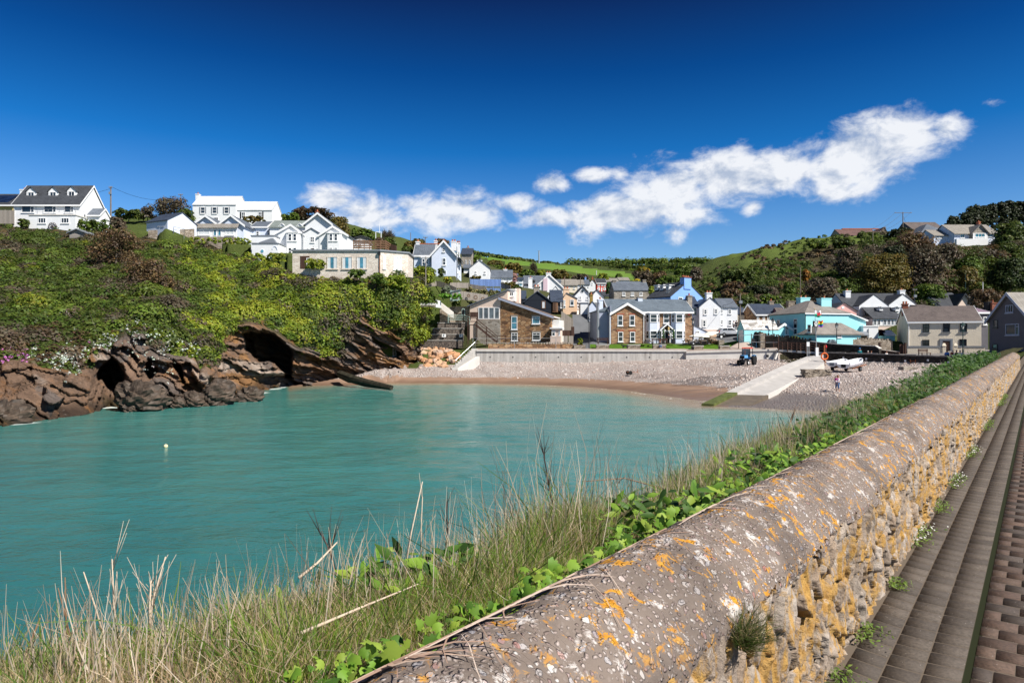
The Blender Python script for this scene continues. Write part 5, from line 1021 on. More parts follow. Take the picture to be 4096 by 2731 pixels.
def build_water():
 az = np.radians(np.concatenate([np.arange(-100,-45,3),np.arange(-45,60.1,.35)])); r = np.concatenate([[1.2],1.6*1.045**np.arange(0,60),np.arange(23,130,.5),np.geomspace(131,900,20)])
 A,Rr = np.meshgrid(az,r); X = Rr*np.sin(A); Y = Rr*np.cos(A); q = np.stack([X.ravel(),Y.ravel(),X.ravel()*0],1)
 tz = TER(X,Y)[:,0]; tz = np.where(np.isnan(tz),-3,tz)
 wl = [(((p-CX)/F*d),d) for p,d in WATERLINE]; dist = np.full(X.size,1e9)
 for (x1,y1),(x2,y2) in zip(wl[:-1],wl[1:]):
  dx,dy = x2-x1,y2-y1; t = np.clip(((X.ravel()-x1)*dx+(Y.ravel()-y1)*dy)/(dx*dx+dy*dy),0,1); dist = np.minimum(dist,np.hypot(X.ravel()-x1-t*dx,Y.ravel()-y1-t*dy))
 d2 = np.full(X.size,1e9)
 for (x1,y1),(x2,y2) in zip(wl[11:-2],wl[12:-1]):
  dx,dy = x2-x1,y2-y1; t = np.clip(((X.ravel()-x1)*dx+(Y.ravel()-y1)*dy)/(dx*dx+dy*dy),0,1); d2 = np.minimum(d2,np.hypot(X.ravel()-x1-t*dx,Y.ravel()-y1-t*dy))
 px = CX+F*np.tan(A.ravel()); cl = px < 1150
 nn = fbm(q*.10,3,31); shallow = np.where(cl, sst(6,0,dist)*.55, np.clip(sst(23,0,dist+nn*8-4)*.9+sst(4.0,0,dist)*.2,0,1)); shallow = np.where(px > 2750, np.maximum(shallow, sst(17,0,dist+nn*6-3)*.85), shallow)
 shallow = np.maximum(shallow,.5*sst(78,14,d2+nn*16-8))
 foam = np.where(cl, sst(2.4,0,dist)*1.0, sst(.9,0,np.abs(dist-.5-nn*.6))*.8+sst(.7,0,np.abs(dist-3.2-nn*4))*.55); foam = foam*np.where(cl,sst(.5,.66,fbm(q*.3,3,44)),sst(.36,.56,fbm(q*.22,3,44)))
 Zw = (fbm(q*np.array([.5,1.0,1]),3,51)-.5)*.12*sst(0,4,dist)
 V = np.stack([X.ravel(),Y.ravel(),Zw],1); nr,nc = X.shape; i = np.arange(nr*nc).reshape(nr,nc); Fc = np.stack([i[:-1,:-1],i[:-1,1:],i[1:,1:],i[1:,:-1]],-1).reshape(-1,4)
 struct(np_mesh('sea',V,Fc,M['water'],None,smooth=True,attrs={'shallow':shallow,'foam':foam}))
# ---------------------------------------------------------------- the cliff
CAVES = [([(900,1045),(1010,950),(1060,990),(1130,1150),(1090,1330),(1000,1265),(850,1160)],CA,7),([(1255,1090),(1330,985),(1430,1080),(1360,1175)],CA,4),([(1552,990),(1620,1010),(1665,1080),(1640,1205),(1590,1210)],CA,5),
 ([(350,500),(440,455),(600,485),(740,550),(800,640),(808,730),(795,880),(740,865),(640,780),(480,735),(390,640)],CB,11),([(1468,490),(1560,560),(1725,640),(1722,720),(1590,720),(1570,640),(1480,590)],CB,5),([(1225,520),(1380,555),(1475,600),(1360,615)],CB,1.6)]
VEGLINE = [(-700,1420),(0,1445),(100,1430),(200,1470),(300,1490),(340,1460),(370,1380),(450,1370),(520,1330),(570,1325),(600,1380),(700,1395),(760,1390),(800,1480),(860,1440),(900,1310),(950,1298),(1010,1290),(1100,1330),(1170,1375),(1200,1395),(1280,1392),(1360,1405),(1372,1310),(1390,1275),(1450,1268),(1490,1310),(1560,1320),(1620,1365),(1680,1395),(1800,1395)]
def cliff_tin():
 pts = []
 for px,c in CLIFF.items():
  pts.append((px,c[0][0]+45,c[0][1]-.6))
  for row,d in c: pts.append((px,row,d))
 return TIN(pts)
def build_cliff():
 global CL
 CL = cliff_tin()
 cols = np.concatenate([np.arange(-690,-60,30),np.arange(-60,1701,5)]).astype(float); v = np.linspace(0,1,170)
 keys = sorted(CLIFF); bot = np.interp(cols,keys,[CLIFF[k][0][0]+28 for k in keys]); top = np.interp(cols,keys,[CLIFF[k][-1][0] for k in keys])
 P = np.repeat(cols[None],len(v),0); Rw = bot[None]+(top-bot)[None]*v[:,None]
 D = CL(P,Rw)[:,0].reshape(P.shape); D = np.where(np.isnan(D),100,D); D0 = D.copy()
 vl = np.interp(P,[a for a,_ in VEGLINE],[b for _,b in VEGLINE]); rock = sst(-14,14,Rw-vl)
 x = (P-CX)/F*D; z = HC-(Rw-CY)/F*D; y = D
 ca,sa = math.cos(R(33)),math.sin(R(33)); s = (x*ca-z*sa).ravel(); w = (x*sa+z*ca).ravel()      # along / across the strata
 q1 = np.stack([s*.12,w*.75,y.ravel()*.2],1); q2 = np.stack([s*.45,w*2.2,y.ravel()*.5],1); q3 = np.stack([x.ravel()*.16,y.ravel()*.1,z.ravel()*.16],1)
 st = fbm(q1,4,61)-.5; st2 = fbm(q2,4,63)-.5; lump = fbm(q3,3,65)-.5; ridge = np.abs(fbm(q1*1.7+3,3,67)-.5)
 sc = np.clip(D/80,.6,1.2)*np.interp(P,[1220,1400],[1,.5])
 saw = (w*.55+fbm(q3*1.6,3,68)*2.2)%1.0; saw2 = (w*1.7+fbm(q3*3,3,69)*2.5)%1.0; blk = voro(np.stack([s*.35,w*.5],1),4); disp = (st*1.8+st2*1.4+lump*3.4+(saw-.5)*2.4+(saw2-.5)*1.0+(blk[2]-.5)*1.9).reshape(P.shape); D = D+rock*sc*disp+(1-rock)*(fbm(np.stack([P.ravel()*.012,Rw.ravel()*.02,P.ravel()*0],1),4,71)-.5).reshape(P.shape)*3.0*sst(0,30,top[None]*0+(Rw-top[None]))
 cavem = np.zeros(P.shape)
 for poly,k,dep in CAVES:
  pl = [k(*a) for a in poly]; wx = (fbm(q2*.8,3,91)-.5).reshape(P.shape)*44; wy = (fbm(q2*.8,3,92)-.5).reshape(P.shape)*44; ins = inpoly(P+wx,Rw+wy,pl); dd = polydist(P+wx,Rw+wy,pl); m_ = np.where(ins,sst(0,14,dd),0); D = D+m_*dep; cavem = np.maximum(cavem,m_)
 X = (P-CX)/F*D; Y = D; Z = HC-(Rw-CY)/F*D
 V = np.stack([X.ravel(),Y.ravel(),Z.ravel()],1); nr,nc = P.shape; i = np.arange(nr*nc).reshape(nr,nc); Fc = np.stack([i[:-1,:-1],i[:-1,1:],i[1:,1:],i[1:,:-1]],-1).reshape(-1,4)
 n = fbm(q3*2.3,4,81); C = np.array([.29,.185,.125])[None]+np.zeros((V.shape[0],3)); C = C*(.7+.7*n[:,None])
 b = fbm(q1*.7+9,3,83); C = np.where((b > .56)[:,None],np.array([.36,.19,.08]),C); C = np.where((b < .40)[:,None],np.array([.22,.175,.15]),C)
 pale = [([(800,870),(900,900),(1000,1000),(900,1060),(830,960)],CA),([(1590,950),(1700,920),(1850,1050),(1900,1110),(1880,1220),(1790,1200),(1680,1040)],CA),([(170,1080),(330,1110),(480,1200),(420,1240),(220,1150)],CA),([(100,760),(300,700),(700,780),(760,860),(560,880),(200,840)],CB),([(1180,640),(1500,760),(1480,785),(1150,660)],CB)]
 for poly,k in pale:
  pl = [k(*a) for a in poly]; ins = inpoly(P,Rw,pl); mm = (np.where(ins,sst(0,10,polydist(P,Rw,pl)),0)).ravel()*sst(.3,.55,fbm(q2,3,85)); C = C*(1-mm[:,None])+np.array([.54,.43,.35])*mm[:,None]
 zz = Z.ravel(); wetm = sst(1.3,.3,zz+(n-.5)*1.2)*(P.ravel() < 1120); C = C*(1-.72*wetm[:,None]); sw = wetm*sst(.5,.6,fbm(q3*3,3,87)); C = C*(1-.6*sw[:,None])+np.array([.06,.045,.012])*.6*sw[:,None]
 C = C*rock.ravel()[:,None]+np.array([.05,.06,.018])*(1-rock.ravel())[:,None]
 struct(np_mesh('cliff',V,Fc,M['rock'],C),'tilted brown sea cliff with dark caves under green scrub','cliff')
build_terrain(); build_water(); build_cliff()
def gh(x, y): r = TER(np.array([x]),np.array([y]))[0,0]; return 0.0 if np.isnan(r) else float(r)
def onground(px, d): x = (px-CX)/F*d; return Vector((x,d,gh(x,d)))
# ---------------------------------------------------------------- vegetation beyond the water
DG = np.array([(.05,.074,.015),(.07,.10,.018),(.09,.12,.022)]); MG = np.array([(.09,.14,.02),(.12,.17,.024),(.07,.11,.02)])
YG = np.array([(.20,.25,.022),(.26,.29,.03),(.15,.20,.02)]); BR = np.array([(.13,.085,.045),(.17,.11,.05),(.10,.07,.045)]); GB = np.array([(.105,.085,.055),(.13,.10,.065),(.085,.072,.045)])
OL = np.array([(.13,.105,.024),(.16,.12,.026),(.105,.095,.024)]); CO = np.array([(.022,.032,.012),(.03,.042,.015),(.036,.046,.018)]); GY = np.array([(.16,.19,.12),(.2,.22,.16),(.12,.15,.09)])
PAL = dict(DG=DG,MG=MG,YG=YG,BR=BR,GB=GB,OL=OL,CO=CO,GY=GY,PK=np.array([(.45,.25,.26),(.36,.2,.2),(.3,.18,.14)]),YF=np.array([(.5,.42,.03),(.2,.25,.03)]))
def pick(pal, n): return pal[RNG.integers(0,len(pal),n)]
def cliff_cover():
 n = 5200; px = RNG.uniform(-250,1760,n); keys = sorted(CLIFF); top = np.interp(px,keys,[CLIFF[k][-1][0] for k in keys]); vl = np.interp(px,[a for a,_ in VEGLINE],[b for _,b in VEGLINE])
 row = top-6+(vl+26-top)*RNG.random(n)**.9; D = CL(px,row)[:,0]; ok = ~np.isnan(D); px,row,D = px[ok],row[ok],D[ok]; vl = vl[ok]; top = top[ok]; n = len(px)
 for poly,k,_ in CAVES:
  pl = [k(*a) for a in poly]; keep = ~(inpoly(px,row,pl)|(polydist(px,row,pl) < 9)); px,row,D,vl,top = px[keep],row[keep],D[keep],vl[keep],top[keep]
 low = (row > vl-12); keep = ~(low&(RNG.random(len(px)) < .55)); px,row,D,vl,top = px[keep],row[keep],D[keep],vl[keep],top[keep]; n = len(px)
 q = np.stack([px*.006,row*.011,px*0],1); f = fbm(q,4,91); g = fbm(q*2.6+5,4,93); h = fbm(q*5+1,3,95)
 c = pick(DG,n)
 lush = sst(640,820,px+f*160-80); r = RNG.random(n)
 yel = (lush*sst(.44,.56,g)+.18*lush > r); mg = (~yel)&(r < .35+.3*lush)
 c = np.where(mg[:,None],pick(MG,n),c); c = np.where(yel[:,None],pick(YG,n),c)
 bro = (h > .60)&(r > .25); c = np.where(bro[:,None],pick(GB,n),c)
 sp = (px < 700)&(g > .66)&(r < .5); c = np.where(sp[:,None],pick(YG,n)*.7,c)
 lowl = (px < 330)&(row > 1330); c = np.where((lowl&(r < .5))[:,None],pick(BR,n)*.7,c)
 rad = (RNG.gamma(3.2,.24,n)+.15).clip(.3,2.7)*np.where(row > vl-40,.55,1)*np.where(row < top+25,.5,1); x = (px-CX)/F*D; z = HC-(row-CY)/F*D
 cen = np.stack([x,D+rad*.35,z-rad*.15],1); V,Fc,C = blobs(cen,rad,(105*(rad/.8)**1.8).clip(26,800).astype(int),.205*np.clip(D/85,.7,1.2).mean(),c,squash=.85,hollow=.55,var=.2)
 tag(np_mesh('cliff_scrub',V,Fc,M['foliage'],C),'dense gorse, ivy and bramble scrub covering the cliff slope','scrub',kind='stuff')
 k = RNG.integers(0,n,2600); a = cen[k]+rvec(2600)*rad[k][:,None]*.4; b = a+rvec(2600)*np.array([1,1,.8])*rad[k][:,None]*1.5+np.array([0,-.5,.4]); V,Fc = sticks(a,b,.035,.12)
 C = np.repeat(np.tile([(.17,.145,.12)],(2600,1))*RNG.uniform(.5,1.3,(2600,1)),8,axis=0); tag(np_mesh('dead_twigs',V,Fc,M['twig'],C),'grey dead twigs sticking out of the cliff scrub','twigs',kind='stuff')
 pts = []
 for (x0,x1,y0,y1,m_) in ((340,470,560,760,200),(560,690,690,850,170),(860,1020,780,860,160),(1150,1260,650,900,90),(1380,1560,700,960,260),(460,720,900,1040,320),(270,330,820,900,60),(1640,1760,770,900,100),(160,200,470,510,14),(590,650,545,570,22)):
  pts.append(np.stack([RNG.normal((x0+x1)/2,(x1-x0)/2.2,m_//3),RNG.normal((y0+y1)/2,(y1-y0)/2.2,m_//3)],1))
 W_ = np.concatenate(pts); pk = np.stack([RNG.uniform(0,260,46),RNG.uniform(800,1010,46)],1); pk2 = np.array([(770,708),(780,712),(865,770),(520,755),(800,830)]); A = np.concatenate([W_,pk,pk2,pk2+4])
 cw = np.concatenate([np.tile([(.62,.66,.58)],(len(W_),1)),np.tile([(.50,.16,.42)],(len(pk)+10,1))]); px,row = A[:,0]/2.24,A[:,1]/2.24+1000; D = CL(px,row)[:,0]-1.1; ok = ~np.isnan(D); px,row,D,cw = px[ok],row[ok],D[ok],cw[ok]
 cen = np.stack([(px-CX)/F*D,D,HC-(row-CY)/F*D],1); V,Fc,C = blobs(cen,RNG.uniform(.08,.3,len(cen)),6,.10,cw,hollow=.2)
 tag(np_mesh('cliff_flowers',V,Fc,M['foliage'],C),'white and pink wild flowers dotted low on the cliff','flowers',kind='stuff')
def bush(name, label, cat, K_, x0, x1, yt, yb, d, pal, dens=1.0, leaf=None, bare=0.0, trunk=True, group=None, round_=.8, deep=.7, lean=0.0, n0=None):
 a = at(*K_(x0,yb),d); b = at(*K_(x1,yb),d); tz = at(*K_((x0+x1)/2,yt),d).z; W_ = (b-a).length; Hh = tz-a.z; base = (a+b)/2
 t = thing(name,label,cat,base,0,group); pal = PAL[pal] if isinstance(pal,str) else pal
 nb = n0 or int(np.clip(10*dens*(W_*Hh)**.6,8,70)); leaf = leaf or max(.13,.0021*d)
 u = RNG.uniform(-1,1,nb); v = RNG.uniform(0,1,nb)**.8; wmax = np.sqrt(np.clip(1-((v-.35)/.75)**2,.05,1)) if round_ > .5 else np.ones(nb)*(1-.1*v)
 r = min(W_,Hh)*RNG.uniform(.16,.27,nb)
 cen = np.stack([u*wmax*(W_/2-r*.8)+lean*v*W_*.3,RNG.uniform(-1,1,nb)*wmax*W_*.5*deep*.8,np.maximum(r*.5,v*(Hh-r*.9))],1)
 nl = int(np.clip(26*dens*(r.mean()/leaf)**1.7*.24,24,260)); parts = []
 if bare < .95:
  V,Fc,C = blobs(cen,r,int(nl*(1-bare*.75))+6,leaf,pick(pal,nb),squash=.9,hollow=.5,var=.32); parts.append((V,Fc,C))
 tp = []
 if trunk or bare:
  tm = MB(); h0 = Hh*.35; tm.tube([(0,0,-.6),(W_*.02,0,h0*.5),(W_*.03,0,h0)],[.035*Hh+.03,.028*Hh+.02,.02*Hh+.02],6)
  for i in range(6): c = cen[RNG.integers(0,nb)]; tm.tube([(W_*.02,0,h0*.5+i*h0*.08),tuple(np.array([W_*.02,0,h0])*.5+c*.5),tuple(c)],[.016*Hh+.015,.011*Hh+.01,.005*Hh+.006],5)
  tm.build('trunk',M['pole'],t,smooth=True)
 if bare:
  ns = int(420*bare*dens**.5); k = RNG.integers(0,nb,ns); st = np.stack([np.zeros(ns)+W_*.02,np.zeros(ns),Hh*RNG.uniform(.1,.4,ns)],1); mid = st*.4+cen[k]*.6; end = cen[k]+rvec(ns)*r[k][:,None]*1.15+np.array([0,0,.1])
  V1,F1 = sticks(mid,end,.0011*d*.55,.1,3); k2 = RNG.integers(0,ns,ns*2); e0 = mid[k2]*.5+end[k2]*.5; V2,F2 = sticks(e0,e0+rvec(ns*2)*r.mean()*.9+np.array([0,0,.15]),.0010*d*.45,.1,2)
  cb = pick(pal,ns)*1.05; C1_ = np.repeat(cb,8,axis=0); C2_ = np.repeat(pick(pal,ns*2),6,axis=0); parts += [(V1,F1,C1_),(V2,F2,C2_)]
 V,Fc,C = merge(parts); np_mesh('crown',V,Fc,M['foliage'],C,t); return t
def headland_plants():
 B = bush
 B('round_shrub','dark clipped round shrub at the corner of the white terrace wall','shrub',C1,232,388,588,700,126,'DG',1.6,trunk=False)
 B('garden_hedge','spreading green hedge running up beside the white terrace','hedge',C1,1040,1500,600,760,121,'MG',1.3,trunk=False,round_=0,deep=.4)
 B('hedge_shrub','dark brownish shrub on the hedge top left of the low outbuilding','shrub',C1,1470,1700,555,740,123,'GB',1.3,trunk=False)
 B('low_evergreen','broad dark evergreen bush between the power pole and the windswept tree','bush',C1,1530,1920,445,600,150,'DG',1.3)
 B('pale_thicket','pale brown leafless thicket left of the windswept tree','thicket',C1,1840,2120,420,590,152,'GB',.8,bare=.7)
 B('windswept_tree','bare windswept tree with a wide flat crown against the sky','tree',C2,-180,385,285,570,150,'GB',1.0,bare=.85,lean=.1)
 B('dark_bush','rounded dark green bush beside the end wall of the long white house','bush',C2,180,420,450,610,146,'DG',1.3)
 B('brown_hedge','low brown hedge behind the white picket fence','hedge',C2,0,340,560,640,144,'GB',1.2,trunk=False,round_=0,deep=.3)
 B('light_shrub','small light green shrub by the picket fence end','shrub',C2,345,440,580,660,142,'MG',1.2,trunk=False)
 B('front_garden_bush','olive bush in front of the long white house wing','bush',C2,1090,1390,548,650,140,'OL',1.3)
 B('clipped_hedge','clipped bright green hedge below the flat-roofed annex','hedge',C2,1185,1672,1040,1190,116,'YG',1.6,trunk=False,round_=0,deep=.25,n0=46)
 B('verge_hedge','yellow-green hedge hanging over the stone wall under the twin-gabled bungalow','hedge',C2,0,1210,838,930,122,'YG',1.5,trunk=False,round_=0,deep=.12,n0=70)
 B('brown_cliff_shrub','large rust brown leafless shrub on the cliff below the low outbuilding','shrub',C1,1130,1960,700,1250,97,'BR',1.2,bare=.9,trunk=False,deep=.5)
 B('hanging_brown_shrub','drooping brown leafless shrub lower down the cliff, under the rust brown one','shrub',CA,1050,1560,60,470,84,'BR',1.0,bare=.85,trunk=False,deep=.4)
 B('cypress_clump','dark brown-topped cypress clump behind the hotel gables','tree',C2,1690,2310,425,640,150,np.array([(.06,.04,.02),(.045,.04,.018),(.09,.055,.025)]),1.5)
 B('tall_green_bush','green bush left of the dark cypress clump','bush',C2,1605,1860,500,640,146,'MG',1.3)
 B('olive_hillside_tree','large olive-brown tree behind the right-hand gable of the hotel','tree',C3,180,510,50,420,144,'OL',1.4)
 B('hillside_gorse','green gorse bank rising behind the weatherboarded shed','bush',C3,470,860,215,430,150,'MG',1.4,trunk=False)
 B('rusty_gorse','rusty brown gorse on the crest above the weatherboarded shed','bush',C3,640,830,230,330,158,'BR',1.2,trunk=False)
 B('green_hedgerow','dark green hedgerow between the timber rail and the villa','hedge',C3,930,1140,320,520,138,'DG',1.4,trunk=False)
 B('bare_round_tree','round bare tree with fine grey twigs above the hedgerow','tree',C3,870,1135,222,400,152,'GB',.8,bare=.95)
 B('brown_garden_shrub','dark brown leggy shrub at the end of the timber rail','shrub',C3,830,975,330,500,128,'BR',1.0,bare=.8)
 B('ivy_covered_tree','leafy tree between the hedgerow and the villa chimney','tree',C3,1230,1570,345,560,140,'OL',1.3)
 B('dark_understorey','dark bush beside the left wall of the villa','bush',C3,1160,1370,440,720,128,'DG',1.4)
 B('copper_tree','copper brown tree behind the villa ridge','tree',C3,1640,1850,345,470,150,'BR',1.0,bare=.5)
 B('villa_hedge','big rounded yellow-green bush in front of the villa','bush',C3,1250,1700,710,960,112,'YG',1.5,trunk=False,n0=44)
 B('villa_dark_bush','darker bush at the right of the rounded yellow-green one','bush',C3,1680,1775,740,870,115,'DG',1.4,trunk=False)
 B('yellow_flower_bush','bush covered with bright yellow flowers on the villa bank','bush',C3,1750,1880,865,960,112,'YF',1.4,trunk=False)
 B('window_ivy','bright ivy bush growing up beside the stone building windows','bush',C3,-100,190,610,760,97,'YG',1.5,trunk=False)
 B('wall_bush','dark bush against the foot of the stone building','bush',C3,480,730,755,880,95.5,'MG',1.5,trunk=False)
 B('wall_foot_bush','bright green bush at the foot of the tall stone end wall','bush',C3,760,1010,800,960,95.6,'MG',1.5,trunk=False); B('corner_bush','yellow-green bush spilling under the right corner of the stone building','bush',C3,990,1300,830,1010,97.5,'YG',1.5,trunk=False)
 B('silver_shrub','silver-grey shrub beside the lower garden fence','shrub',C3,1710,1870,975,1090,109,'GY',1.5,trunk=False)
 B('garden_lawn_bush','low bright green creeper spreading over the terrace garden','bush',C3,1680,2010,1085,1160,107,np.array([(.14,.30,.03),(.10,.24,.02)]),1.6,trunk=False,round_=0,deep=.4)
 B('terrace_bush','dark rounded bush on the terrace garden near the arched doorway','bush',C3,1870,2000,1150,1260,108.5,'DG',1.4,trunk=False)
 B('terrace_green_bush','green bush at the left of the terrace garden','bush',C3,1350,1700,1060,1250,104.5,'MG',1.4,trunk=False)
 B('pampas_bank','pale spiky grass bank above the grey fence with the wreaths','bush',C4,170,600,610,740,118,np.array([(.30,.27,.12),(.22,.22,.10),(.14,.15,.06)]),1.4,trunk=False,round_=0,deep=.4,bare=.5)
 B('spiky_grass','clump of pale spiky grass at the left end of the grassy bank','bush',C4,0,180,580,690,118,np.array([(.30,.27,.12),(.22,.22,.10)]),1.2,trunk=False,bare=.5)
 B('deck_hedge','olive hedge below the slate cottage','hedge',C4,605,880,490,600,132,'OL',1.4,trunk=False)
 B('deck_dark_hedge','dark green hedge right of the olive hedge','hedge',C4,810,950,535,625,130,'DG',1.4,trunk=False)
 B('cottage_bush','grey-green bush under the white cottage windows','bush',C4,110,330,400,470,131,'OL',1.3,trunk=False)
 B('blossom_tree','small tree in pale pink blossom beside the slate cottage','tree',C4,715,870,350,540,146,'PK',1.2)
 B('villa_end_tree','green tree behind the villa at the edge of the pasture','tree',C4,140,330,85,300,152,'MG',1.4)
 B('lane_ivy','ivy and flowers at the foot of the lane wall by the planter','bush',C4,1815,1880,1380,1470,106.4,'MG',1.3,trunk=False)
 B('village_tree','bright green tree beside the red house','tree',C4,2255,2352,500,690,180,np.array([(.07,.13,.02),(.05,.1,.02)]),1.4)
 for i,(nm,lb,x0,x1,yt,yb,d,pl,ba) in enumerate((
  ('pasture_bush','dark brown gorse bank under the left end of the pasture',370,660,150,330,240,'OL',0),('pasture_scrub','dark gorse scrub below the pasture, left of the leaning bare tree',640,960,195,400,235,'OL',0),
  ('green_scrub','green scrub under the pasture behind the deck',330,650,230,400,215,'MG',0),('middle_green_tree','green tree among gorse behind the tall-chimney house',900,1150,300,440,220,'MG',0),
  ('leaning_bare_tree','thin bare tree standing against the pasture',1030,1190,165,420,230,'GB',.95),('lime_green_tree','lime green tree right of the thin bare tree',1150,1330,305,440,225,'YG',0),
  ('gorse_mound','rounded brown gorse mound under the pasture behind the cream cottage',1370,1680,300,470,240,'OL',0),('lane_top_hedge','dark hedge at the foot of the pasture behind the lane cottages',1700,2000,375,480,260,'GB',.4),
  ('yellow_green_tree','yellow-green tree above the red house',2110,2290,365,470,262,'YG',0))): B(nm,lb,'tree' if 'tree' in nm else 'bush',C4,x0,x1,yt,yb,d,pl,1.3,bare=ba)
 for nm,lb,x0,x1,yt,yb,d,pl,ba in (('dark_village_tree','dark green tree left of the grey stone house',480,605,305,500,165,np.array([(.06,.11,.02),(.04,.08,.015)]),0),('round_green_tree','round green tree at the edge of the pasture above the stone house',635,740,175,290,300,'MG',0),
  ('bare_valley_wood','large brown bare tree behind the stone house chimney',850,1260,110,380,200,'GB',.8),('bare_valley_tree','second brown bare tree, nearer the blue house',1180,1480,130,380,195,'BR',.8),('golden_conifer','golden-topped conifer above the bare trees',935,1185,60,260,230,np.array([(.30,.22,.02),(.12,.12,.02)]),0),
  ('lime_bush','lime green bush between the stone house and the blue house',1145,1245,368,480,148,'YG',0),('flowering_bush','pale yellow flowering bush above the stone house roof',900,1040,262,320,175,'YF',0),
  ('hill_foot_tree','green tree at the foot of the right-hand hill',1540,1850,20,280,230,'MG',0),('dusky_hill_tree','dusky bare tree on the hill beside the bright grass slope',1790,2010,60,290,215,'GB',.8),('hill_foot_scrub','olive scrub behind the blue house dormers',1260,1720,200,370,185,'MG',0)): B(nm,lb,'tree' if 'tree' in nm or 'conifer' in nm or 'wood' in nm else 'bush',C5,x0,x1,yt,yb,d,pl,1.3,bare=ba)
def far_hedges():
 parts = []
 def line(pts,n,r0,r1,pal,K_=P0,leaf=None):
  p = np.array([(*K_(x,y),d) for x,y,d in pts]); t = np.sort(RNG.random(n))*(len(p)-1); i = np.minimum(t.astype(int),len(p)-2); f = (t-i)[:,None]; q = p[i]*(1-f)+p[i+1]*f; d = q[:,2]
  cen = np.stack([(q[:,0]-CX)/F*d,d,HC-(q[:,1]-CY)/F*d],1); rad = RNG.uniform(r0,r1,n); parts.append(blobs(cen,rad,26,(leaf or .0026)*d.mean(),pick(PAL[pal],n),hollow=.5))
 line([(1885,1012,452),(2000,1030,470),(2150,1050,500),(2300,1066,560),(2420,1076,600)],150,1.2,2.6,'DG')
 line([(2280,1058,620),(2400,1058,660),(2560,1052,660),(2700,1052,650),(2830,1050,600)],190,3,8,'MG'); line([(2300,1066,560),(2450,1076,560),(2600,1080,500),(2760,1075,420)],200,3,6.5,'DG')
 line([(2420,1085,520),(2520,1095,470),(2640,1100,430),(2760,1100,360)],110,2.5,5,'MG'); line([(1890,1050,330),(2050,1095,300),(2250,1118,330),(2500,1126,370)],130,1.5,3.6,'OL'); line([(1900,1075,300),(2100,1110,280),(2350,1130,300)],110,1.5,3.4,'DG')
 V,Fc,C = merge(parts); tag(np_mesh('far_hedgerows',V,Fc,M['foliage'],C),'dark hedgerows and far woods bounding the green pasture','hedgerows',kind='stuff')
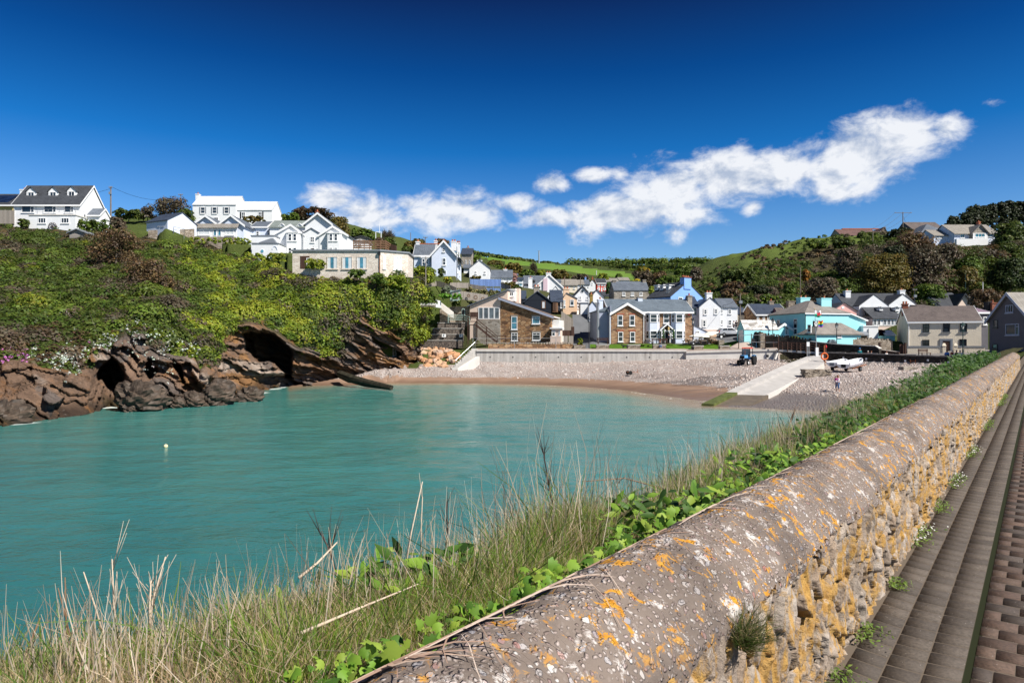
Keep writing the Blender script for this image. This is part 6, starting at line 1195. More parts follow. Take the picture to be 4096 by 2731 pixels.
def right_hill():
 B = bush
 n = 7000; px = RNG.uniform(2730,4500,n); d = RNG.uniform(142,232,n); x = (px-CX)/F*d; z = TER(x,d)[:,0]; row = CY-(z-HC)/d*F
 q = np.stack([px*.004,row*.008,px*0],1); f = fbm(q,4,101); g = fbm(q*2.2+4,3,103); grass = (px < 3600)&((row < 1015+f*30)|(px < 2830+(1195-row)*1.15+(f-.5)*260))&(d > 160)|(px < 3500)&(g > .63)
 ok = ~np.isnan(z)&~(grass&(RNG.random(n) < .82))&~((px > 3640)&(px < 4010)&(d > 165)&(d < 196)&(row < 1010)); px,d,x,z,f,g = px[ok],d[ok],x[ok],z[ok],f[ok],g[ok]; n = len(px); r = RNG.random(n)
 c = np.where((g > .58)[:,None],pick(GB,n),pick(DG,n)); c = np.where(((g < .42)&(r < .6))[:,None],pick(MG,n),c); c = np.where(((f > .55)&(r < .3))[:,None],pick(BR,n),c); c = np.where((px > 3550)[:,None],c*.95,c)
 rad = RNG.uniform(.7,1.9,n)*np.where(px > 3450,1.25,.85)*np.where(d > 205,.6,1); V,Fc,C = blobs(np.stack([x,d,z+rad*.35],1),rad,80,.34,c,hollow=.5,var=.3)
 tag(np_mesh('hillside_scrub',V,Fc,M['foliage'],C),'dark scrub and undergrowth over the right-hand hill','scrub',kind='stuff')
 for nm,lb,x0,x1,yt,yb,dd,pl,ba,de in (
  ('olive_tree','broad olive-brown tree in the middle of the right-hand wood',560,1190,690,1130,150,'OL',.25,1.5),('brown_bare_tree','tall brown bare tree right of the broad olive-brown one',1080,1510,600,1080,156,'GB',.75,1.2),('upper_bare_tree','brown bare tree high in the wood below the hilltop hedge',930,1420,470,760,170,'BR',.7,1.2),
  ('left_bare_tree','grey-brown tree at the left of the wood under the power pole',370,640,610,920,168,'GB',.7,1.2),('low_bare_tree','wide bare grey tree behind the turquoise house chimneys',10,420,930,1210,146,'GB',.8,1.2),('orange_leaved_shrub','small tree with orange leaves at the left end of the wood',20,110,860,980,158,np.array([(.30,.13,.02),(.2,.1,.02)]),0,1.4),
  ('green_wood_tree','mid green tree below the hilltop white house',1620,1900,720,1010,162,'MG',0,1.4),('dark_wood_tree','dark tree at the right edge beside the hilltop white house',2040,2400,340,760,172,'DG',0,1.5),('right_edge_tree','green tree at the right edge above the grey gable',2000,2400,720,1080,150,np.array([(.03,.05,.012),(.045,.065,.014)]),0,1.4),
  ('brown_edge_tree','brown leafless tree behind the brick chimney',1780,2160,1050,1270,128,'BR',.7,1.1),('dark_green_tree','dark green tree left of the dark-roofed house',1180,1500,1000,1250,145,'MG',0,1.4),('low_dark_tree','dark thicket under the bare trees in the centre of the wood',860,1120,600,900,165,'CO',0,1.4),
  ('bare_slope_tree','bare tree on the upper slope above the twin-gabled white house',1380,1720,560,900,166,'GB',.7,1.1),('lower_wood_tree','yellow-green tree low in the wood above the long roof of the cream house',1640,1880,820,1060,152,'OL',0,1.4),
  ('hilltop_hedge','clipped dark hedge on the crest beside the tall power pole',920,1270,425,520,200,'CO',0,1.6),('barn_shrub','dark shrub in front of the red-roofed barn',600,670,472,550,215,'DG',0,1.4),('crest_bush','dark bush on the grassy crest left of the barn',320,560,520,640,205,'DG',0,1.4),('crest_bush_low','second dark bush left of it on the grassy crest',60,300,545,640,205,'MG',0,1.4)):
  B(nm,lb,'tree' if 'tree' in nm else 'bush',C8,x0,x1,yt,yb,dd,pl,de,bare=ba)
 ords = ('leftmost','second','third','fourth','fifth','sixth','seventh','eighth','rightmost')
 for i,(x0,x1,yt,yb,dd) in enumerate(((1510,1690,295,440,205),(1660,1820,250,440,206),(1730,1920,180,430,208),(1860,2000,190,430,209),(1950,2080,160,430,210),(2050,2180,145,420,211),(2140,2270,130,420,212),(2230,2340,140,420,212),(2310,2460,120,430,212))):
  B('conifer','%s of the dark conifers crowning the right-hand hill'%ords[i],'tree',C8,x0,x1,yt,yb+30,dd,'CO',1.5,group='dark conifers on the right-hand hill',deep=.5)
 for nm,lb,x0,x1,yt,yb,dd,pl,ba in (('green_slope_bush','bright green bush on the bank behind the turquoise gable garage',1280,1440,250,420,143,'MG',0),('bank_bush','mid green bush on the bank behind the stone-fronted cottage',930,1260,420,570,134,'MG',0),('dark_bank_bush','dark bush behind the white garage cottage',660,960,460,620,136,'DG',0),('bracken_patch','rusty bracken patch in the middle of the slope',480,770,250,370,160,'BR',.3),('bracken_strip','rusty bracken strip low on the slope over the white house',430,720,345,470,148,'BR',.3),('silver_bank_shrub','silver shrub on the bank above the white garage cottage',780,890,548,600,133,'GY',0),('hedge_bush','yellow-green bush row along the top of the dark wall by the turquoise house',1325,1510,985,1050,106.6,'YG',0),('dark_slope_bush','dark evergreen mass in the middle of the slope',750,1120,300,420,152,'CO',0),('upper_slope_bush','dark green thicket high on the slope left of the wood',420,900,60,290,182,'DG',0)):
  B(nm,lb,'bush',C6,x0,x1,yt,yb,dd,pl,1.4,bare=ba,trunk=False)
 B('claret_shrub','dark claret shrub behind the crenellated wall','shrub',C7,512,600,838,915,113,np.array([(.06,.018,.02),(.08,.03,.03)]),1.4,trunk=False); B('yard_shrub','dark green shrub against the buff retaining wall','shrub',C7,610,700,820,900,118,'DG',1.4,trunk=False)
cliff_cover(); headland_plants(); far_hedges(); right_hill()
# ---------------------------------------------------------------- people
def skinmesh(name, J, E, rad, mat, parent, root=0):
 me = bpy.data.meshes.new(name); me.from_pydata([tuple(j) for j in J],E,[]); o = bpy.data.objects.new(name,me); COL.objects.link(o)
 o.modifiers.new('s','SKIN'); sv = me.skin_vertices[0].data
 for i,r in enumerate(rad): sv[i].radius = (r,r)
 sv[root].use_root = True; sb = o.modifiers.new('d','SUBSURF'); sb.levels = 1; sb.render_levels = 1
 dg = bpy.context.evaluated_depsgraph_get(); m2 = bpy.data.meshes.new_from_object(o.evaluated_get(dg)); o.modifiers.clear(); o.data = m2; bpy.data.meshes.remove(me)
 m2.materials.clear(); m2.materials.append(mat); m2.shade_smooth(); o.parent = parent; return o
def person(label, loc, rz, pose, shirt, legs, hair, Ht=1.7, group=None, shorts=False, shoes=True, cap=None):
 k = Ht/1.7; t = thing('person',label,'person',loc,rz,group); V3 = lambda *a: Vector(a)*k
 if pose == 'sit':
  dz = -.45; kn = [(s*.11,-.42,.50) for s in (-1,1)]; an = [(s*.11,-.43,.09) for s in (-1,1)]; el = [(s*.25,-.02,1.12+dz) for s in (-1,1)]; wr = [(s*.14,-.26,1.02+dz) for s in (-1,1)]; lean = -.06
 elif pose == 'floor':
  dz = -.83; kn = [(s*.13,-.38,.34) for s in (-1,1)]; an = [(s*.13,-.62,.08) for s in (-1,1)]; el = [(s*.26,-.05,1.12+dz) for s in (-1,1)]; wr = [(s*.14,-.3,1.02+dz) for s in (-1,1)]; lean = -.05
 elif pose == 'carry':
  dz = 0; kn = [(-.12,-.10,.5),(.1,.05,.5)]; an = [(-.13,.02,.09),(.11,.14,.09)]; el = [(s*.24,-.08,1.14) for s in (-1,1)]; wr = [(.05,-.32,1.16),(.02,-.3,1.02)]; lean = .03
 elif pose == 'held':
  dz = 0; kn = [(s*.16,-.2,.72) for s in (-1,1)]; an = [(s*.17,-.18,.38) for s in (-1,1)]; el = [(s*.24,-.14,1.2) for s in (-1,1)]; wr = [(s*.18,-.36,1.3) for s in (-1,1)]; lean = -.02
 else:
  dz = 0; kn = [(-.1,-.06,.5),(.1,.04,.5)]; an = [(-.1,.05,.09),(.1,.0,.09)]; el = [(s*.25,.02,1.12) for s in (-1,1)]; wr = [(s*.25,-.1,.9) for s in (-1,1)]; lean = 0
 sp = [V3(0,0,.95+dz),V3(0,lean*.4,1.15+dz),V3(0,lean,1.34+dz),V3(0,lean*1.1,1.47+dz),V3(0,lean*1.3-.015,1.55+dz),V3(0,lean*1.4-.02,1.64+dz)]
 J = list(sp); E = [(0,1),(1,2),(2,3),(3,4),(4,5)]; rr = [.135,.125,.135,.055,.075,.095]
 def add(p,v,r): J.append(Vector(v)*k if not isinstance(v,Vector) else v); E.append((p,len(J)-1)); rr.append(r); return len(J)-1
 tip = []
 for i,s in enumerate((-1,1)):
  a = add(2,(s*.18,lean,1.39+dz),.065); b = add(a,el[i],.046); c = add(b,wr[i],.030)
  d = (Vector(wr[i])-Vector(el[i])).normalized(); pm = Vector(wr[i])+d*.06; p = add(c,tuple(pm),.036); sd = Vector((s,0,0)) if abs(d.x) < .8 else Vector((0,0,1))
  up = d.cross(sd).normalized(); sd = up.cross(d).normalized()
  tip.append((pm,d,sd,up))
  h = add(0,(s*.09,0,.90+dz),.095); n_ = add(h,kn[i],.062); q = add(n_,an[i],.042); f = add(q,(an[i][0]+s*.01,an[i][1]-.15,max(an[i][2]-.05,.03)),.036)
 body = skinmesh('body',J,E,[r*k for r in rr],M['skin'],t)
 fm = MB()
 for pm,d,sd,up in tip:
  for j,(o_,L) in enumerate(((-.03,.07),(-.01,.085),(.01,.08),(.03,.06))): a = pm+d*.03+sd*o_; fm.tube([a*k,(a+d*L*.55+up*.008)*k,(a+d*L+up*.03)*k],[.010*k,.009*k,.006*k],5)
  a = pm-d*.01+sd*.035; fm.tube([a*k,(a+sd*.025+d*.03)*k,(a+sd*.03+d*.06+up*.015)*k],[.011*k,.010*k,.007*k],5)
 me = body.data; o = len(me.vertices); vs = [tuple(v.co) for v in me.vertices]+fm.v; fs = [tuple(p.vertices) for p in me.polygons]+[tuple(i+o for i in f) for f in fm.f]
 hd = sp[5]; nm = MB().ball(tuple(hd+V3(0,-.10,-.02)),.016*k,.022*k,.03*k,6,4)
 for s in (-1,1): nm.ball(tuple(hd+V3(s*.092,0,-.01)),.014*k,.025*k,.035*k,6,4)
 o = len(vs); vs += nm.v; fs += [tuple(i+o for i in f) for f in nm.f]
 m2 = bpy.data.meshes.new('body'); m2.from_pydata(vs,[],fs); m2.materials.append(M['skin']); m2.shade_smooth(); body.data = m2; bpy.data.meshes.remove(me)
 em = MB(); [em.ball(tuple(hd+V3(s*.035,-.088,.012)),.012*k,.008*k,.009*k,6,4) for s in (-1,1)]; em.ball(tuple(hd+V3(0,-.09,-.052)),.024*k,.006*k,.006*k,6,4); em.build('face_features',M['brick'],t)
 tj = [0,1,2,3]+[i for i in range(6,len(J))]
 sidx = [0,1,2,6,7,8,14,15,16]; sm = {a:b for b,a in enumerate(sidx)}; se = [(sm[a],sm[b]) for a,b in E if a in sm and b in sm]
 skinmesh('top',[J[i] for i in sidx],se,[(rr[i]+.022)*k for i in sidx],shirt,t)
 lidx = [0,10,11,12,18,19,20]; lm = {a:b for b,a in enumerate(lidx)}; le = [(lm[a],lm[b]) for a,b in E if a in lm and b in lm]; LJ = [J[i].copy() for i in lidx]
 if shorts:
  for q in (3,6): LJ[q] = LJ[q-1].lerp(LJ[q],.35)
 skinmesh('trousers',LJ,le,[(rr[i]+(.03 if i == 0 else .02))*k for i in lidx],legs,t)
 if shoes:
  for i in (13,21): skinmesh('shoe',[J[i-1]-V3(0,0,.03),J[i]+V3(0,0,.005)],[(0,1)],[.05*k,.045*k],M['black'],t)
 hm = MB(); hm.ball(tuple(hd+V3(0,.015,.025)),.112*k,.118*k,.108*k,10,7,.05)
 if hair[1]: hm.ball(tuple(hd+V3(0,.07,-.10)),.10*k,.055*k,.16*k,8,6,.06)
 hm.f = [f for f in hm.f if not (sum(hm.v[i][1] for i in f)/len(f) < hd.y-.045*k and sum(hm.v[i][2] for i in f)/len(f) < hd.z+.04*k)]
 hm.build('hair',tinted('hair_'+hair[0],dict(brown=(.09,.045,.02),dark=(.03,.02,.015),red=(.22,.08,.03),grey=(.45,.43,.40),white=(.7,.69,.66))[hair[0]],rough=.6),t,smooth=True)
 if cap: cm = MB(); cm.ball(tuple(hd+V3(0,0,.06)),.125*k,.13*k,.09*k,10,6); cm.obox(tuple(hd+V3(0,-.15,.03)),.16*k,.12*k,.02*k); cm.build('cap',cap,t,smooth=True)
 return t
def cloth(n,c): return tinted('cloth_'+n,c,rough=.85,var=.12,scale=5,bump=.2,bs=25)
def people():
 pk = cloth('pale_pink',(.74,.66,.74)); mg = cloth('magenta',(.55,.03,.32)); jn = cloth('denim',(.08,.16,.33)); bk = M['black']; tl = cloth('teal',(.02,.22,.26)); bl = cloth('blue',(.04,.2,.55)); rd = cloth('scarlet',(.45,.02,.02)); wh = cloth('white',(.75,.75,.75)); gy = cloth('grey',(.2,.22,.25)); nv = cloth('navy',(.02,.03,.07))
 w = at(3350,1567,68); w.z = gh(w.x,w.y)-.01
 p = person('woman in a pale pink top and denim shorts carrying a toddler across the pebbles',w,R(-70),'carry',pk,jn,('red',True),1.62,shorts=True,shoes=False)
 c = Matrix.Translation(w) @ Matrix.Rotation(R(-70),4,'Z') @ Vector((.02,-.27,.60)); person('toddler in a magenta top held in the woman\'s arms',c,R(110),'held',mg,pk,('brown',False),.92,shoes=False,shorts=True)
 person('woman in black with red hair sitting on the stone seat before the inn porch',at(*C5(1330,1345),106.6),R(5),'sit',bk,jn,('red',True),1.66)
 person('person in dark clothes standing in the inn doorway',at(*C5(1468,1278),110.9),R(20),'stand',nv,bk,('brown',True),1.66)
 person('person in black sitting at the picnic table under the cream parasols',at(*C5(2035,1262),110.6),R(60),'sit',bk,jn,('dark',True),1.7)
 person('man in a teal jacket and blue cap sitting against the low quay wall',gz(3439,98.5,3.62),R(-20),'sit',tl,gy,('dark',False),1.75,cap=bl)
 for i,(px,lb,sh,lg,hr,rz) in enumerate(((3785,'person in a dark top with blue sleeves sitting at the left of the quay group',bl,nv,('brown',True),-30),(3804,'person in a scarlet top and white hat sitting second in the quay group',rd,bl,('white',False),20),(3822,'person in black with brown hair sitting third in the quay group',bk,wh,('brown',False),10),(3838,'white haired man in a white shirt at the right end of the quay group',wh,wh,('white',False),-35))):
  x = (px-CX)/F; kk = QB-QA; s = (x*QA.y-QA.x)/(kk.x-x*kk.y); q = QA+kk*s; q = q*1.0; q.z = gh(q.x+.5,q.y+.6)+.0
  person(lb,q+Vector((.45,.55,0)),R(rz),'floor',sh,lg,hr,1.7,group='people sitting on the quay edge')
 for px,lb,sh,hr in ((3471,'person in a light blue hat lying back on the quay, nearest the man in teal',bl,('white',False)),(3484,'person in blue sitting low behind the quay edge above the boat bow',bl,('red',False)),(3513,'fair haired person in navy behind the quay edge above the third number plate',nv,('red',False)),(3545,'red haired person in white behind the quay edge, alone at the right',wh,('red',False))):
  x = (px-CX)/F; d = 97.5; v = Vector((x*d,d,gh(x*d,d)-.42)); person(lb,v,R(15),'floor',sh,nv,hr,1.6)
 person('person in black standing at the corner of the white house',at(*C6(655,912),118),R(-30),'stand',bk,bk,('dark',False),1.7); person('person in white standing beside the one in black at the white house',at(*C6(622,912),118.5),R(30),'stand',wh,nv,('brown',True),1.65)
people()
# ---------------------------------------------------------------- shore works
def mb_at(mb, o): mb.v = [tuple(Vector(v)-o) for v in mb.v]; return mb
def rel(t, name, mb, mat, each=False, par=None, **kw):
 mb_at(mb,t.location); Mi = Matrix.Rotation(-t.rotation_euler.z,4,'Z'); mb.v = [tuple(Mi @ Vector(v)) for v in mb.v]
 return mb.each(name,mat,par or t,**kw) if each else mb.build(name,mat,par or t,**kw)
def wallrun(name, label, pts, h, th, mat, cat_='wall', coping=None, cren=0, crenmat=None, bot=.6):
 """pts: base-top 3D points of the wall top line"""
 t = thing(name,label,cat_,Vector(pts[0])); w = MB(); cp = MB(); cr = MB()
 for a,b in zip(pts[:-1],pts[1:]):
  a = Vector(a); b = Vector(b); d = (b-a); d.z = 0; d.normalize(); n = Vector((-d.y,d.x,0))*th
  w.ext([a-Vector((0,0,h+bot)),b-Vector((0,0,h+bot)),b,a],n)
  if coping: cp.ext([a-n*.08,b-n*.08,b-n*.08+Vector((0,0,coping[1])),a-n*.08+Vector((0,0,coping[1]))],n*1.16)
  if cren:
   L = (b-a).length; k = int(L/cren)
   for i in range(k):
    q = a.lerp(b,(i+.5)/k); s = random.uniform(.5,1.1); M_ = Matrix.Rotation(math.atan2(d.y,d.x),4,'Z') @ Matrix.Rotation(random.uniform(-.25,.25),4,'Y'); cr.obox(q+n*.5+Vector((0,0,.12*s)),cren*random.uniform(.35,.75),th*.7,.42*s,M=M_)
 rel(t,'wall_face',w,mat)
 if coping: rel(t,'coping',cp,coping[0])
 if cren: rel(t,'cope_stones',cr,crenmat or mat)
 return t
def rockball(a,b,c):
 mb = MB().ball((0,0,0),1,1,1,40,24); V = np.array(mb.v); off = RNG.uniform(0,50,3); ca,sa = math.cos(.6),math.sin(.6); s_ = V[:,0]*ca-V[:,2]*sa; w_ = V[:,0]*sa+V[:,2]*ca
 d = 1+(fbm(V*1.3+off,3,5)-.5)*.9+(fbm(np.stack([s_*1.2,w_*5,V[:,1]*1.5],1)+off,4,8)-.5)*.55+((w_*2.6+fbm(V*1.2+off,3,9)*1.6)%1-.5)*.22; mb.v = [tuple(q) for q in V*d[:,None]*np.array([a,b,c])]; return mb
def shore():
 for nm,lb,a,b in (('sea_wall','rain streaked concrete sea wall below the promenade',at(1906,1401,103.9),at(2744,1402.5,103.9)),('pale_sea_wall','cleaner pale concrete sea wall rising to the footbridge',at(2744.5,1408,103.4),at(3112,1398,102.6))):
  t = thing(nm,lb,'wall',a); w = MB(); w.ext([a-Vector((0,0,4)),b-Vector((0,0,4)),b-Vector((0,0,.14)),a-Vector((0,0,.14))],(0,.9,0)); rel(t,'wall_face',w,M['concrete' if nm == 'sea_wall' else 'concpale'])
  l = MB(); l.ext([a+Vector((0,-.18,-.139)),b+Vector((0,-.18,-.139)),b+Vector((0,-.18,.1)),a+Vector((0,-.18,.1))],(0,1.3,0)); rel(t,'coping',l,M['concpale'])
  p = MB(); o = Vector((0,-.02,.35)); p.ext([a+Vector((0,.35,.104)),b+Vector((0,.35,.104)),b+Vector((0,.35,.30)),a+Vector((0,.35,.30))],(0,.6,0)); rel(t,'kerb',p,M['prom'])
  d = MB()
  for i in range(9 if nm == 'sea_wall' else 1): q = a.lerp(b,(i+.6)/9.2) if nm == 'sea_wall' else at(3070,1423,102.7); d.obox(q+Vector((0,-.0,-1.0 if nm == 'sea_wall' else 0)),.16 if nm == 'sea_wall' else .35,.1,.16 if nm == 'sea_wall' else .35)
  rel(t,'drain_hole',d,M['black'],each=True)
 t = thing('return_wall','sloping concrete return wall at the bridge end of the sea wall','wall',at(3112,1398,102.5)); w = MB(); a,b = at(3112,1398,102.5),at(3118,1437,100.5); w.ext([at(3113,1398,102.6),at(3118,1400,102.4),at(3104,1440,99.5),at(3098,1440,99.5)],(0,.5,0)); rel(t,'wall_face',w,M['concpale'])
 top = at(1900,1394,104.2); bot = at(1822,1468,101.6); t = thing('beach_steps','concrete steps with a white handrail coming down from the promenade to the beach','steps',bot); st = MB(); dv = bot-top
 for i in range(11): q = top+dv*(i/10); st.box(q.x-.55,q.x+.35,q.y-.2,q.y+1.7,q.z-1.4,q.z)
 rel(t,'steps',st,M['concpale']); rl = MB(); ps = MB(); z = Vector((0,-.1,1.0)); rl.tube([top+z+Vector((.5,0,.6)),top+z,bot+z],.035,6); rel(t,'handrail',rl,M['steel'])
 for i in range(4): q = top+dv*(i/3.); ps.tube([q+Vector((0,-.1,0)),q+z],.03,6)
 rel(t,'post',ps,M['steel'],each=True); sw = MB(); a = at(1905,1425,103.2); b = at(1830,1475,101); sw.ext([a+Vector((0,0,-2.4)),b+Vector((0,0,-1.2)),b+Vector((0,0,.1)),a],(.5,.35,0)); rel(t,'side_wall',sw,M['concpale'])
 t = thing('gabion_wall','four stepped tiers of dark stone gabion baskets on the bank beside the steps','wall',at(*CS(250,780),110.5))
 for i,(x0,x1,y0,y1) in enumerate(((170,530,470,545),(100,515,545,625),(0,510,625,705),(-60,500,705,785))):
  d = 113.2-i*.95; a = at(*CS(x0,y1),d); b = at(*CS(x1,y0),d); g = MB().box(a.x,b.x,d,d+2.2,a.z-.3,b.z-.08); tr = rel(t,'tier',g,M['gabion']); rel(t,'tier_cap',MB().box(a.x-.05,b.x+.05,d-.06,d+2.2,b.z-.078,b.z),M['concpale'],par=tr)
 for nm,x0,x1,y0,y1,lb in (('notice_sign',228,280,622,665,'white notice board in the middle of the third gabion tier'),('notice_sign',460,504,622,665,'white notice board at the right end of the third gabion tier')):
  a = at(*CS(x0,y1),111); b = at(*CS(x1,y0),111); o = (a+b)/2; tg = thing(nm,lb,'sign',o); rel(tg,'board',MB().box(a.x,b.x,110.95,111,a.z,b.z),M['trim']); ln = MB()
  for j in range(4): zz = b.z-(b.z-a.z)*(.2+.18*j); ln.box(a.x+.15,b.x-.2-.1*(j%2),110.935,110.95,zz-.04,zz+.03)
  rel(tg,'lettering',ln,M['lead'])
 def railfence(name,label,pts,hh,mat,rails=(.35,.7,1.05),pw=.1,sp=2.0,cat_='railing',round_=False):
  t = thing(name,label,cat_,Vector(pts[0])); r_ = MB(); p_ = MB()
  for a,b in zip(pts[:-1],pts[1:]):
   a = Vector(a); b = Vector(b)
   for z in rails: (r_.tube([a+Vector((0,0,z)),b+Vector((0,0,z))],pw*.4,6) if round_ else r_.bar(a+Vector((0,0,z)),b+Vector((0,0,z)),pw*.6,pw*1.1))
   k = max(1,round((b-a).length/sp))
   for i in range(k+1): q = a.lerp(b,i/k); p_.bar(q-Vector((0,0,.2)),q+Vector((0,0,hh)),pw)
  rel(t,'rail',r_,mat); rel(t,'post',p_,mat,each=True); return t
 sage = tinted('sage_paint',(.30,.40,.36))
 railfence('green_railing','sage green timber railing on top of the gabion tiers',[at(*CS(312,458),112.8),at(*CS(520,458),112.8),at(*CS(600,490),111)],1.25,sage,sp=1.9)
 wallrun('terrace_wall','old rubble terrace wall with an arched green doorway above the gabions',[at(*CS(200,290),114),at(*CS(370,255),114.5),at(*CS(600,255),114)],5,.5,M['stonewall'])
 a = at(*CS(492,385),113.9); b = at(*CS(540,280),113.9); o = MB(); w_ = b.x-a.x; xm = (a.x+b.x)/2; zs = b.z-w_/2; o.ext([(a.x,113.6,a.z),(b.x,113.6,a.z)]+[(xm+w_/2*math.cos(math.pi*i/8),113.6,zs+w_/2*math.sin(math.pi*i/8)) for i in range(9)],(0,.2,0)); t = thing('arched_doorway','narrow arched doorway with a sage green surround in the terrace wall','doorway',a); rel(t,'surround',o,sage); q = MB(); w2 = w_*.5; q.ext([(xm-w2/2,113.5,a.z),(xm+w2/2,113.5,a.z)]+[(xm+w2/2*math.cos(math.pi*i/8),113.5,zs+w2/2*math.sin(math.pi*i/8)) for i in range(9)],(0,.09,0)); rel(t,'opening',q,M['black'])
 ws = MB(); a = at(*CS(215,205),112.6); b = at(*CS(375,330),113.4); ws.ext([a-Vector((0,0,1)),b-Vector((0,0,1)),b,a],(.1,.5,0)); tag(ws.build('sloping_coping',M['concpale'],off=None),'pale sloping coping running down the terrace wall','coping')
 lg = MB(); a = at(*C3(1325,1245),103.5); b = at(*C3(1632,1218),103.5); lg.box(a.x,b.x,103.5,106.5,a.z,b.z); tag(lg.build('concrete_ledge',M['concpale']),'overhanging concrete slab ledge on the scrubby bank','ledge')
 wallrun('white_path_wall','low white garden wall above the concrete ledge',[at(*C3(1445,1175),105.5),at(*C3(1580,1165),106),at(*C3(1725,1185),107)],.5,.3,M['white'])
 def boards(name,label,pts,hh,mat,cat_='fence'):
  t = thing(name,label,cat_,Vector(pts[0])); w = MB(); p_ = MB()
  for a,b in zip(pts[:-1],pts[1:]):
   a = Vector(a); b = Vector(b); w.ext([a,b,b+Vector((0,0,hh)),a+Vector((0,0,hh))],(0,.06,0)); k = max(1,round((b-a).length/1.9))
   for i in range(k+1): q = a.lerp(b,i/k); p_.bar(q+Vector((0,.12,-.2)),q+Vector((0,.12,hh+.1)),.1)
  rel(t,'boards',w,mat); rel(t,'post',p_,mat,each=True); return t
 boards('upper_garden_fence','silver grey board fence below the villa hedge, stepping down to the right',[at(*C3(1468,1010),112),at(*C3(1665,985),112.5),at(*C3(1800,1030),111.5),at(*C3(1930,1085),110.5)],.95,M['timber'])
 boards('middle_garden_fence','silver grey board fence between the villa bank and the blue decking',[at(*C3(1830,1010),116),at(*C3(2090,1015),117)],.9,M['timber'])
 boards('wreath_fence','long silver grey board fence hung with round wreaths above the blush wing',[at(*C4(-40,770),113),at(*C4(200,800),113.4),at(*C4(395,830),114)],1.35,M['timber'])
 for i,(x,y,r,lb) in enumerate(((205,742,.27,'larger round wreath hanging on the silver grey fence'),(318,768,.24,'smaller round wreath at the right end of the silver grey fence'),(96,715,.2,'small dark wreath high on the left of the silver grey fence'))):
  q = at(*C4(x,y),112.85); wr = MB()
  for k in range(14): a0,a1 = 2*math.pi*k/14,2*math.pi*(k+1)/14; wr.tube([q+Vector((r*math.cos(a0),0,r*1.1*math.sin(a0))),q+Vector((r*math.cos(a1),0,r*1.1*math.sin(a1)))],.07,6)
  tag(wr.build('wreath',M['timberb'],off=q),lb,'wreath')
 boards('lower_lane_fence','weathered board fence sloping down under the blue decking',[at(*C4(100,590),121),at(*C4(370,640),120)],.7,M['timber']); boards('slate_cottage_fence','plain board fence dropping from the slate cottage to the peach house roof',[at(*C4(605,590),126),at(*C4(750,640),124)],.9,M['timber'])
 boards('blue_fence','bright blue painted board fence at the back of the decking',[at(*C4(118,560),129),at(*C4(600,562),129)],1.25,M['timberblue']); t = thing('blue_decking','blue painted timber decking platform in front of the blue fence','decking',at(*C4(360,610),126)); a = at(*C4(362,600),125); b = at(*C4(598,585),128); rel(t,'deck',MB().box(a.x,b.x,125,128.8,a.z-.5,a.z+.05),M['timberblue'])
 railfence('deck_railing','blue and white railing along the front of the blue decking',[at(*C4(362,598),125),at(*C4(598,598),125)],.75,M['timberblue'],sp=1.3)
 railfence('picket_rail','white picket fence running down to the twin-gabled bungalow',[at(*C2(0,655),140),at(*C2(90,672),138),at(*C2(435,700),134)],1.2,M['trim'],rails=(.25,.45,.65,.85,1.05),pw=.14,sp=.8,cat_='fence')
 railfence('step_railing','white tubular railing on the garden steps left of the bungalow',[at(*C2(145,840),121),at(*C2(150,770),121),at(*C2(290,800),121),at(*C2(290,840),121)],1.0,M['steel'],sp=2,rails=(1.0,.5),pw=.06)
 boards('left_fence','weathered close-board fence at the left edge beside the dormer house','' or [at(*C1(-300,650),127),at(*C1(182,655),127)],6.6*.38,M['timber'])
 wallrun('bungalow_wall','rubble retaining wall under the twin-gabled bungalow',[at(*C2(370,828),126),at(*C2(980,832),126)],1.6,.5,M['stonewall']); wallrun('lawn_wall','long grey stone retaining wall left of the bungalow, with rails above',[at(*C1(1990,742),122.5),at(*C1(2350,735),123),at(*C2(430,720),126)],2.6,.5,M['stonewall'])
 gs = MB(); a = at(*C3(1848,1135),108); b = at(*C3(1972,1045),108); t = thing('green_shed','small sage green shed with a sloping roof beside the garden fence','shed',a); rel(t,'wall',MB().box(a.x,b.x,108,110,a.z-.6,b.z-.02),sage); rel(t,'roof',MB().ext([(a.x-.2,107.8,b.z-.4),(b.x+.2,107.8,b.z+.1),(b.x+.2,107.8,b.z+.2),(a.x-.2,107.8,b.z-.3)],(0,2.4,0)),M['lead']); rel(t,'door',MB().box(b.x-1.1,b.x-.15,107.95,108,a.z-.3,b.z-.3),M['timber'])
 wallrun('promenade_wall','dark rubble wall with upright cope stones in front of the split-level house',[at(*C4(402,1472),106),at(*C4(1735,1475),106)],1.5,.5,M['stonebrown'],cren=.42,crenmat=M['stonewall'])
 railfence('promenade_railing','thin galvanised railing along the sea wall in front of the low wall',[at(*C4(165,1530),104.9),at(*C4(1465,1530),104.9)],1.5,M['steel'],rails=(.75,1.45),pw=.06,sp=7,round_=True)
 n = 0; words = ('rust brown','pale buff','orange stained','grey','cracked brown','flat pale','tilted tan','blocky russet')
 for i in range(62):
  u,v = random.random(),random.random(); px = 1668+150*u+20*v; row = 1388+84*v+10*(1-u)*v; 
  if row > 1472: row = 1470
  d = 111.2-9*v; s = random.uniform(.28,.75) if i > 6 else random.uniform(.7,.95)
  mb = MB().ball((0,0,0),s*random.uniform(.9,1.4),s*random.uniform(.8,1.2),s*random.uniform(.6,.9),7,5,.25); rot = Matrix.Rotation(random.uniform(0,3),3,'Z') @ Matrix.Rotation(random.uniform(-.5,.5),3,'X'); mb.v = [tuple(rot @ Vector(q)) for q in mb.v]
  o = mb.build('boulder',M['boulder']); o.location = at(px,row,d); tag(o,'rough tan and rust coloured boulder in the rock pile between gabions and steps','boulder','boulders piled below the gabion wall')
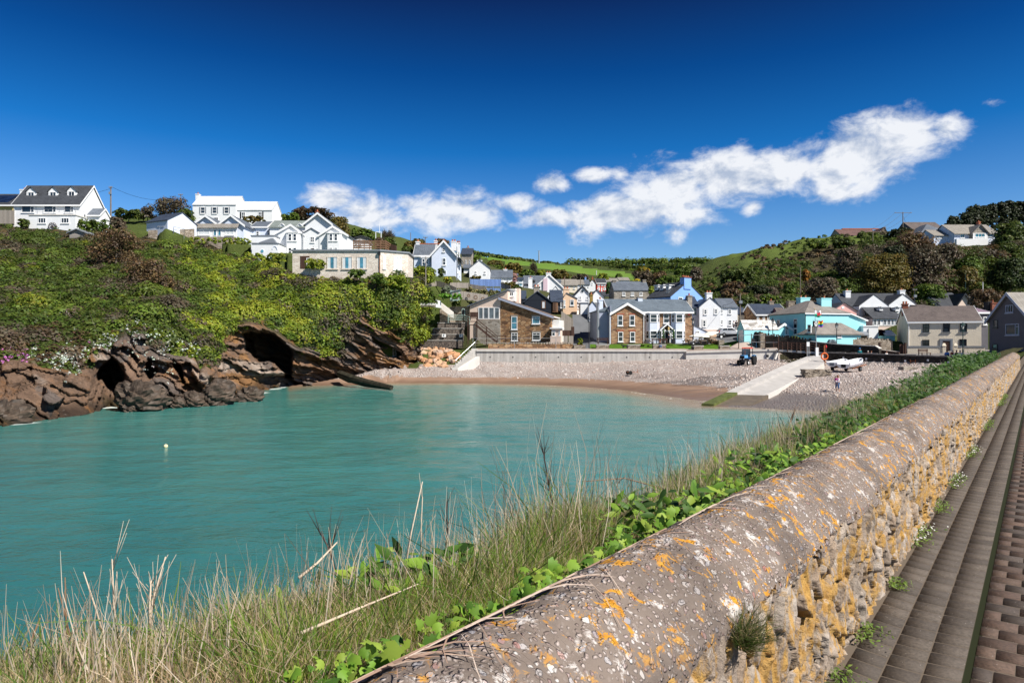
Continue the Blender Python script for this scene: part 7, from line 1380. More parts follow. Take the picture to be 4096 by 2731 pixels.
 for i,(x,y,d,s,lb) in enumerate(((1250,1330,56.5,2.1,'big dark rounded rock standing in the water below the sea cave'),(1380,1300,58,1.6,'dark rounded rock right of the big one below the sea cave'),(1800,1425,60.5,1.0,'small isolated rock in the sea at the foot of the pale slab'),(1950,1300,62,1.9,'black weed-hung rock at the right of the pale slab'),(1720,1330,60,1.2,'dark wet rock in the surf below the pale slab'),(1590,1370,59,.8,'low wet rock between the surf patches'),(1180,1425,55.5,.7,'low brown rock awash left of the big dark one'),(60,1500,47.5,1.7,'wet ledge of rock at the left edge of the water'),(2230,1320,66,1.5,'long low black rock near the end of the rocks'))):
  q = at(*CA(x,y),d); mb = rockball(s*.8,s*.75,s*.68); o = mb.build('sea_rock',tinted('wetrock',(.095,.07,.052),rough=.6,var=.5,scale=1.2,bump=1.0,bs=2.5)); o.location = (q.x,q.y,min(q.z,.4*s)); tag(o,lb,'rock')
 rg = MB(); pts = [at(*CB(1200,850),92),at(*CB(1300,890),88.5),at(*CB(1420,915),86),at(*CB(1640,965),81)]; rg.tube(pts,[.6,.55,.5,.25],9); rg.v = [(x+random.uniform(-.1,.1),y,z+random.uniform(-.12,.12)) for x,y,z in rg.v]; tag(rg.build('rock_ridge',tinted('weedrock',(.05,.045,.03),rough=.7,var=.5,scale=2,bump=1,bs=4)),'long narrow black rock ridge running off the sand into the sea','rock')
shore()
# ---------------------------------------------------------------- promenade, quay and beach objects
def seats():
 def seatbase(x0,x1,y0,y1,K_,d,lb,dark=False):
  a = at(*K_(x0,y1),d); b = at(*K_(x1,y0),d); t = thing('stone_bench',lb,'bench',a,0,'stone block seats along the promenade'); rel(t,'base',MB().box(a.x,b.x,d,d+.9,a.z-.3,b.z-.1),M['stonewall']); rel(t,'top_slab',MB().box(a.x-.04,b.x+.04,d-.04,d+.94,b.z-.098,b.z),M['concpale'])
 seatbase(338,535,1282,1342,C5,106.4,'stone block seat under the dark timber bench, leftmost along the promenade'); seatbase(830,1025,1285,1342,C5,106.4,'stone block seat just right of the black dog')
 seatbase(1230,1428,1282,1342,C5,106.4,'stone block seat the red haired woman sits on'); seatbase(1845,2015,1300,1355,C5,105.9,'stone block seat beside the black lamp post on the lawn edge'); seatbase(2275,2425,1300,1350,C5,105.9,'stone block seat farthest right on the lawn, above the tractor')
 def bench(lb,q,rz,L,mat,back=True):
  t = thing('bench',lb,'bench',q,rz); s = MB(); bk = MB(); lg = MB()
  for i in range(3): s.box(-L/2,L/2,-.25+i*.17,-.11+i*.17,.40,.45)
  for i in range(2): bk.box(-L/2,L/2,.22,.26,.58+i*.2,.72+i*.2)
  for x in (-L/2+.2,L/2-.2): lg.box(x-.05,x+.05,-.24,-.16,0,.40); lg.box(x-.05,x+.05,.2,.28,0,.95)
  s.build('seat',mat,t); bk.build('backrest',mat,t); lg.each('leg',mat,t); return t
 bench('dark timber bench with a slatted back behind the leftmost stone seat',at(*C5(438,1282),107.4),0,1.9,M['timberd']).scale = (1,1,1.1)
 x = (3699-CX)/F; d = 93.0; bench('long brown bench on the quay in front of the cream house',Vector((x*d,d,gh(x*d,d))),R(30),2.4,M['timberd'])
 bench('dark bench behind the red haired woman, before the inn bay',at(*C5(1330,1280),108.6),0,2.6,M['timberd'])
 def picnic(lb,q,rz):
  t = thing('picnic_table',lb,'table',q,rz,'pale picnic tables outside the inn'); MB().box(-.9,.9,-.38,.38,.70,.75).build('tabletop',M['wood_pale'],t); s = MB(); l = MB()
  for y in (-.75,.75): s.box(-.9,.9,y-.13,y+.13,.42,.46)
  for x in (-.65,.65):
   for sg in (-1,1): l.bar((x,sg*.25,.70),(x,sg*.7,0),.09)
   l.bar((x,-.8,.38),(x,.8,.38),.09)
  s.each('seat',M['wood_pale'],t); l.each('leg',M['timberb'],t)
 for x,y,d,rz,lb in ((1140,1272,109.5,80,'pale picnic table left of the porch, by the left bay of the inn'),(1785,1266,110,35,'pale picnic table against the right end of the inn wall'),(1965,1266,110.2,35,'pale picnic table under the left parasol'),(2135,1264,110.4,35,'pale picnic table right of the person in black')): picnic(lb,at(*C5(x,y),d),R(rz))
 for x,y0,y1,d,lb,tl in ((1955,1115,1262,111,'cream parasol over the picnic tables, left and level one',.03),(2078,1095,1262,111.6,'cream parasol tilted up to the right, beside the level one',-.32)):
  q = at(*C5(x,y1),d); zt = at(*C5(x,y0),d).z-q.z; t = thing('parasol',lb,'parasol',q,0,'cream parasols'); MB().tube([(0,0,0),(0,0,zt)],.03,6).build('pole',M['trim'],t); Rm = Matrix.Rotation(tl,3,'Y'); c = MB().lathe([(1.75,-.55),(1.72,-.45),(.9,-.15),(.05,.05)],(0,0,zt),8,Rm); c.build('canopy',M['canvas'],t)
 for x,lb in ((1385,'spiral clipped topiary in a black planter, left of the inn porch'),(1543,'spiral clipped topiary in a black planter, right of the inn porch')):
  q = at(*C5(x,1272),110.2); t = thing('topiary',lb,'topiary',q,0,'spiral topiaries at the inn porch'); MB().box(-.22,.22,-.22,.22,0,.8).build('planter',M['black'],t); h0 = .8; pts = [Vector((.16*math.cos(a*.9)*(1-a/24),.16*math.sin(a*.9)*(1-a/24),h0+a/20*1.5)) for a in range(21)]
  MB().tube([(0,0,.7),(0,0,2.2)],.02,5).build('stem',M['pole'],t); V,Fc,C = blobs(np.array(pts),np.full(21,.13),40,.07,pick(np.array([(.04,.12,.03),(.06,.16,.04)]),21)); np_mesh('foliage',V,Fc,M['foliage'],C,t)
 q = at(*C5(785,1350),105.6); t = thing('dog','black dog with a tan chest walking left along the promenade','dog',q,0); D = MB()
 J = [(-.02,0,.42),(.28,0,.43),(-.3,0,.44),(-.42,0,.52),(-.52,0,.56),(-.66,0,.53)]; E = [(0,1),(0,2),(2,3),(3,4),(4,5)]; r = [.12,.10,.13,.085,.085,.04]
 def ad(p,v,rr): J.append(v); E.append((p,len(J)-1)); r.append(rr); return len(J)-1
 for s,dx in ((-1,.08),(1,-.06)):
  a = ad(2,(-.27+dx*.3,s*.08,.32),.055); b = ad(a,(-.30+dx,s*.08,.17),.032); ad(b,(-.32+dx*1.3,s*.08,.02),.03)
  a = ad(1,(.30-dx*.3,s*.08,.30),.07); b = ad(a,(.36-dx,s*.08,.17),.035); ad(b,(.32-dx*1.2,s*.08,.02),.03)
 a = ad(1,(.42,0,.46),.035); a = ad(a,(.58,0,.40),.025); ad(a,(.70,0,.44),.015); skinmesh('body',J,E,r,M['black'],t); e = MB(); [e.ball((-.50,s*.075,.60),.03,.02,.06,6,4) for s in (-1,1)]; e.build('ears',M['black'],t); MB().ball((-.34,0,.36),.06,.085,.09,8,6).build('chest_patch',tinted('tan_fur',(.3,.15,.06)),t)
 q = at(*C4(1835,1545),105.4); t = thing('stone_planter','low rubble stone planter bed at the foot of the lane','planter',q); a = at(*C4(1748,1545),105.4); b = at(*C4(1930,1490),105.4); rel(t,'wall_face',MB().box(a.x,b.x,105.4,107.2,a.z-.4,b.z),M['stonewall']); rel(t,'earth',MB().box(a.x+.3,b.x-.3,105.7,106.9,b.z-.05,b.z+.05),M['timberb'])
 bush('planter_plant','spiky green plant growing in the stone planter','plant',C4,1800,1885,1375,1500,106.2,'YG',1.2,trunk=False)
 q = at(*C6(455,1080),110); t = thing('inn_sign','white notice board framed in black on a short stone pier by the car park','sign',q); a = at(*C6(433,1022),110); b = at(*C6(474,970),110); rel(t,'pier',MB().box(q.x-.4,q.x+.5,110,110.7,q.z-.3,a.z-.2),M['stonewall']); rel(t,'board',MB().box(a.x,b.x,109.93,110,a.z,b.z),M['black']); rel(t,'panel',MB().box(a.x+.1,b.x-.1,109.9,109.93,a.z+.12,b.z-.12),M['trim'])
 wallrun('car_park_wall','low dark stone wall curving from the parasols to the notice board',[at(*C6(280,1005),113),at(*C6(380,1045),111),at(*C6(440,1055),110.2)],1.0,.4,M['stonebrown'])
 rb = MB().ball((0,0,0),1.1,.7,.6,12,8,.18); o = rb.build('boulder',M['boulder']); o.location = at(*C6(300,990),114); tag(o,'heap of dark rock beside the tilted parasol','rock')
def lamps():
 def lamp(lb,K_,x,yt,yb,d,mat,bands=False):
  q = at(*K_(x,yb),d); h = at(*K_(x,yt),d).z-q.z; t = thing('lamp_post',lb,'lamp post',q,0,'black heritage lamp posts'); s = h/4.6
  MB().lathe([(.16,0),(.16,.5),(.10,.6),(.09,1.1),(.06,1.2),(.05,h-1.05),(.09,h-1.0),(.05,h-.95)],(0,0,0),10).build('post',mat,t); MB().bar((-.38,0,h-1.25),(.38,0,h-1.25),.05).build('ladder_bar',mat,t)
  fr = MB()
  for k in range(4): a = math.pi/4+k*math.pi/2; fr.bar((.11*math.cos(a),.11*math.sin(a),h-.95),(.24*math.cos(a),.24*math.sin(a),h-.42),.03)
  l = fr.build('lantern_frame',mat,t); MB().frus((0,0,h-.94),.15,.15,.5,.31,.31).build('lantern_glass',tinted('lantern_glass',(.62,.62,.58),rough=.2),l); MB().lathe([(.33,h-.42),(.22,h-.3),(.09,h-.22),(.08,h-.12),(.03,h-.08),(.02,h)],(0,0,0),8).build('lantern_cap',mat,l)
  if bands:
   for z in (.9,1.4): MB().lathe([(.115,z),(.115,z+.16)],(0,0,0),10).build('white_band',M['trim'],t)
 lamp('black lamp post at the lawn edge before the right end of the inn',C5,1855,860,1370,105.2,M['iron'],True); lamp('black lamp post behind the dark wall by the turquoise gable garage',C6,1145,742,1075,107,M['iron']); lamp('black lamp post on the quay in front of the turquoise house annex',C6,2004,797,1205,102,M['iron']); lamp('dark green lamp post at the right of the quay before the cream house',C7,1573,745,1190,93,M['greeniron'])
 def pole(lb,K_,x,yt,yb,d,r=.13,cross=0,mat='pole',name='utility_pole',box=False):
  q = at(*K_(x,yb),d); h = at(*K_(x,yt),d).z-q.z; t = thing(name,lb,'pole',q); MB().tube([(0,0,-.5),(0,0,h)],[r,r*.75],8).build('shaft',M[mat],t)
  if cross:
   c = MB().bar((-cross,-.1,h-.25),(cross,-.1,h-.25),.12).build('crossarm',M['pole'],t); i = MB(); [i.lathe([(.05,0),(.09,.1),(.04,.22)],(k*cross*.9,-.1,h-.19),6) for k in (-1,0,1)]; i.each('insulator',M['lead'],c)
  if box: MB().box(-.25,.25,-.4,-.12,h-1.7,h-1.2).build('junction_box',M['lead'],t)
  return q+Vector((0,-.1,h))
 A = pole('weathered power pole with a junction box right of the dormer house',C1,1487,155,560,145,.17,.35,box=True); B = pole('pole behind the bare windswept tree',C2,245,255,470,165,.13,.5); Z = pole('thin pole at the far left above the yellow bungalow',C1,62,262,360,200,.12,.4)
 T1 = pole('tall power pole with a long crossarm on the hilltop hedge',C8,1081,258,560,205,.16,2.6); T2 = pole('lower power pole with a crossarm on the slope below the barn',C8,765,456,740,200,.16,2.4); T3 = pole('plain pole beside the hilltop hipped-roof house',C8,1141,362,460,215,.12,0)
 P3 = pole('wooden pole standing beside the turquoise gable garage',C6,708,415,880,114,.13,0,box=True); pole('tall thin pole on the wooded slope above the stone-fronted cottage',C6,1516,65,470,150,.12,0); P5 = pole('dark pole behind the twin-gabled white house',C7,966,330,560,136,.12,.4,'iron',box=True)
 pole('pale green pole in the wood above the cream house roof',C7,1605,150,300,150,.08,0,'greeniron'); pole('white pole in the scrub right of the dark-roofed house',C7,1823,245,440,150,.1,0,'trim'); pole('tall grey mast on the pasture crest',C4,1198,10,235,470,.5,.9,'steel','mast')
 pole('slim pole between the villa chimneys and the hedgerow',C3,1318,270,400,160,.09,0); pole('pole with a crossarm behind the villa',C3,1515,325,420,165,.1,.5); L1 = pole('grey lamp pole in front of the white villa side wall',C3,1938,460,870,115,.09,0,'steel'); pole('short post in the villa hedge',C3,1520,590,940,110,.09,0,'timber'); pole('tall grey street lighting column beside the inn flue',C4,1970,640,1090,118,.09,0,'steel'); pole('black pole with white bands at the lane corner by the bench',C4,1985,1060,1550,105.1,.07,0,'iron','bollard_post'); pole('dark pole among the lane cottage roofs',C4,1602,420,610,170,.12,0); pole('dark pole behind the slate-roofed lane cottage',C4,1848,430,600,195,.12,0); pole('white flag mast behind the hedgerow',C3,897,160,330,170,.08,0,'trim')
 fr = MB(); a = at(*C3(850,350),140); b = at(*C3(922,260),140); [fr.bar((x,140,a.z),(x,140,b.z),.12) for x in (a.x,b.x)]; fr.bar((a.x,140,b.z),(b.x,140,b.z),.12); t = thing('swing_frame','pale timber frame standing above the dark brown leggy shrub','frame',a); rel(t,'frame',fr,M['trim'])
 def wire(a,b,sag,lb): pts = [a.lerp(b,i/10)-Vector((0,0,sag*(1-(2*i/10-1)**2))) for i in range(11)]; tag(MB().tube(pts,.03,4).build('overhead_wire',M['iron'],off=None),lb,'wire')
 wire(A,B+Vector((0,0,-1)),1.5,'wire from the weathered power pole towards the windswept tree'); wire(Z,A+Vector((0,0,-.5)),2,'wire passing behind the dormer house roof')
 for k,w_ in ((-2.3,'left'),(0,'middle'),(2.3,'right')): wire(T1+Vector((k,0,-.1)),T2+Vector((k,0,-.1)),.8,w_+' wire strung between the two crossarm poles on the right hill')
 wire(P3,at(*C6(480,570),124),.6,'thin wire from the wooden pole to the white house wing'); wire(T1+Vector((.2,0,-1.5)),T3,1.2,'slack wire from the tall power pole to the plain pole')
def quay():
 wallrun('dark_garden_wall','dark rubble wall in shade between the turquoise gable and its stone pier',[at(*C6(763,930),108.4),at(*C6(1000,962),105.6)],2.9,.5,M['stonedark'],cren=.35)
 pr = at(*C6(1005,955),105.2); t = thing('stone_pier','square stone pier ending the dark garden wall','pier',pr); rel(t,'pier',MB().box(pr.x-.35,pr.x+.45,105,105.8,pr.z-3.4,pr.z+.1),M['stonewall'])
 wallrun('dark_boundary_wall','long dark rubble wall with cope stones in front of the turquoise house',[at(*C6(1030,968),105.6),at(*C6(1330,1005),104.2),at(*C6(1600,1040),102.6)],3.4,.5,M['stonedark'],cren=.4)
 wallrun('crenellated_wall','sunlit rubble wall with jagged upright cope stones before the turquoise annex',[at(*C6(1600,1045),106.8),at(*C6(1960,1035),107.2),at(*C6(2345,1030),107.6),at(*C7(692,980),107.8)],3.0,.5,M['stonewall'],cren=.42)
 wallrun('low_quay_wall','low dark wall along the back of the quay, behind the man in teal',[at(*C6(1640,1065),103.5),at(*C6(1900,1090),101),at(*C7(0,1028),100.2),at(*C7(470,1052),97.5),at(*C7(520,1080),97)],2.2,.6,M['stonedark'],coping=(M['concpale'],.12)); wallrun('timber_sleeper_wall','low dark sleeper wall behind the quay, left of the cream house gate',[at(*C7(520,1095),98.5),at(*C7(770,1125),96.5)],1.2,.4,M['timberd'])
 for x,lb in ((527,'dark timber gatepost at the end of the crenellated wall'),(850,'dark timber gatepost beside the corner of the cream house')): q = at(*C7(x,1150),99.5); tag(MB().box(-.12,.12,-.12,.12,-.5,at(*C7(x,1008),99.5).z-q.z).box(-.15,.15,-.15,.15,at(*C7(x,1008),99.5).z-q.z,at(*C7(x,1004),99.5).z-q.z).build('gatepost',M['timberd'],off=None),lb,'post').location = q
 h = H('dark_yard_gate','dark plank gate against the left wall of the cream house','gate',C7,780,842,1150,99.8,dep=.2,reg=False); p = h.fr(780,1150); q = h.fr(842,1025); h.part('gate_leaf',MB().box(p[0],q[0],0,.08,p[1],q[1]),M['timberd'])
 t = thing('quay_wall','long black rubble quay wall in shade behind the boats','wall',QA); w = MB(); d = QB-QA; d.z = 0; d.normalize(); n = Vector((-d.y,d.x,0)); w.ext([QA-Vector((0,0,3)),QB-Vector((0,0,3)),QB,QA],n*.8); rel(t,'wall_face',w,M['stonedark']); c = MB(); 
 k = 26
 for i in range(k): a,b = QA.lerp(QB,i/k),QA.lerp(QB,(i+.97)/k); z = random.uniform(.0,.1); c.ext([a-n*.1+Vector((0,0,.004)),b-n*.1+Vector((0,0,.004)),b-n*.1+Vector((0,0,.12+z)),a-n*.1+Vector((0,0,.12+z))],n*.95)
 rel(t,'coping',c,M['quaydeck'])
 def onquay(px,row): 
  x = (px-CX)/F; kk = QB-QA; s = (x*QA.y-QA.x)/(kk.x-x*kk.y); q = QA+kk*s; q.z = HC-(row-CY)/F*q.y; return q-n*.06
 rz = math.atan2(d.y,d.x)
 for px,row,ch,lb in ((3374,1431,'2','number plate on the quay wall just above the left-hand boat'),(3465,1435,'3','number plate on the quay wall right of the boat bow'),(3531,1438.5,'5','number plate on the quay wall below the fair haired person'),(3621,1443,'4','number plate on the quay wall left of the rusty ladder'),(3712,1440.5,'6','number plate on the quay wall below the long brown bench'),(3793,1447,'7','number plate on the quay wall below the seated group')):
  q = onquay(px,row); t = thing('number_plate',lb,'sign',q,rz,'white number plates on the quay wall'); MB().box(-.11,.11,-.03,0,-.12,.12).build('plate',M['trim'],t); cu = bpy.data.curves.new('numeral','FONT'); cu.body = ch; cu.size = .2; cu.extrude = .004; cu.align_x = 'CENTER'; cu.align_y = 'CENTER'; o = bpy.data.objects.new('numeral',cu); COL.objects.link(o); dg = bpy.context.evaluated_depsgraph_get(); me = bpy.data.meshes.new_from_object(o.evaluated_get(dg)); bpy.data.objects.remove(o); me.materials.clear(); me.materials.append(M['black']); o = bpy.data.objects.new('numeral',me); COL.objects.link(o); o.parent = t; o.location = (0,-.036,0); o.rotation_euler = (R(90),0,0)
 q = onquay(3652,1462); t = thing('quay_ladder','rusty iron ladder fixed low on the quay wall','ladder',q,rz); l = MB(); [l.bar((x,-.05,-.6),(x,-.05,.85),.07) for x in (-.3,.3)]; l.each('stile',M['rust'],t); l = MB(); [l.bar((-.3,-.05,z),(.3,-.05,z),.05) for z in (-.3,.0,.3,.6)]; l.each('rung',M['rust'],t)
 q = gz(3622,86.5,0); q.z = gh(q.x,q.y); o = MB(); o.obox((0,0,.2),1.6,.8,.5,R(20)).obox((1.1,.2,.15),.9,.6,.35,R(-10)); tag(o.build('stone_slab',M['stonegrey']),'flat stone slab lying on the pebbles below the quay wall','stone').location = q
 SL = [(2806,1624,60.7),(2990,1631,59.4),(3074,1581,66.0),(3202,1521,75.0),(3297,1458,86.0),(3300,1421,97.0),(3227,1432,93.5),(3129,1470,83.0),(2990,1535,72.5),(2905,1577,66)]
 top = [at(*p) for p in SL]; wt = MB()
 def strip(pts,z0=-.8):
  mb = MB(); mb.ext([p+Vector((0,0,z0)) for p in pts],(0,0,-z0)); return mb
 Lq = [at(2806,1624,60.7),at(2905,1577,66),at(2990,1535,72.5),at(3129,1470,83),at(3227,1432,93.5)]; Rq = [at(2990,1631,59.4),at(3074,1581,65),at(3130,1554,70.5),at(3215,1507,78.5),at(3297,1456,87)]
 tt = thing('slipway','pale concrete slipway running down the pebbles into the sea','slipway',Lq[2]); k0 = [l.lerp(r,.27) for l,r in zip(Lq,Rq)]; k1 = [l.lerp(r,.20) for l,r in zip(Lq,Rq)]; k2 = [l.lerp(r,.94) for l,r in zip(Lq,Rq)]
 for i in range(4):
  mid = 'concwet' if i == 0 else 'concslip'; edge = 'concalgae' if i == 0 else 'concslip'
  rel(tt,'ramp_slab',strip([k0[i],k2[i],k2[i+1],k0[i+1]],-1.2),M[mid]); u = Vector((0,0,.22)); rel(tt,'kerb',strip([Lq[i]+u,k0[i]+u,k0[i+1]+u,Lq[i+1]+u],-1.6),M[edge]); rel(tt,'edge_beam',strip([k2[i]+u*.2,Rq[i]+u*.2,Rq[i+1]+u*.2,k2[i+1]+u*.2],-1.6),M['concwet' if i == 0 else 'concpale'])
 tp = [Lq[4],Rq[4]+Vector((0,0,.0)),at(3302,1440,93),at(3300,1420,98),at(3170,1437,97)]; rel(tt,'ramp_slab',strip([Lq[4]+Vector((0,0,.03)),Rq[4],at(3301,1418,97.5),at(3232,1424,98)],-1.6),M['concslip'])
 q = at(3255,1511,77); t = thing('stone_stump','eroded block of layered dry stone beside the slipway','stone',q); a = at(3216,1508,77); b = at(3294,1470,79); sm = MB(); hh = b.z-a.z+.1
 for i in range(9):
  for j in range(7): sm.obox((a.x+.15+(b.x-a.x-.2)*(j+.5+.3*(i%2))/7.2+i*.02,77.6+i*.06+random.uniform(-.1,.1),a.z-.25+hh*(i+.5)/9),(b.x-a.x)/7*random.uniform(.9,1.3),1.2,hh/9*random.uniform(.8,1.05),random.uniform(-.1,.1))
 rel(t,'stones',sm,M['stonewall'])
 a = at(3114,1398,101.5); b = at(3300,1409,98.5); t = thing('footbridge','dark timber footbridge with rails crossing the stream mouth','bridge',a); dk = MB(); n2 = Vector((.02,1,0))*2.0; dk.ext([a-Vector((0,0,.28)),b-Vector((0,0,.28)),b,a],n2); rel(t,'deck',dk,M['concpale']); rl = MB(); ps = MB(); bd = MB()
 for o in (Vector((0,0,0)),n2):
  for z in (.38,.75,1.12): rl.bar(a+o+Vector((0,0,z)),b+o+Vector((0,0,z+.04)),.08,.14)
  for i in range(6): q = a.lerp(b,i/5); ps.bar(q+o+Vector((0,0,-.2)),q+o+Vector((0,0,1.25)),.13)
 bd.ext([a+n2*.97+Vector((0,0,.05)),b+n2*.97+Vector((0,0,.05)),b+n2*.97+Vector((0,0,1.0)),a+n2*.97+Vector((0,0,1.0))],(0,.05,0)); rel(t,'rail',rl,M['timberd'],each=True); rel(t,'post',ps,M['timberd'],each=True)
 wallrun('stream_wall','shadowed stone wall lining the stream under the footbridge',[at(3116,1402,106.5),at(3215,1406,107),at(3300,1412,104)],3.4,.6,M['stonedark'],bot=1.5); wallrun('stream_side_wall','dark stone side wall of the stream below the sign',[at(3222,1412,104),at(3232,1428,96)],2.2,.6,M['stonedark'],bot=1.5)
 railA = (at(*C6(688,1160),104.4),at(*C6(860,1150),104),at(*C6(1045,1158),103),at(*C6(1222,1160),101.6)); t = thing('lawn_railing','thin grey post and rail from the lawn corner to the footbridge','railing',railA[0]); r_ = MB(); p_ = MB()
 for u,v_ in zip(railA[:-1],railA[1:]):
  for z in (1.0,2.1): r_.tube([u+Vector((0,0,z*.95)),v_+Vector((0,0,z))],.05,6)
 for u in railA: p_.bar(u-Vector((0,0,.2)),u+Vector((0,0,2.2)),.1)
 rel(t,'rail',r_,M['steel'],each=True); rel(t,'post',p_,M['timberd'],each=True)
 q = at(*C6(895,1130),105.5); t = thing('visitor_sign','dark roofed notice stand in front of the dark garden wall','sign',q); rel(t,'frame',MB().box(q.x-.37,q.x+.42,105.5,105.6,q.z+.7,q.z+1.25),M['iron']); rel(t,'post',MB().bar(q+Vector((.35,.05,-.3)),q+Vector((.35,.05,.75)),.09),tinted('skyblue_paint',(.25,.5,.65)))
 q = at(*C6(1605,1262),96.5); t = thing('slipway_sign','blank white sign board on two posts at the head of the slipway','sign',q); a = at(*C6(1600,1125),96.5); b = at(*C6(1638,1066),96.5); rel(t,'board',MB().box(a.x,b.x,96.45,96.5,a.z,b.z),M['trim']); rel(t,'post',MB().bar((a.x+.1,96.55,a.z-4.2*.9),(a.x+.1,96.55,b.z),.08).bar((b.x-.05,96.55,a.z-4.0*.9),(b.x-.05,96.55,b.z),.08),M['steel'],each=True)
 q = at(*C6(1735,1258),96); t = thing('flagpole','slim flagpole on a white base carrying three flags','flagpole',q); zt = at(*C6(1708,628),96).z; zb = at(*C6(1730,1140),96).z; rel(t,'base',MB().box(q.x-.16,q.x+.2,95.85,96.15,q.z-.4,zb),M['trim']); tx = at(*C6(1708,628),96).x; rel(t,'pole',MB().tube([(q.x,96,zb-.3),(tx,96,zt)],[.06,.035],8),M['steel']); rel(t,'finial',MB().ball((tx,96,zt+.05),.08,.08,.08),M['gold']); rel(t,'yardarm',MB().bar(at(*C6(1680,772),96),at(*C6(1760,772),96),.04),M['steel'])
 def flag(name,label,x0,x1,y0,y1,bands=None,mat=None,horizontal=True,slope=0):
  a = at(*C6(x0,y1),95.95); b = at(*C6(x1,y0),95.95); t = thing(name,label,'flag',a); nx = 14
  def piece(u0,u1,v0,v1,m_,nm,off=0.0):
   V=[];Fs=[]
   for i in range(nx+1):
    u = u0+(u1-u0)*i/nx; w_ = .10*math.sin(u*7)*(.3+u); s = slope*u
    for v_ in (v0,v1): V.append((a.x+(b.x-a.x)*u-.03*v_,95.95+w_+off,a.z+(b.z-a.z)*(v_+s+.05*math.sin(u*9))))
   for i in range(nx): Fs.append((2*i,2*i+2,2*i+3,2*i+1))
   q_ = MB().add(V,Fs); o = rel(t,nm,q_,m_); sd = o.modifiers.new('t','SOLIDIFY'); sd.thickness = .006
  for v0,v1,c,nm in bands: piece(0,1,v0,v1,c,nm)
  return t,a,b
 fl = lambda n,c: tinted('flag_'+n,c,rough=.8,bump=0)
 t,a,b = flag('welsh_flag','white and green flag with a red dragon at the top of the flagpole',1712,1798,645,732,[(0,.48,fl('green',(.03,.42,.25)),'green_half'),(.48,1,fl('white',(.8,.8,.8)),'white_half')],slope=-.05)
 dr = MB(); W_,H_ = b.x-a.x,b.z-a.z
 def pt(u,v_): return (a.x+W_*u,95.80+.04*u,a.z+H_*v_)
 dr.add([pt(.30,.30),pt(.42,.28),pt(.62,.33),pt(.80,.28),pt(.86,.40),pt(.74,.52),pt(.80,.72),pt(.62,.80),pt(.58,.58),pt(.46,.52),pt(.42,.72),pt(.26,.70),pt(.34,.58),pt(.28,.46)],[tuple(range(14))]); dr.add([pt(.36,.30),pt(.30,.16),pt(.38,.14),pt(.44,.29)],[(0,1,2,3)]); dr.add([pt(.66,.32),pt(.62,.15),pt(.70,.14),pt(.76,.30)],[(0,1,2,3)]); dr.add([pt(.80,.34),pt(.95,.44),pt(.90,.60),pt(.96,.60),pt(1.0,.42),pt(.86,.28)],[(0,1,2,3,4,5)]); o = rel(t,'dragon',dr,fl('red',(.62,.02,.04)))
 t,a,b = flag('black_flag','black flag with a white emblem, lower left on the flagpole',1684,1757,786,866,[(0,1,M['black'],'cloth')]); W_,H_ = b.x-a.x,b.z-a.z; em = MB(); em.add([pt(.5+.30*math.cos(k*math.pi/8),.56+.36*math.sin(k*math.pi/8)) for k in range(16)],[tuple(range(16))]); em.bar(Vector(pt(.28,.16)),Vector(pt(.72,.22)),.02,.16); em.bar(Vector(pt(.28,.24)),Vector(pt(.72,.14)),.02,.12); o = rel(t,'emblem',em,fl('white',(.8,.8,.8))); e2 = MB(); a_ = a; [e2.add([tuple(Vector(pt(.5+du+.07*math.cos(k*math.pi/4),.60+dv+.09*math.sin(k*math.pi/4)))-Vector((0,.012,0))) for k in range(8)],[tuple(range(8))]) for du,dv in ((-.11,.05),(.12,.05),(0,-.13))]; rel(t,'emblem_marks',e2,M['black'],par=o)
 cs = [(.28,.02,.38),(.03,.12,.5),(.02,.35,.15),(.75,.62,.02),(.75,.25,.01),(.62,.02,.02)]; flag('rainbow_flag','six-striped rainbow flag flying right of the black flag',1759,1826,784,868,[(i/6,(i+1)/6,fl('rainbow%d'%i,c),'stripe') for i,c in enumerate(cs)],slope=.06)
 q = at(*C6(1838,1345),89.5); t = thing('lifebuoy_post','rusty post holding an orange lifebuoy beside the slipway','lifebuoy post',q); rel(t,'post',MB().bar(q-Vector((0,0,.4)),q+Vector((0,0,2.3)),.14),M['rust']); c = at(*C6(1840,1258),89.3); bu = MB(); org = tinted('buoy_orange',(.75,.16,.04),rough=.5)
 for k in range(20): a0,a1 = 2*math.pi*k/20,2*math.pi*(k+1)/20; bu.tube([c+Vector((.42*math.cos(a0),0,.42*math.sin(a0))),c+Vector((.42*math.cos(a1),0,.42*math.sin(a1)))],.10,8,cap=False)
 rel(t,'lifebuoy',bu,org,smooth=True); rel(t,'rope_reel',MB().lathe([(.16,-.1),(.2,0),(.16,.1)],c+Vector((.1,.15,-.75)),8),M['rust'])
 q = at(*C6(1860,1215),99); t = thing('hydrant_post','small red marker post at the end of the footbridge','post',q); rel(t,'post',MB().bar(q-Vector((0,0,.3)),q+Vector((0,0,.8)),.14),M['timberd']); rel(t,'red_head',MB().lathe([(.12,.75),(.15,.9),(.09,1.1),(.05,1.2)],q,8),tinted('signal_red',(.6,.03,.04)))
 for x,lb in ((1940,'folded blue-grey parasol base with a slatted bin, left of the quay lamp post'),(1965,'blue-grey slatted bin standing beside the quay lamp post')): q = at(*C6(x,1150),101.2); t = thing('litter_bin',lb,'bin',q); s = MB(); [s.box(q.x-.34+i*.17-.07,q.x-.34+i*.17+.07,101.2,101.9,q.z-.3,q.z+.9) for i in range(5)]; rel(t,'slats',s,tinted('slate_blue',(.10,.14,.17))); rel(t,'lid',MB().frus((q.x,101.55,q.z+.9),.85,.8,.4,.45,.45),tinted('slate_blue',(.1,.14,.17)))
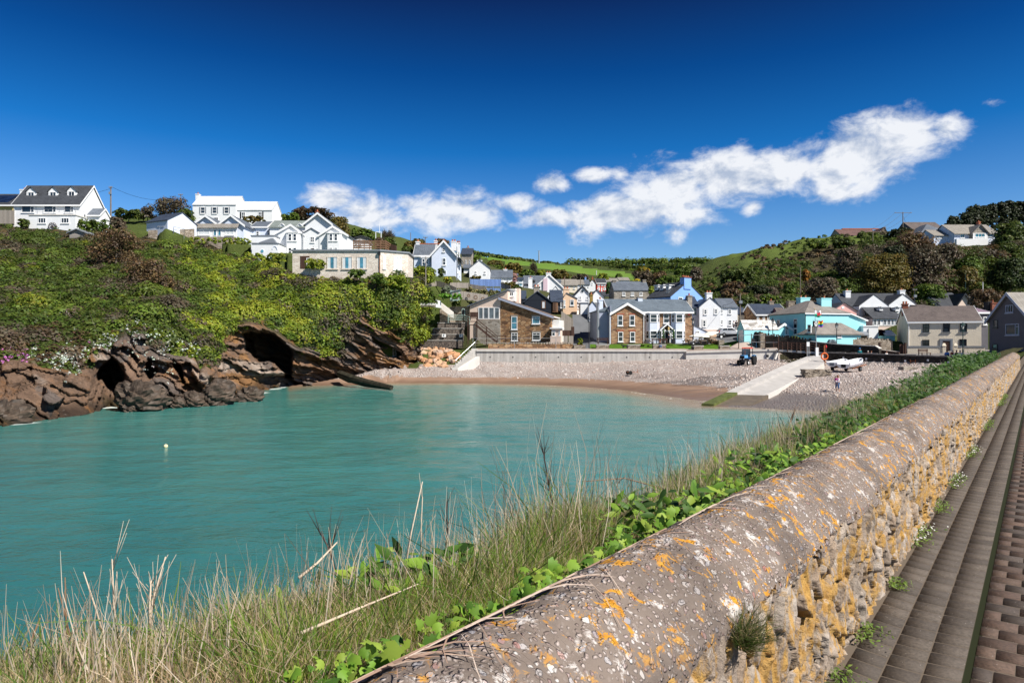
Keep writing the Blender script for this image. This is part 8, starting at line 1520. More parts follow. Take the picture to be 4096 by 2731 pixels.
def boats():
 def boat(lb,q,rz,L,B_,motor,trailer=True,pitch=0):
  t = thing('dinghy',lb,'boat',q,rz); t.rotation_euler = (0,pitch,rz); N = 12; V=[];Fs=[]; prof = []
  for i in range(N+1):
   u = i/N; bw = B_/2*(1-max(0,(u-.45)/.55)**2.2)*(.86+.14*min(1,u*3)); kz = .12+.30*max(0,(u-.6)/.4)**2; sh = .62+.16*u**2; x = L*(u-.5); prof.append([(x,-bw,sh),(x,-bw*.93,sh*.62+kz*.3),(x,-bw*.55,kz+.05),(x,0,kz),(x,bw*.55,kz+.05),(x,bw*.93,sh*.62+kz*.3),(x,bw,sh)])
  for r_ in prof: V += r_
  for i in range(N):
   for j in range(6): Fs.append((i*7+j,i*7+j+1,(i+1)*7+j+1,(i+1)*7+j))
  Fs.append(tuple(range(6,-1,-1))); hb = MB().add(V,Fs); o = hb.build('hull',M['grp'],t); sd = o.modifiers.new('t','SOLIDIFY'); sd.thickness = .05; sd.offset = 1
  g = MB()
  for s in (0,6): g.tube([Vector(p[s])+Vector((0,0,.02)) for p in prof],.045,6)
  g.build('gunwale',M['grp'],t); th = MB()
  for u in (.3,.62): i = int(u*N); w_ = abs(prof[i][1][1]); th.box(L*(u-.5)-.14,L*(u-.5)+.14,-w_,w_,.40,.45)
  th.each('thwart',M['grp'],t); MB().box(-L/2-.06,-L/2+.1,-.28,.28,.2,.58).build('motor_pad',M['black'] if motor else M['lead'],t)
  lk = MB()
  for k in range(3): lk.tube([Vector(p[0])*1+Vector((0,-.012,-.14-.12*k)) for p in prof[:-1]],.012,4)
  lk.build('plank_lines',M['greyblue'],t)
  if trailer:
   fr = MB(); fr.bar((-L*.3,0,-.1),(L*.75,0,-.15),.09); [fr.bar((-L*.3,s*.6,-.05),(L*.2,s*.45,-.05),.07) for s in (-1,1)]; fr.bar((0,-.8,-.1),(0,.8,-.1),.08); f = fr.build('trailer_frame',M['rust'],t)
   for s in (-1,1): w_ = MB().lathe([(.12,-.1),(.30,-.1),(.33,0),(.30,.1),(.12,.1)],(0,s*.85,-.22),14,Matrix.Rotation(R(90),3,'X')); o = w_.build('wheel',M['rubber'],t); MB().lathe([(.15,-.115),(.1,.115)],(0,s*.85,-.22),10,Matrix.Rotation(R(90),3,'X')).build('rim',M['lead'],o)
  return t
 q = gz(3357,84.5,0); q.z = gh(q.x,q.y)+.62; boat('smaller white dinghy with bare transom, left of the two on the pebbles',q,R(38),3.6,1.5,False,True,R(-3)); q = gz(3412,83.2,0); q.z = gh(q.x,q.y)+.66; boat('larger white dinghy with a black motor pad, on a rusty trailer',q,R(38),4.6,1.8,True,True,R(-6))
def tractor():
 q = gz(2985,92,0); q.z = gh(q.x,q.y)-.04; t = thing('tractor','blue tractor with a red-topped cab and orange rear wheels on the pebbles','tractor',q,R(231)); bl = tinted('tractor_blue',(.12,.34,.66),rough=.35,spec=.5); rd = tinted('tractor_red',(.62,.06,.03),rough=.4); org = tinted('wheel_orange',(.75,.33,.04),rough=.5); RX = Matrix.Rotation(R(90),3,'X')
 MB().frus((.75,0,.95),1.35,.62,.40,1.25,.55).build('bonnet',bl,t,bevel=.04); MB().box(1.35,1.45,-.28,.28,.72,1.28).build('grille',M['black'],t); MB().box(-.5,1.35,-.22,.22,.55,.95).build('engine',M['iron'],t); MB().tube([(1.0,.2,1.3),(1.0,.2,2.0)],.035,8).build('exhaust',M['rust'],t)
 MB().box(-.95,-.1,-.5,.5,.75,1.1).build('footplate',bl,t); cf = MB()
 for x,y in ((.12,-.55),(.12,.55),(-.95,-.55),(-.95,.55)): cf.bar((x,y,1.05),(x-.06*(x > 0),y*.94,2.25),.07)
 for y in (-.55,.55): cf.bar((.12,y,1.1),(-.95,y,1.1),.06)
 cf.bar((.12,-.55,1.35),(.12,.55,1.35),.06); c = cf.build('cab_frame',M['iron'],t); MB().frus((-.42,0,2.26),1.3,1.2,.12,1.05,.95).build('cab_roof',rd,t); gl = glass('cab_glass',(.25,.28,.3),.08); MB().box(.10,.12,-.5,.5,1.4,2.2).build('windscreen',gl,c); MB().box(-.9,.05,-.555,-.545,1.5,2.2).build('side_window',gl,c)
 MB().box(-.75,-.3,-.22,.22,1.1,1.3).box(-.8,-.7,-.22,.22,1.3,1.7).build('seat',M['black'],t); MB().lathe([(.17,0),(.19,.02),(.17,.04)],(0,0,1.5),12,Matrix.Rotation(R(60),3,'Y')).build('steering_wheel',M['black'],t)
 for s in (-1,1):
  MB().ext([(-1.25,s*.62,1.05),(-1.1,s*.62,1.36),(-.45,s*.62,1.38),(-.2,s*.62,1.1),(-.45,s*.62,1.32),(-1.05,s*.62,1.3)],(0,s*.36,0)).build('mudguard',bl,t)
  w = MB().lathe([(.38,-.17),(.66,-.17),(.70,-.1),(.70,.1),(.66,.17),(.38,.17)],(-.72,s*.80,.70),24,RX); 
  for k in range(20):
   a = 2*math.pi*k/20; w.obox((-.72+.70*math.cos(a),s*.80+(.07 if k%2 else -.07),.70+.70*math.sin(a)),.07,.18,.06,M=Matrix.Rotation(-a+math.pi/2,4,'Y'))
  o = w.build('rear_tyre',M['rubber'],t); MB().lathe([(.41,-.1),(.36,-.15*s if 0 else .12),(.30,.06),(.12,.06),(.12,.12),(.02,.12)] ,(-.72,s*.83,.70),20,Matrix.Rotation(R(-90*s),3,'X')).build('rim',org,o)
  w = MB().lathe([(.17,-.09),(.33,-.09),(.36,0),(.33,.09),(.17,.09)],(1.15,s*.66,.36),18,RX); o = w.build('front_tyre',M['rubber'],t); MB().lathe([(.19,-.06),(.17,.10),(.05,.11)],(1.15,s*.66,.36),14,Matrix.Rotation(R(-90*s),3,'X')).build('rim',M['trim'],o); MB().lathe([(.08,-.03),(.09,.05)],(1.42,s*.2,.85),10,Matrix.Rotation(R(90),3,'Y')).build('headlight',M['trim'],t)
 MB().bar((1.15,-.6,.4),(1.15,.6,.4),.09).box(.9,1.4,-.2,.2,.42,.58).build('front_axle',M['iron'],t); MB().bar((-1.0,0,.5),(-1.5,0,.5),.08).build('drawbar',M['iron'],t)
 q = gz(2917,117.5,0); q.z = gh(q.x,q.y); t = thing('parked_car','silver hatchback parked beside the white house','car',q,R(3)); sv = tinted('silver_paint',(.58,.60,.64),rough=.25,bump=0,spec=.6,metal=.3); prof = [(-1.95,.35),(-1.98,.75),(-1.85,1.0),(-1.45,1.42),(.35,1.44),(1.05,.98),(1.85,.82),(1.95,.6),(1.92,.32)]; MB().ext([(x,-.80,z) for x,z in prof],(0,1.6,0)).build('body',sv,t,bevel=.1); g = M['glass']
 for y in (-.815,.80): 
  for xs in (((-1.45,1.02),(-1.3,1.34),(-.65,1.36),(-.65,1.02)),((-.55,1.02),(-.55,1.36),(.3,1.36),(.85,1.02))): MB().ext([(x,y,z) for x,z in xs],(0,.015,0)).build('side_window',g,t)
 MB().ext([(-1.88,-.65,1.03),(-1.52,-.62,1.38),(-1.52,.62,1.38),(-1.88,.65,1.03)],(-.02,0,.02)).build('rear_window',g,t)
 for x in (-1.2,1.25):
  for s in (-1,1): o = MB().lathe([(.18,-.1),(.30,-.1),(.31,.1),(.18,.1)],(x,s*.76,.30),16,RX).build('wheel',M['rubber'],t); MB().lathe([(.20,-.09),(.15,.105),(.03,.11)],(x,s*.77,.30),12,Matrix.Rotation(R(-90*s),3,'X')).build('rim',M['steel'],o)
 for s in (-1,1): MB().box(-1.99,-1.9,s*.62-.12,s*.62+.12,.7,.98).build('tail_light',M['red'],t); MB().box(1.85,1.96,s*.6-.14,s*.6+.14,.6,.76).build('headlight',M['trim'],t)
 MB().box(-2.02,-1.9,-.75,.75,.36,.52).build('bumper',M['lead'],t)
 q = gz(2530,92,0); q.z = gh(q.x,q.y)+.05; t = thing('launching_trolley','small rusty launching trolley standing on the pebbles','trolley',q,R(15)); f = MB(); f.bar((-.7,-.3,.35),(.8,0,.3),.06); f.bar((-.7,.3,.35),(.8,0,.3),.06); f.bar((-.5,-.45,.3),(-.5,.45,.3),.06); f.bar((.75,0,.3),(.75,0,.75),.05); f.build('frame',M['rust'],t)
 for s in (-1,1): MB().lathe([(.08,-.06),(.26,-.06),(.27,.06),(.08,.06)],(-.5,s*.45,.26),12,RX).build('wheel',M['rubber'],t)
 q = at(663,1796,36.2); q.z = 0; t = thing('mooring_buoy','small round pale yellow mooring buoy floating in the bay','buoy',q); MB().ball((0,0,.04),.11,.11,.11,12,8).build('float',tinted('buoy_cream',(.75,.66,.38),rough=.5,bump=0),t,smooth=True); MB().lathe([(.02,.13),(.02,.18),(.01,.2)],(0,0,0),8).build('ring',M['steel'],t)
seats(); lamps(); quay(); boats(); tractor()
# ---------------------------------------------------------------- foreground: path, sea-facing wall, grass bank
def rise(t): return .008*np.maximum(0,np.asarray(t,float)-4)
def bend(t): return 0*np.asarray(t,float)
def W3(p,t,drop):
 p = np.asarray(p,float)+bend(t); return np.stack(np.broadcast_arrays(NX*(p-.825)+UX*t, NY*(p-.825)+UY*t, HC-drop+rise(t)),-1)
def tgrid(t0,t1,near=.007,k=.0028):
 t=[t0]
 while t[-1] < t1: t.append(t[-1]+max(near,k*abs(t[-1])))
 return np.array(t)
def grid_faces(nr,nc): i = np.arange(nr*nc).reshape(nr,nc); return np.stack([i[:-1,:-1],i[:-1,1:],i[1:,1:],i[1:,:-1]],-1).reshape(-1,4)
def bank_we(t): return np.interp(t,[-4,.8,1.6,2.3,5,10,30],[2.2,2.0,1.65,1.2,1.05,1.3,1.5])
def bank_drop(p,t):
 we = bank_we(t); s = (-.50-p)/we; d = 1.0+.14*np.clip(s,0,1)+.12*np.clip(s-.6,0,.4)+np.maximum(0,s-1)*we*1.15+.18*np.clip(-p-1,0,3)*np.interp(t,[2.5,6],[1,0]); q = np.stack(np.broadcast_arrays(p*2.2,t*2.2,0*t),-1).reshape(-1,3)
 return d+(fbm(q,3,111)-.5).reshape(np.shape(d))*.22*np.clip(s*3,0,1)
def near_mats():
 t = NT('coping_concrete'); o = t.obj(); g = t.n('ShaderNodeNewGeometry')
 vo = t.n('ShaderNodeTexVoronoi'); vo.inputs['Scale'].default_value = 62; t.l(o,vo.inputs['Vector']); sp = t.n('ShaderNodeSeparateColor'); t.l(vo.outputs['Color'],sp.inputs[0]); vb = t.n('ShaderNodeTexVoronoi'); vb.inputs['Scale'].default_value = 28; t.l(o,vb.inputs['Vector']); sb = t.n('ShaderNodeSeparateColor'); t.l(vb.outputs['Color'],sb.inputs[0])
 dn = t.n('ShaderNodeTexNoise'); dn.inputs['Scale'].default_value = 30; dn.inputs['Detail'].default_value = 3; t.l(o,dn.inputs['Vector']); vm = t.n('ShaderNodeVectorMath'); vm.operation = 'MULTIPLY_ADD'; t.l(dn.outputs['Color'],vm.inputs[0]); vm.inputs[1].default_value = (.022,)*3; t.l(o,vm.inputs[2]); t.l(vm.outputs[0],vo.inputs['Vector']); t.l(vm.outputs[0],vb.inputs['Vector']); peb = t.ramp(sp.outputs[0],[(0.,(.20,.15,.13)),(.25,(.38,.31,.28)),(.55,(.50,.43,.39)),(.8,(.28,.19,.18)),(1.,(.70,.66,.62))]); mat_ = t.math('MULTIPLY',t.ramp(vo.outputs['Distance'],[(.25,1.),(.5,0.)]),t.ramp(sp.outputs[2],[(.15,.12),(.3,1.)]))
 col = t.mix(mat_,(.19,.152,.128),peb); bigp = t.math('MULTIPLY',t.ramp(vb.outputs['Distance'],[(.30,1.),(.36,0.)]),t.ramp(sb.outputs[1],[(.72,0.),(.74,1.)])); col = t.mix(bigp,col,t.ramp(sb.outputs[0],[(0.,(.5,.45,.42)),(.5,(.26,.25,.27)),(.7,(.34,.17,.14)),(1.,(.6,.57,.53))]))
 n1 = t.noise(o,2.2,4,.6); col = t.mix(t.ramp(n1,[(.36,.55),(.55,0.)]),col,(.075,.06,.052)); nw = t.noise(o,9,6,.75); col = t.mix(t.ramp(nw,[(.57,0.),(.64,.8)]),col,(.60,.56,.53))
 nl = t.noise(o,13,8,.72,.6); nm_ = t.noise(o,1.1,3,.6); lm = t.math('MULTIPLY',t.ramp(nl,[(.555,0.),(.60,1.)]),t.ramp(nm_,[(.34,0.),(.52,1.)])); col = t.mix(lm,col,t.mix(t.ramp(t.noise(o,40,3),[(.4,0.),(.6,1.)]),(.46,.20,.02),(.58,.29,.035)))
 nb = t.noise(o,1.7,5,.6); col = t.mix(t.ramp(nb,[(.685,0.),(.70,.9)]),col,(.60,.57,.53)); h = t.math('ADD',t.math('MULTIPLY',mat_,.55),t.math('ADD',t.math('MULTIPLY',bigp,.5),t.math('MULTIPLY',nw,.7))); t.bump(h,1.0,.012); M['coping'] = t.done(col,.9,.15)
 t = NT('lichen_stone'); a = t.n('ShaderNodeAttribute'); a.attribute_name = 'Col'; o = t.obj((1,1,.45)); o1 = t.obj(); n = t.noise(o1,22,6,.7); col = t.mix(t.ramp(n,[(.3,.65),(.6,0.)]),a.outputs['Color'],(.11,.08,.055)); nl = t.noise(o,8.5,7,.68,.4); nm_ = t.noise(o1,1.3,3,.6)
 lm = t.ramp(t.math('ADD',nl,t.math('MULTIPLY',nm_,.35)),[(.67,0.),(.75,.85)]); col = t.mix(lm,col,t.mix(t.ramp(t.noise(o1,30,3),[(.4,0.),(.6,1.)]),(.40,.21,.04),(.50,.29,.07))); nw = t.noise(o1,13,6,.72); col = t.mix(t.ramp(nw,[(.62,0.),(.70,.8)]),col,(.58,.52,.46)); gp_ = t.n('ShaderNodeAttribute'); gp_.attribute_name = 'gap'; col = t.mix(gp_.outputs['Fac'],col,(.022,.017,.013)); t.bump(t.math('ADD',n,t.math('MULTIPLY',nw,.8)),1.0,.02); M['lichenstone'] = t.done(col,.9,.15)
 t = NT('paver'); a = t.n('ShaderNodeAttribute'); a.attribute_name = 'Col'; o = t.obj(); n = t.noise(o,60,4,.7); n2 = t.noise(o,3,5,.6); col = t.mix(t.ramp(n,[(.35,.5),(.6,0.)]),a.outputs['Color'],(.025,.022,.02)); col = t.mix(t.ramp(n2,[(.45,0.),(.75,.4)]),col,(.12,.10,.085)); v = t.n('ShaderNodeTexVoronoi'); v.inputs['Scale'].default_value = 70; t.l(o,v.inputs['Vector']); s_ = t.n('ShaderNodeSeparateColor'); t.l(v.outputs['Color'],s_.inputs[0]); fl = t.math('MULTIPLY',t.ramp(s_.outputs[0],[(.93,0.),(.95,1.)]),t.ramp(v.outputs['Distance'],[(.12,1.),(.2,0.)])); col = t.mix(fl,col,(.4,.36,.33)); t.bump(n,.6,.006); M['paver'] = t.done(col,.85,.2)
def foreground():
 near_mats()
 tt = tgrid(-1.3,45,.010,.0040); prof = np.array([(.03,.985),(.03,.945),(.01,.89),(-.03,.835),(-.08,.785),(-.14,.745),(-.20,.72),(-.26,.712),(-.32,.725),(-.37,.752),(-.41,.79),(-.44,.85),(-.455,.95),(-.46,1.05),(-.46,1.2)]); L = np.concatenate([[0],np.cumsum(np.hypot(*np.diff(prof,axis=0).T))]); s = np.linspace(0,L[-1],64)
 pp = np.interp(s,L,prof[:,0]); dd = np.interp(s,L,prof[:,1]); T,Pp = np.meshgrid(tt,pp,indexing='ij'); Dd = np.broadcast_to(dd,T.shape); V = W3(Pp,T,Dd).reshape(-1,3)
 c = W3(-.25,T,1.0).reshape(-1,3); n = V-c; n /= np.linalg.norm(n,axis=1)[:,None]; q = V; lowedge = np.broadcast_to(sst(.16,.0,s),T.shape).ravel(); V = V+n*((fbm(q*3,4,121)-.5)*.05+(fbm(q*12,3,124)-.5)*.03+(fbm(q*40,2,123)-.5)*.012)[:,None]; V[:,2] += lowedge*(fbm(np.stack([T.ravel()*5,T.ravel()*0,T.ravel()*0],1),3,125)-.35)*.12
 w = thing('stone_wall','lichen spotted stone wall with a rounded pebbly concrete coping along the path','wall',W3(0,2.,1.6)); o = np_mesh('coping',V-np.array(w.location),grid_faces(*T.shape),M['coping'],None,w,smooth=True)
 tt = tgrid(-1.3,45); vv = np.linspace(0,1,84); T,Vv = np.meshgrid(tt,vv,indexing='ij'); Hh = Vv*.70; q = np.stack([T.ravel(),Hh.ravel()],1); wob = np.stack([fbm(np.stack([q[:,0]*4,q[:,1]*4,0*q[:,0]],1),3,131),fbm(np.stack([q[:,0]*4,q[:,1]*4,0*q[:,0]],1),3,133)],1)-.5
 f1,f2,cid,of = voro(q*np.array([10.5,6.0])+wob*1.5,3); g1,g2,cid2,_o = voro(q*np.array([21,9])+wob*3,6); e = sst(.0,.10,f2-f1); e2 = sst(0,.12,g2-g1); hole = (fbm(np.stack([q[:,0]*3.2,q[:,1]*3.2,0*q[:,0]],1),4,135) > .56)
 out = (of[:,0]*((cid*37)%1-.5)+of[:,1]*((cid*91)%1-.5))*.075*e+(cid-.5)*.030*e+.016*e+.014*e2*cid2+(fbm(np.stack([q[:,0]*16,q[:,1]*7,0*q[:,0]],1),4,137)-.5)*.030-(1-e)*hole*.06; out += .03*sst(.55,1,Vv.ravel())*0-.05*(1-Vv.ravel())*0
 V = W3(out.reshape(T.shape)+.0,T,1.62-Hh).reshape(-1,3); pal = np.array([(.36,.28,.21),(.30,.25,.20),(.42,.35,.28),(.26,.20,.15),(.34,.24,.16),(.46,.40,.34)]); C = pal[(cid*5.99).astype(int)]*(.8+.4*cid2)[:,None]; C = C*.65+np.array([.46,.38,.32])*.35
 gap = np.clip((1-e)*np.where(hole,1.,.30)+.0,0,1); np_mesh('wall_face',V-np.array(w.location),grid_faces(*T.shape)[:,::-1],M['lichenstone'],C,w,smooth=True,attrs={'gap':gap})
 Vs=[];Cs=[]
 def rowset(p0,wd,t_,cols,k=0.0,gap=.010):
  n = len(t_); ph = np.array([(0,0),(1,0),(1,1),(0,1)]); lt = .15; z = RNG.uniform(0,.002,n); tw = RNG.uniform(-.004,.004,n); out=[]
  for ins,dz in ((gap/2,-.014),(gap/2+.0035,0)):
   for a,b in ph: p = p0+(ins*.15 if a == 0 else wd-ins*.15); tq = t_+(ins if b == 0 else lt-ins)+tw*(a-.5); out.append(W3(p,tq+k*(p-.3),1.6-z-dz))
  Vs.append(np.stack(out,1).reshape(-1,3)); Cs.append(np.repeat(cols*RNG.uniform(.87,1.14,(n,1)),8,axis=0))
 ts = np.arange(-1,56,.15); n = len(ts); dk = np.array([(.100,.082,.068),(.112,.092,.076),(.09,.074,.062),(.12,.098,.08)]); rd = np.array([(.115,.075,.058),(.10,.066,.052),(.135,.09,.068),(.085,.066,.056)])
 for c in range(3): rowset(.06+.160*c,.1525,ts+RNG.uniform(0,.15),pick(dk,n),(-.28,-.06,.10)[c])
 for c in range(22):
  for par in (0,1): t_ = ts[par::2]; rowset(.565+.17*c-(.085 if par else 0),.167,t_,pick(rd,len(t_))) if not (par and c == 0) else rowset(.565,.082,t_,pick(rd,len(t_)))
 V = np.concatenate(Vs); C = np.concatenate(Cs); nb = len(V)//8; f = np.array([(4,5,6,7),(0,1,5,4),(1,2,6,5),(2,3,7,6),(3,0,4,7)]); Fc = (f[None]+np.arange(nb)[:,None,None]*8).reshape(-1,4); struct(np_mesh('brick_path',V,Fc,M['paver'],C))
 T,Pp = np.meshgrid(np.arange(-3,110,.5),np.array([-.3,0,.05,.3,.5,.53,.535,.575,.58,1,2,3,4,4.3]),indexing='ij'); V = W3(Pp,T,1.6025).reshape(-1,3); C = np.where((Pp.ravel() < 4.4)[:,None],np.where((np.abs(Pp.ravel()-.555) < .022)[:,None],np.array([.02,.024,.010]),np.array([.13,.105,.082])),np.array([.05,.08,.02])); struct(np_mesh('path_bed',V,grid_faces(*T.shape),M['twig'],C)); T,Pp = np.meshgrid(np.arange(-3,110,2.),np.array([4.29,8,20,45]),indexing='ij'); V = W3(Pp,T,1.6-np.maximum(0,Pp-5)*.05).reshape(-1,3); struct(np_mesh('verge',V,grid_faces(*T.shape),M['ground'],np.tile([(.05,.08,.02)],(len(V),1))))
 tt = tgrid(-6,92,.09,.03); ps = np.concatenate([np.arange(-.5,-4,-.07),np.arange(-4,-12,-.5)]); T,Pp = np.meshgrid(tt,ps,indexing='ij'); D = bank_drop(Pp,T); V = W3(Pp,T,D).reshape(-1,3); C = np.tile([(.075,.07,.03)],(len(V),1)); C = np.where((D.ravel() > 2.2)[:,None],np.array([.07,.055,.035]),C); struct(np_mesh('bank',V,grid_faces(*T.shape)[:,::-1],M['ground'],C,smooth=True))
 def bp(n,t0,t1,s0,s1,pw=1.5): u = RNG.random(n); t = (t0**(1-pw)+u*(t1**(1-pw)-t0**(1-pw)))**(1/(1-pw)); s = RNG.uniform(s0,s1,n); p = -.50-s*bank_we(t); return t,p,W3(p,t,bank_drop(p,t))
 def blades(name,lb,cat_,n,t0,t1,s0,s1,h0,h1,pal,w0,lean,pw=1.5,clump=0,mat='grassblade'):
  t,p,b = bp(n,t0,t1,s0,s1,pw)
  if clump: cl = fbm(np.stack([t*1.5,p*1.9,0*t],1),3,141); cl = cl if clump > 0 else 1-cl; k = RNG.random(n) < sst(abs(clump)-.07,abs(clump)+.07,cl)+.06; t,p,b,cl = t[k],p[k],b[k],cl[k]; n = len(t)
  hh = RNG.uniform(h0,h1,n)*((.35+1.25*cl) if clump else 1)*(.25+.75*sst(-.62,-.98,p))*(1+.9*np.exp(-((t-3.1)**2/.35+(p+1.2)**2/.05))); e = b+np.stack([RNG.normal(0,lean,n),RNG.normal(0,lean,n),np.ones(n)],1)*hh[:,None]; d = b[:,1].clip(1.5); V,Fc = sticks(b-np.array([0,0,.03]),e,np.maximum(w0,.00055*d),.12,3); C = np.repeat(pick(pal,n)*RNG.uniform(.65,1.25,(n,1)),8,axis=0); o = np_mesh(name,V,Fc,M[mat],C)
  tag(o,lb,cat_,kind='stuff')
 GR = np.array([(.16,.30,.025),(.23,.36,.035),(.10,.23,.02),(.28,.34,.05)]); WD = np.array([(.12,.20,.03),(.16,.24,.04),(.09,.16,.03),(.2,.24,.08)]); DR = np.array([(.50,.37,.22),(.56,.43,.27),(.40,.28,.15),(.60,.50,.34)]); ST = np.array([(.58,.47,.35),(.50,.38,.26),(.64,.55,.44)])
 blades('bank_grass','green grass growing thickly on the bank outside the wall','grass',150000,.45,34,.0,1.35,.05,.15,GR,.0036,.35,1.5,.46); blades('dry_grass','straw coloured dead grass matted through the bank','grass',100000,.45,34,.0,1.35,.04,.17,DR,.0034,.6,1.5,.36)
 blades('broad_grass','broad bent green grass blades among the finer turf','grass',5200,.6,9,.05,1.25,.10,.24,WD,.010,.55,1.4,.5); blades('dry_stalks','pale dead stalks standing along the outer edge of the bank','stalks',2100,.8,30,.35,1.15,.18,.44,ST,.006,.16,1.15,.0); blades('fallen_stalks','broken pale stalks lying among the grass','stalks',900,.6,20,.1,1.2,.10,.24,ST,.005,.9,1.4)
 def hit(px,py,p): u = (px-CX)/F; Y = (p-.825)/(NX*u+NY); return at(px,py,Y)
 def stem(name,lb,pts,p,w,c,twigs=0,dp=0.0):
  q = [hit(x,y,p+dp*i/len(pts)) for i,(x,y) in enumerate(pts)]; mb = MB().tube(q,[w*(1-.6*i/(len(q)-1)) for i in range(len(q))],6)
  for i in range(twigs): a = q[0].lerp(q[-1],random.uniform(.25,.95)); a = min(q,key=lambda v:(v-a).length).lerp(a,.5); mb.tube([a,a+Vector((random.uniform(-.09,.09),random.uniform(-.06,.06),random.uniform(.05,.2)))],[w*.35,w*.15],4)
  tag(mb.build(name,tinted('stem_'+c,dict(pale=(.58,.47,.36),dark=(.055,.035,.03),brown=(.20,.12,.07))[c],rough=.8,bump=.2,bs=60),smooth=True),lb,'stem')
 for a in (('tall_pale_stem','tall pale stem leaning right, rising highest above the left grass tuft',[(1610,2340),(1645,2130),(1690,1925)],-1.3,.005,'pale',0),('knotted_stem','knotted dry stem with a curled tip just right of the tallest pale stem',[(1685,2270),(1684,2120),(1690,1985)],-1.5,.0045,'pale',3),('broad_dead_stem','broad white dead stem slanting up to the right over the water',[(1195,2310),(1270,2250),(1348,2168)],-1.5,.007,'pale',0),
  ('fallen_stem','long pale split stem lying across the grass in front',[(1205,2530),(1440,2430),(1672,2335)],-1.05,.006,'pale',1),('dark_weed','tallest dark branching weed standing against the water',[(2222,2070),(2200,1960),(2172,1800)],-1.75,.008,'dark',16),('short_dark_weed','short dark twig left of the big grass tuft',[(1785,2190),(1790,2090),(1785,2005)],-1.7,.006,'dark',6),('bent_dark_weed','dark bent twig above the broad white dead stem',[(1345,2300),(1320,2200),(1275,2120)],-1.7,.006,'dark',9),
  ('bramble_cane','reddish bramble cane arching over to the left above the stalks',[(2735,2030),(2640,1950),(2500,1912),(2330,1925)],-1.5,.007,'brown',8),('brown_stalk','brown dead stalk alone at the lower left',[(330,2731),(285,2560),(232,2350)],-2.3,.005,'brown',0),('upright_brown_stalk','upright brown stalk crossing the lone dead one at the lower left',[(280,2660),(264,2480),(260,2308)],-2.2,.005,'brown',0),('curved_stalk','tall curved pale stalk left of the bleached branching plant',[(440,2640),(385,2440),(334,2286)],-2.2,.005,'pale',0),('branched_dead_plant','bleached branching dead plant, left half of the pair over the dark water',[(480,2600),(455,2420),(448,2235)],-2.1,.005,'pale',10),('second_dead_plant','bleached branching dead plant, right half of the pair over the dark water',[(590,2600),(610,2400),(662,2225)],-2.0,.005,'pale',10),('thick_dead_stalk','thick bleached stalk between the two halves of the dead plant',[(600,2560),(598,2430),(604,2320)],-2.0,.006,'pale',3),
  ('bare_sapling','bare forked sapling far along the bank above the beach',[(3146,1870),(3143,1760),(3170,1655)],-2.3,.016,'brown',12),('hooked_stalk','dry stalk with a hooked seed head at the far left',[(50,2731),(110,2600),(160,2470)],-2.4,.008,'brown',1)): stem(*a)
 lob = np.array([(0,-.45),(.28,-.42),(.52,-.05),(.26,.02),(.30,.30),(.10,.26),(0,.62),(-.10,.26),(-.30,.30),(-.26,.02),(-.52,-.05),(-.28,-.42)])
 def leafset(c,nrm,size,shape,cols):
  n = len(c); nrm = nrm/np.linalg.norm(nrm,axis=1)[:,None]; t = np.cross(nrm,rvec(n)); t /= np.linalg.norm(t,axis=1)[:,None]; b = np.cross(nrm,t); k = len(shape)
  V = c[:,None]+(t[:,None]*shape[None,:,0,None]+b[:,None]*shape[None,:,1,None])*size[:,None,None]-nrm[:,None]*(np.abs(shape[None,:,0,None])*.35+.25*shape[None,:,1,None]**2)*size[:,None,None]; V = np.concatenate([c[:,None],V],1).reshape(-1,3); tri = np.array([(0,1+i,1+(i+1)%k) for i in range(k)]); Fc = (tri[None]+np.arange(n)[:,None,None]*(k+1)).reshape(-1,3); return V,Fc,np.repeat(cols,k+1,axis=0)
 IV = np.array([(.14,.27,.03),(.20,.33,.04),(.08,.17,.025),(.26,.36,.05)]); LF = np.array([(.045,.10,.016),(.07,.14,.022),(.03,.07,.014)]); pl = np.array([(0,-.5),(.20,-.25),(.22,.1),(0,.75),(-.22,.1),(-.20,-.25)])
 def clump(name,lb,cat_,t0,t1,p0,p1,n,s0,s1,shape,pal,zr,grp=None):
  t = RNG.uniform(t0,t1,n); p = RNG.uniform(p0,p1,n); base = W3(p,t,np.where(p > -.55,1.0-.2*sst(-.57,-.42,p),bank_drop(np.minimum(p,-.5),t))); c = base+np.stack([RNG.normal(0,.02,n),RNG.normal(0,.02,n),RNG.uniform(.02,zr,n)*(1-((t-(t0+t1)/2)/(t1-t0)*1.5)**2).clip(.25)],1); nr = rvec(n)*.75+np.array([.2,-.45,.8]); V,Fc,C = leafset(c,nr,RNG.uniform(s0,s1,n),shape,pick(pal,n)*RNG.uniform(.75,1.2,(n,1))); o = W3((p0+p1)/2,(t0+t1)/2,1.05); th = thing(name,lb,cat_,o,0,grp); np_mesh('leaves',V-o,Fc,M['foliage'],C,th)
 for i,(t0,t1,lb) in enumerate(((.95,1.55,'ivy clump nearest the camera at the bottom of the wall edge'),(1.66,1.95,'small bright ivy clump just above the nearest one'),(2.05,2.55,'ivy clump beside the white lichen patch on the coping'),(2.65,3.1,'ivy clump hanging at the foot of the leafy green plant'),(3.9,4.6,'glossy ivy clump beyond the leafy green plant'),(5.2,5.9,'ivy clump midway along the near wall, by dry vine stems'),(6.6,7.4,'farther ivy clump under the pale stalks'))): clump('ivy',lb,'ivy',t0,t1,-.86,-.44,270 if i != 1 else 130,.028,.056,lob,IV,.13,'ivy clumps along the coping')
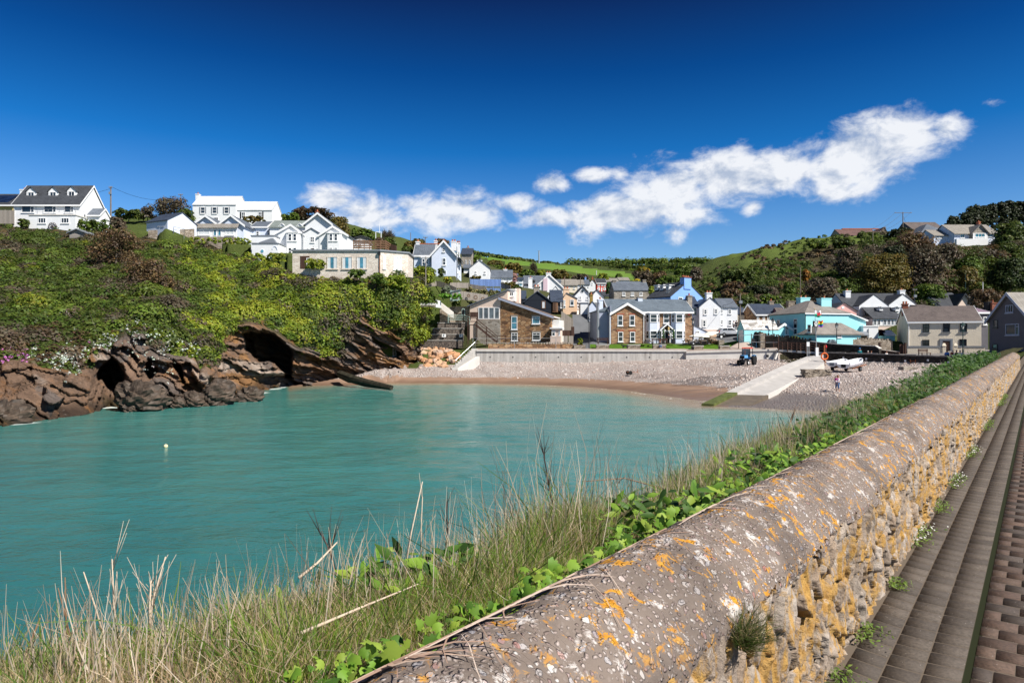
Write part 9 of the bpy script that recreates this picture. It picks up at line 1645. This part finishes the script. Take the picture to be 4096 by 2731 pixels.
 for t0,t1,p0,p1,n,s,zr,lb in ((3.0,4.0,-1.1,-.52,330,.085,.26,'broad leafy green plant against the coping in the middle foreground'),(1.7,2.5,-1.8,-1.1,150,.09,.26,'leafy plant with dark tips beside the left grass tuft'),(4.5,6.2,-1.1,-.55,330,.08,.22,'leafy plant strip behind the glossy ivy clump'),(6.5,9.5,-1.2,-.6,330,.09,.22,'dark leafy plants beside the tall pale stalks'),(9.8,14,-1.5,-.6,520,.11,.22,'dark leafy plants half way along the wall'),(14,20,-1.7,-.6,800,.12,.28,'broad dark leafy bank above the pebbles'),(20,28,-1.9,-.6,900,.15,.4,'tall dark leafy bank below the quay houses'),(28,40,-2.1,-.6,1000,.18,.55,'farthest leafy bank where the wall ends')): clump('leafy_plant',lb,'plant',t0,t1,p0,p1,n,s*.6,s*1.1,pl,LF if t0 > 6 else np.concatenate([LF,IV]),zr)
 n = 420; t = 1.0+9*RNG.random(n)**1.7; p = RNG.normal(-.415,.035,n); L_ = RNG.uniform(.15,.6,n); up = RNG.random(n) < .25; p2 = np.where(up,p+RNG.uniform(.08,.42,n),p+RNG.normal(0,.03,n)).clip(-.455,-.08); t2 = t+np.where(up,L_*.4,L_)*np.where(RNG.random(n) < .5,1,-1); V=[]; sg = 5
 for i in range(sg+1):
  f_ = i/sg; a = p+(p2-p)*f_**1.3; tq = t+(t2-t)*f_+.02*np.sin(f_*6+t*9); d_ = np.interp(-a,-prof[:,0],prof[:,1])-.012; c = W3(a,tq,d_); wv = W3(a,tq+.01,d_)-c; side = np.cross(wv,np.array([.1,-.3,1.])); side /= np.linalg.norm(side,axis=1)[:,None]; k = (.0035*(1-.5*f_)); V += [c-side*k,c+side*k]
 m_ = 2*(sg+1); V = np.stack(V,1).reshape(-1,3); ba = np.arange(n)*m_; Fc = np.concatenate([np.stack([ba+2*i,ba+2*i+1,ba+2*i+3,ba+2*i+2],1) for i in range(sg)]); tag(np_mesh('ivy_runners',V,Fc,M['twig'],np.repeat(np.array([(.42,.31,.24),(.30,.2,.15),(.5,.4,.33)])[RNG.integers(0,3,n)],m_,axis=0)),'tangle of dry woody ivy stems creeping over the coping edge','stems',kind='stuff')
 for i,(t0,ln,lb,fl) in enumerate(((2.75,.25,'bottom weed tuft at the wall foot, cut by the picture edge',0),(3.35,.3,'pale weed tuft at the foot of the wall below the deep hole',0),(4.0,.3,'weed tuft in the gutter left of the first brick column',0),(5.0,.22,'small weed sprig by the grit heap',0),(6.1,.7,'white flowering weed clump nearest along the wall foot',1),(7.4,.5,'green weed patch beyond the white flowering one',0),(8.7,.9,'longer weed patch with few white flowers',1),(11.0,1.2,'trailing weed patch half way along the wall foot',1),(14.5,2.0,'green weed strip where the bricks blur together',0),(20,4,'farthest weed strip along the wall foot',0))):
  n = int(120+60*ln); t = RNG.uniform(t0,t0+ln,n); p = .02+np.abs(RNG.normal(0,.06,n)); z = RNG.uniform(.005,.02+.06*min(1,ln*1.5),n)*np.exp(-p*6); c = W3(p+.02,t,1.59-z); V,Fc,C = leafset(c,rvec(n)*.8+np.array([.3,-.3,.8]),RNG.uniform(.010,.022,n)*(1+.04*t0),pl,pick(np.array([(.14,.22,.03),(.19,.26,.05),(.10,.16,.03)]),n)); o = W3(.05,t0+ln/2,1.6); th = thing('weed',lb,'weed',o,0,'weeds along the foot of the wall'); np_mesh('leaves',V-o,Fc,M['foliage'],C,th)
  if fl: k = 26; V,Fc,C = leafset(c[:k]+np.array([.01,-.01,.03]),rvec(k)*.4+np.array([0,-.4,1]),np.full(k,.012+.0006*t0),lob,np.tile([(.7,.7,.66)],(k,1))); np_mesh('flowers',V-o,Fc,M['foliage'],C,th)['kind'] = 'stuff'
 c = W3(.06,np.array([2.25]),.98)[0]; n = 420; a = np.tile(c,(n,1))+RNG.normal(0,.015,(n,3)); V,Fc = sticks(a,a+rvec(n)*np.array([.09,.09,.06])+np.array([.02,-.02,.07]),.0028,.2,3); tag(np_mesh('grass_tuft',V,Fc,M['grassblade'],np.repeat(pick(np.array([(.06,.10,.02),(.10,.13,.03),(.3,.25,.13)]),n),8,axis=0)),'grass tuft sprouting from the joint under the coping','grass')
foreground()
# ---------------------------------------------------------------- sky, sun, camera
def sky():
 w = bpy.data.worlds.new('World'); SC.world = w; w.use_nodes = True; t = w.node_tree; nd = t.nodes; bg = nd['Background']
 def N(typ,**kw):
  n = nd.new(typ)
  for k,v in kw.items():
   if k in n.inputs: n.inputs[k].default_value = v
   else: setattr(n,k,v)
  return n
 def L(a,b): t.links.new(a,b)
 def MA(op,a,b=0.0,c=0.0):
  n = N('ShaderNodeMath'); n.operation = op
  for i,v in enumerate((a,b,c)):
   if hasattr(v,'links'): L(v,n.inputs[i])
   else: n.inputs[i].default_value = v
  return n.outputs[0]
 def MX(f,a,b,typ='MIX'):
  n = N('ShaderNodeMix'); n.data_type = 'RGBA'; n.blend_type = typ
  for i,v in ((0,f),(6,a),(7,b)):
   if hasattr(v,'links'): L(v,n.inputs[i])
   elif i == 0: n.inputs[0].default_value = v
   else: n.inputs[i].default_value = (*v,1)
  return n.outputs[2]
 st = N('ShaderNodeTexSky'); st.sky_type = 'NISHITA'; st.sun_disc = False; st.sun_elevation = R(SUN_EL); st.sun_rotation = R(SUN_AZ); st.air_density = 1.0; st.dust_density = .3; st.ozone_density = 3
 tc = N('ShaderNodeTexCoord'); sp = N('ShaderNodeSeparateXYZ'); L(tc.outputs['Generated'],sp.inputs[0]); x,y,z = sp.outputs
 hz = MA('SQRT',MA('ADD',MA('MULTIPLY',x,x),MA('MULTIPLY',y,y))); el = MA('ARCTAN2',z,hz); az = MA('ARCTAN2',x,y)
 rp = N('ShaderNodeValToRGB'); e = rp.color_ramp.elements; stops = SKYRAMP
 while len(e) < len(stops): e.new(.5)
 for i,(p,c) in enumerate(stops): e[i].position = p; e[i].color = (*c,1)
 L(MA('DIVIDE',el,R(60)),rp.inputs[0])
 base = MX(1.0,st.outputs[0],rp.outputs[0],'MULTIPLY')
 def ae(px,py): d = Vector(((px-CX)/F,1,(CY-py)/F)); return math.atan2(d.x,d.y), math.atan2(d.z,math.hypot(d.x,d.y))
 mp = N('ShaderNodeCombineXYZ'); L(az,mp.inputs[0]); L(MA('MULTIPLY',el,1.5),mp.inputs[1])
 no = N('ShaderNodeTexNoise',Scale=15.0,Detail=11.0,Roughness=.62,Distortion=.25); L(mp.outputs[0],no.inputs['Vector'])
 no2 = N('ShaderNodeTexNoise',Scale=5.0,Detail=4.0,Roughness=.5); L(mp.outputs[0],no2.inputs['Vector'])
 of = N('ShaderNodeVectorMath'); of.operation = 'ADD'; L(mp.outputs[0],of.inputs[0]); of.inputs[1].default_value = (.012,.016,0)
 no3 = N('ShaderNodeTexNoise',Scale=15.0,Detail=8.0,Roughness=.6,Distortion=.25); L(of.outputs[0],no3.inputs['Vector'])
 blob = None
 for px,py,rx,ry,wt in CLOUDS:
  a0,e0 = ae(px,py); ra = rx/F*math.cos(a0)**2; re = ry/F*math.cos(a0)
  u = MA('DIVIDE',MA('SUBTRACT',az,a0),ra); v = MA('DIVIDE',MA('SUBTRACT',el,e0),re)
  f = MA('MULTIPLY',MA('SUBTRACT',1.0,MA('SQRT',MA('ADD',MA('MULTIPLY',u,u),MA('MULTIPLY',v,v)))),wt)
  blob = f if blob is None else MA('MAXIMUM',blob,f)
 dens = MA('ADD',MA('ADD',MA('MULTIPLY',blob,.95),MA('MULTIPLY',MA('SUBTRACT',no.outputs[0],.5),1.9)),MA('MULTIPLY',MA('SUBTRACT',no2.outputs[0],.5),.8))
 cr = N('ShaderNodeValToRGB'); cr.color_ramp.elements[0].position = .02; cr.color_ramp.elements[0].color = (0,0,0,1); cr.color_ramp.elements[1].position = .70; cr.color_ramp.elements[1].color = (1,1,1,1); cr.color_ramp.interpolation = 'EASE'; L(dens,cr.inputs[0])
 sh = MA('ADD',.78,MA('MULTIPLY',MA('SUBTRACT',no.outputs[0],no3.outputs[0]),2.6)); shc = N('ShaderNodeValToRGB'); shc.color_ramp.elements[0].position = .35; shc.color_ramp.elements[0].color = (3.0,3.5,4.4,1); shc.color_ramp.elements[1].position = .9; shc.color_ramp.elements[1].color = (6.0,6.1,6.3,1); L(sh,shc.inputs[0])
 col = MX(MA('MULTIPLY',cr.outputs[0],.93),base,shc.outputs[0]); L(col,bg.inputs[0]); bg.inputs[1].default_value = .1
SKYRAMP = [(0.0,(.62,.72,.80)),(.10,(.52,.68,.84)),(.17,(.29,.55,.82)),(.26,(.045,.375,.71)),(.36,(.015,.20,.47)),(.45,(.026,.085,.23)),(.6,(.045,.09,.21)),(1.0,(.05,.09,.20))]
CLOUDS = [(1330,800,150,85,1.1),(1460,860,260,110,1.15),(1640,815,110,50,.8),(1800,845,290,105,1.1),(2080,820,130,50,.7),(2210,740,95,50,.9),(2370,700,115,45,1.),(2480,700,70,45,.6),(2600,690,150,28,.6),
 (2250,870,260,55,.9),(2480,860,300,115,1.2),(2680,770,270,150,1.25),(2900,710,270,140,1.25),(2760,860,160,90,.9),(3010,830,60,45,.8),(3150,680,240,95,1.0),(3420,640,320,165,1.25),(3620,550,270,135,1.2),(3780,510,130,85,1.),(3960,410,70,22,.28),(3350,760,140,60,.8),(2700,930,100,50,.6),(1240,790,70,30,.5)]
sky()
sd = bpy.data.lights.new('sun','SUN'); sd.energy = 4.8; sd.angle = R(.53); sd.color = (1,.95,.87)
so = bpy.data.objects.new('sun',sd); COL.objects.link(so); so.location = (60,-20,90)
v = Vector((math.sin(R(SUN_AZ))*math.cos(R(SUN_EL)),math.cos(R(SUN_AZ))*math.cos(R(SUN_EL)),math.sin(R(SUN_EL)))); so.rotation_euler = v.to_track_quat('Z','Y').to_euler()
cd = bpy.data.cameras.new('camera'); cd.sensor_width = 36; cd.lens = 24.0; cd.clip_end = 5000; cd.clip_start = .05; cd.shift_y = 14.5/4096
co = bpy.data.objects.new('camera',cd); COL.objects.link(co); co.location = (0,0,HC); co.rotation_euler = (R(90),0,0); SC.camera = co
SC.view_settings.view_transform = 'Standard'; SC.view_settings.look = 'None'; SC.view_settings.exposure = .65; SC.view_settings.gamma = 1
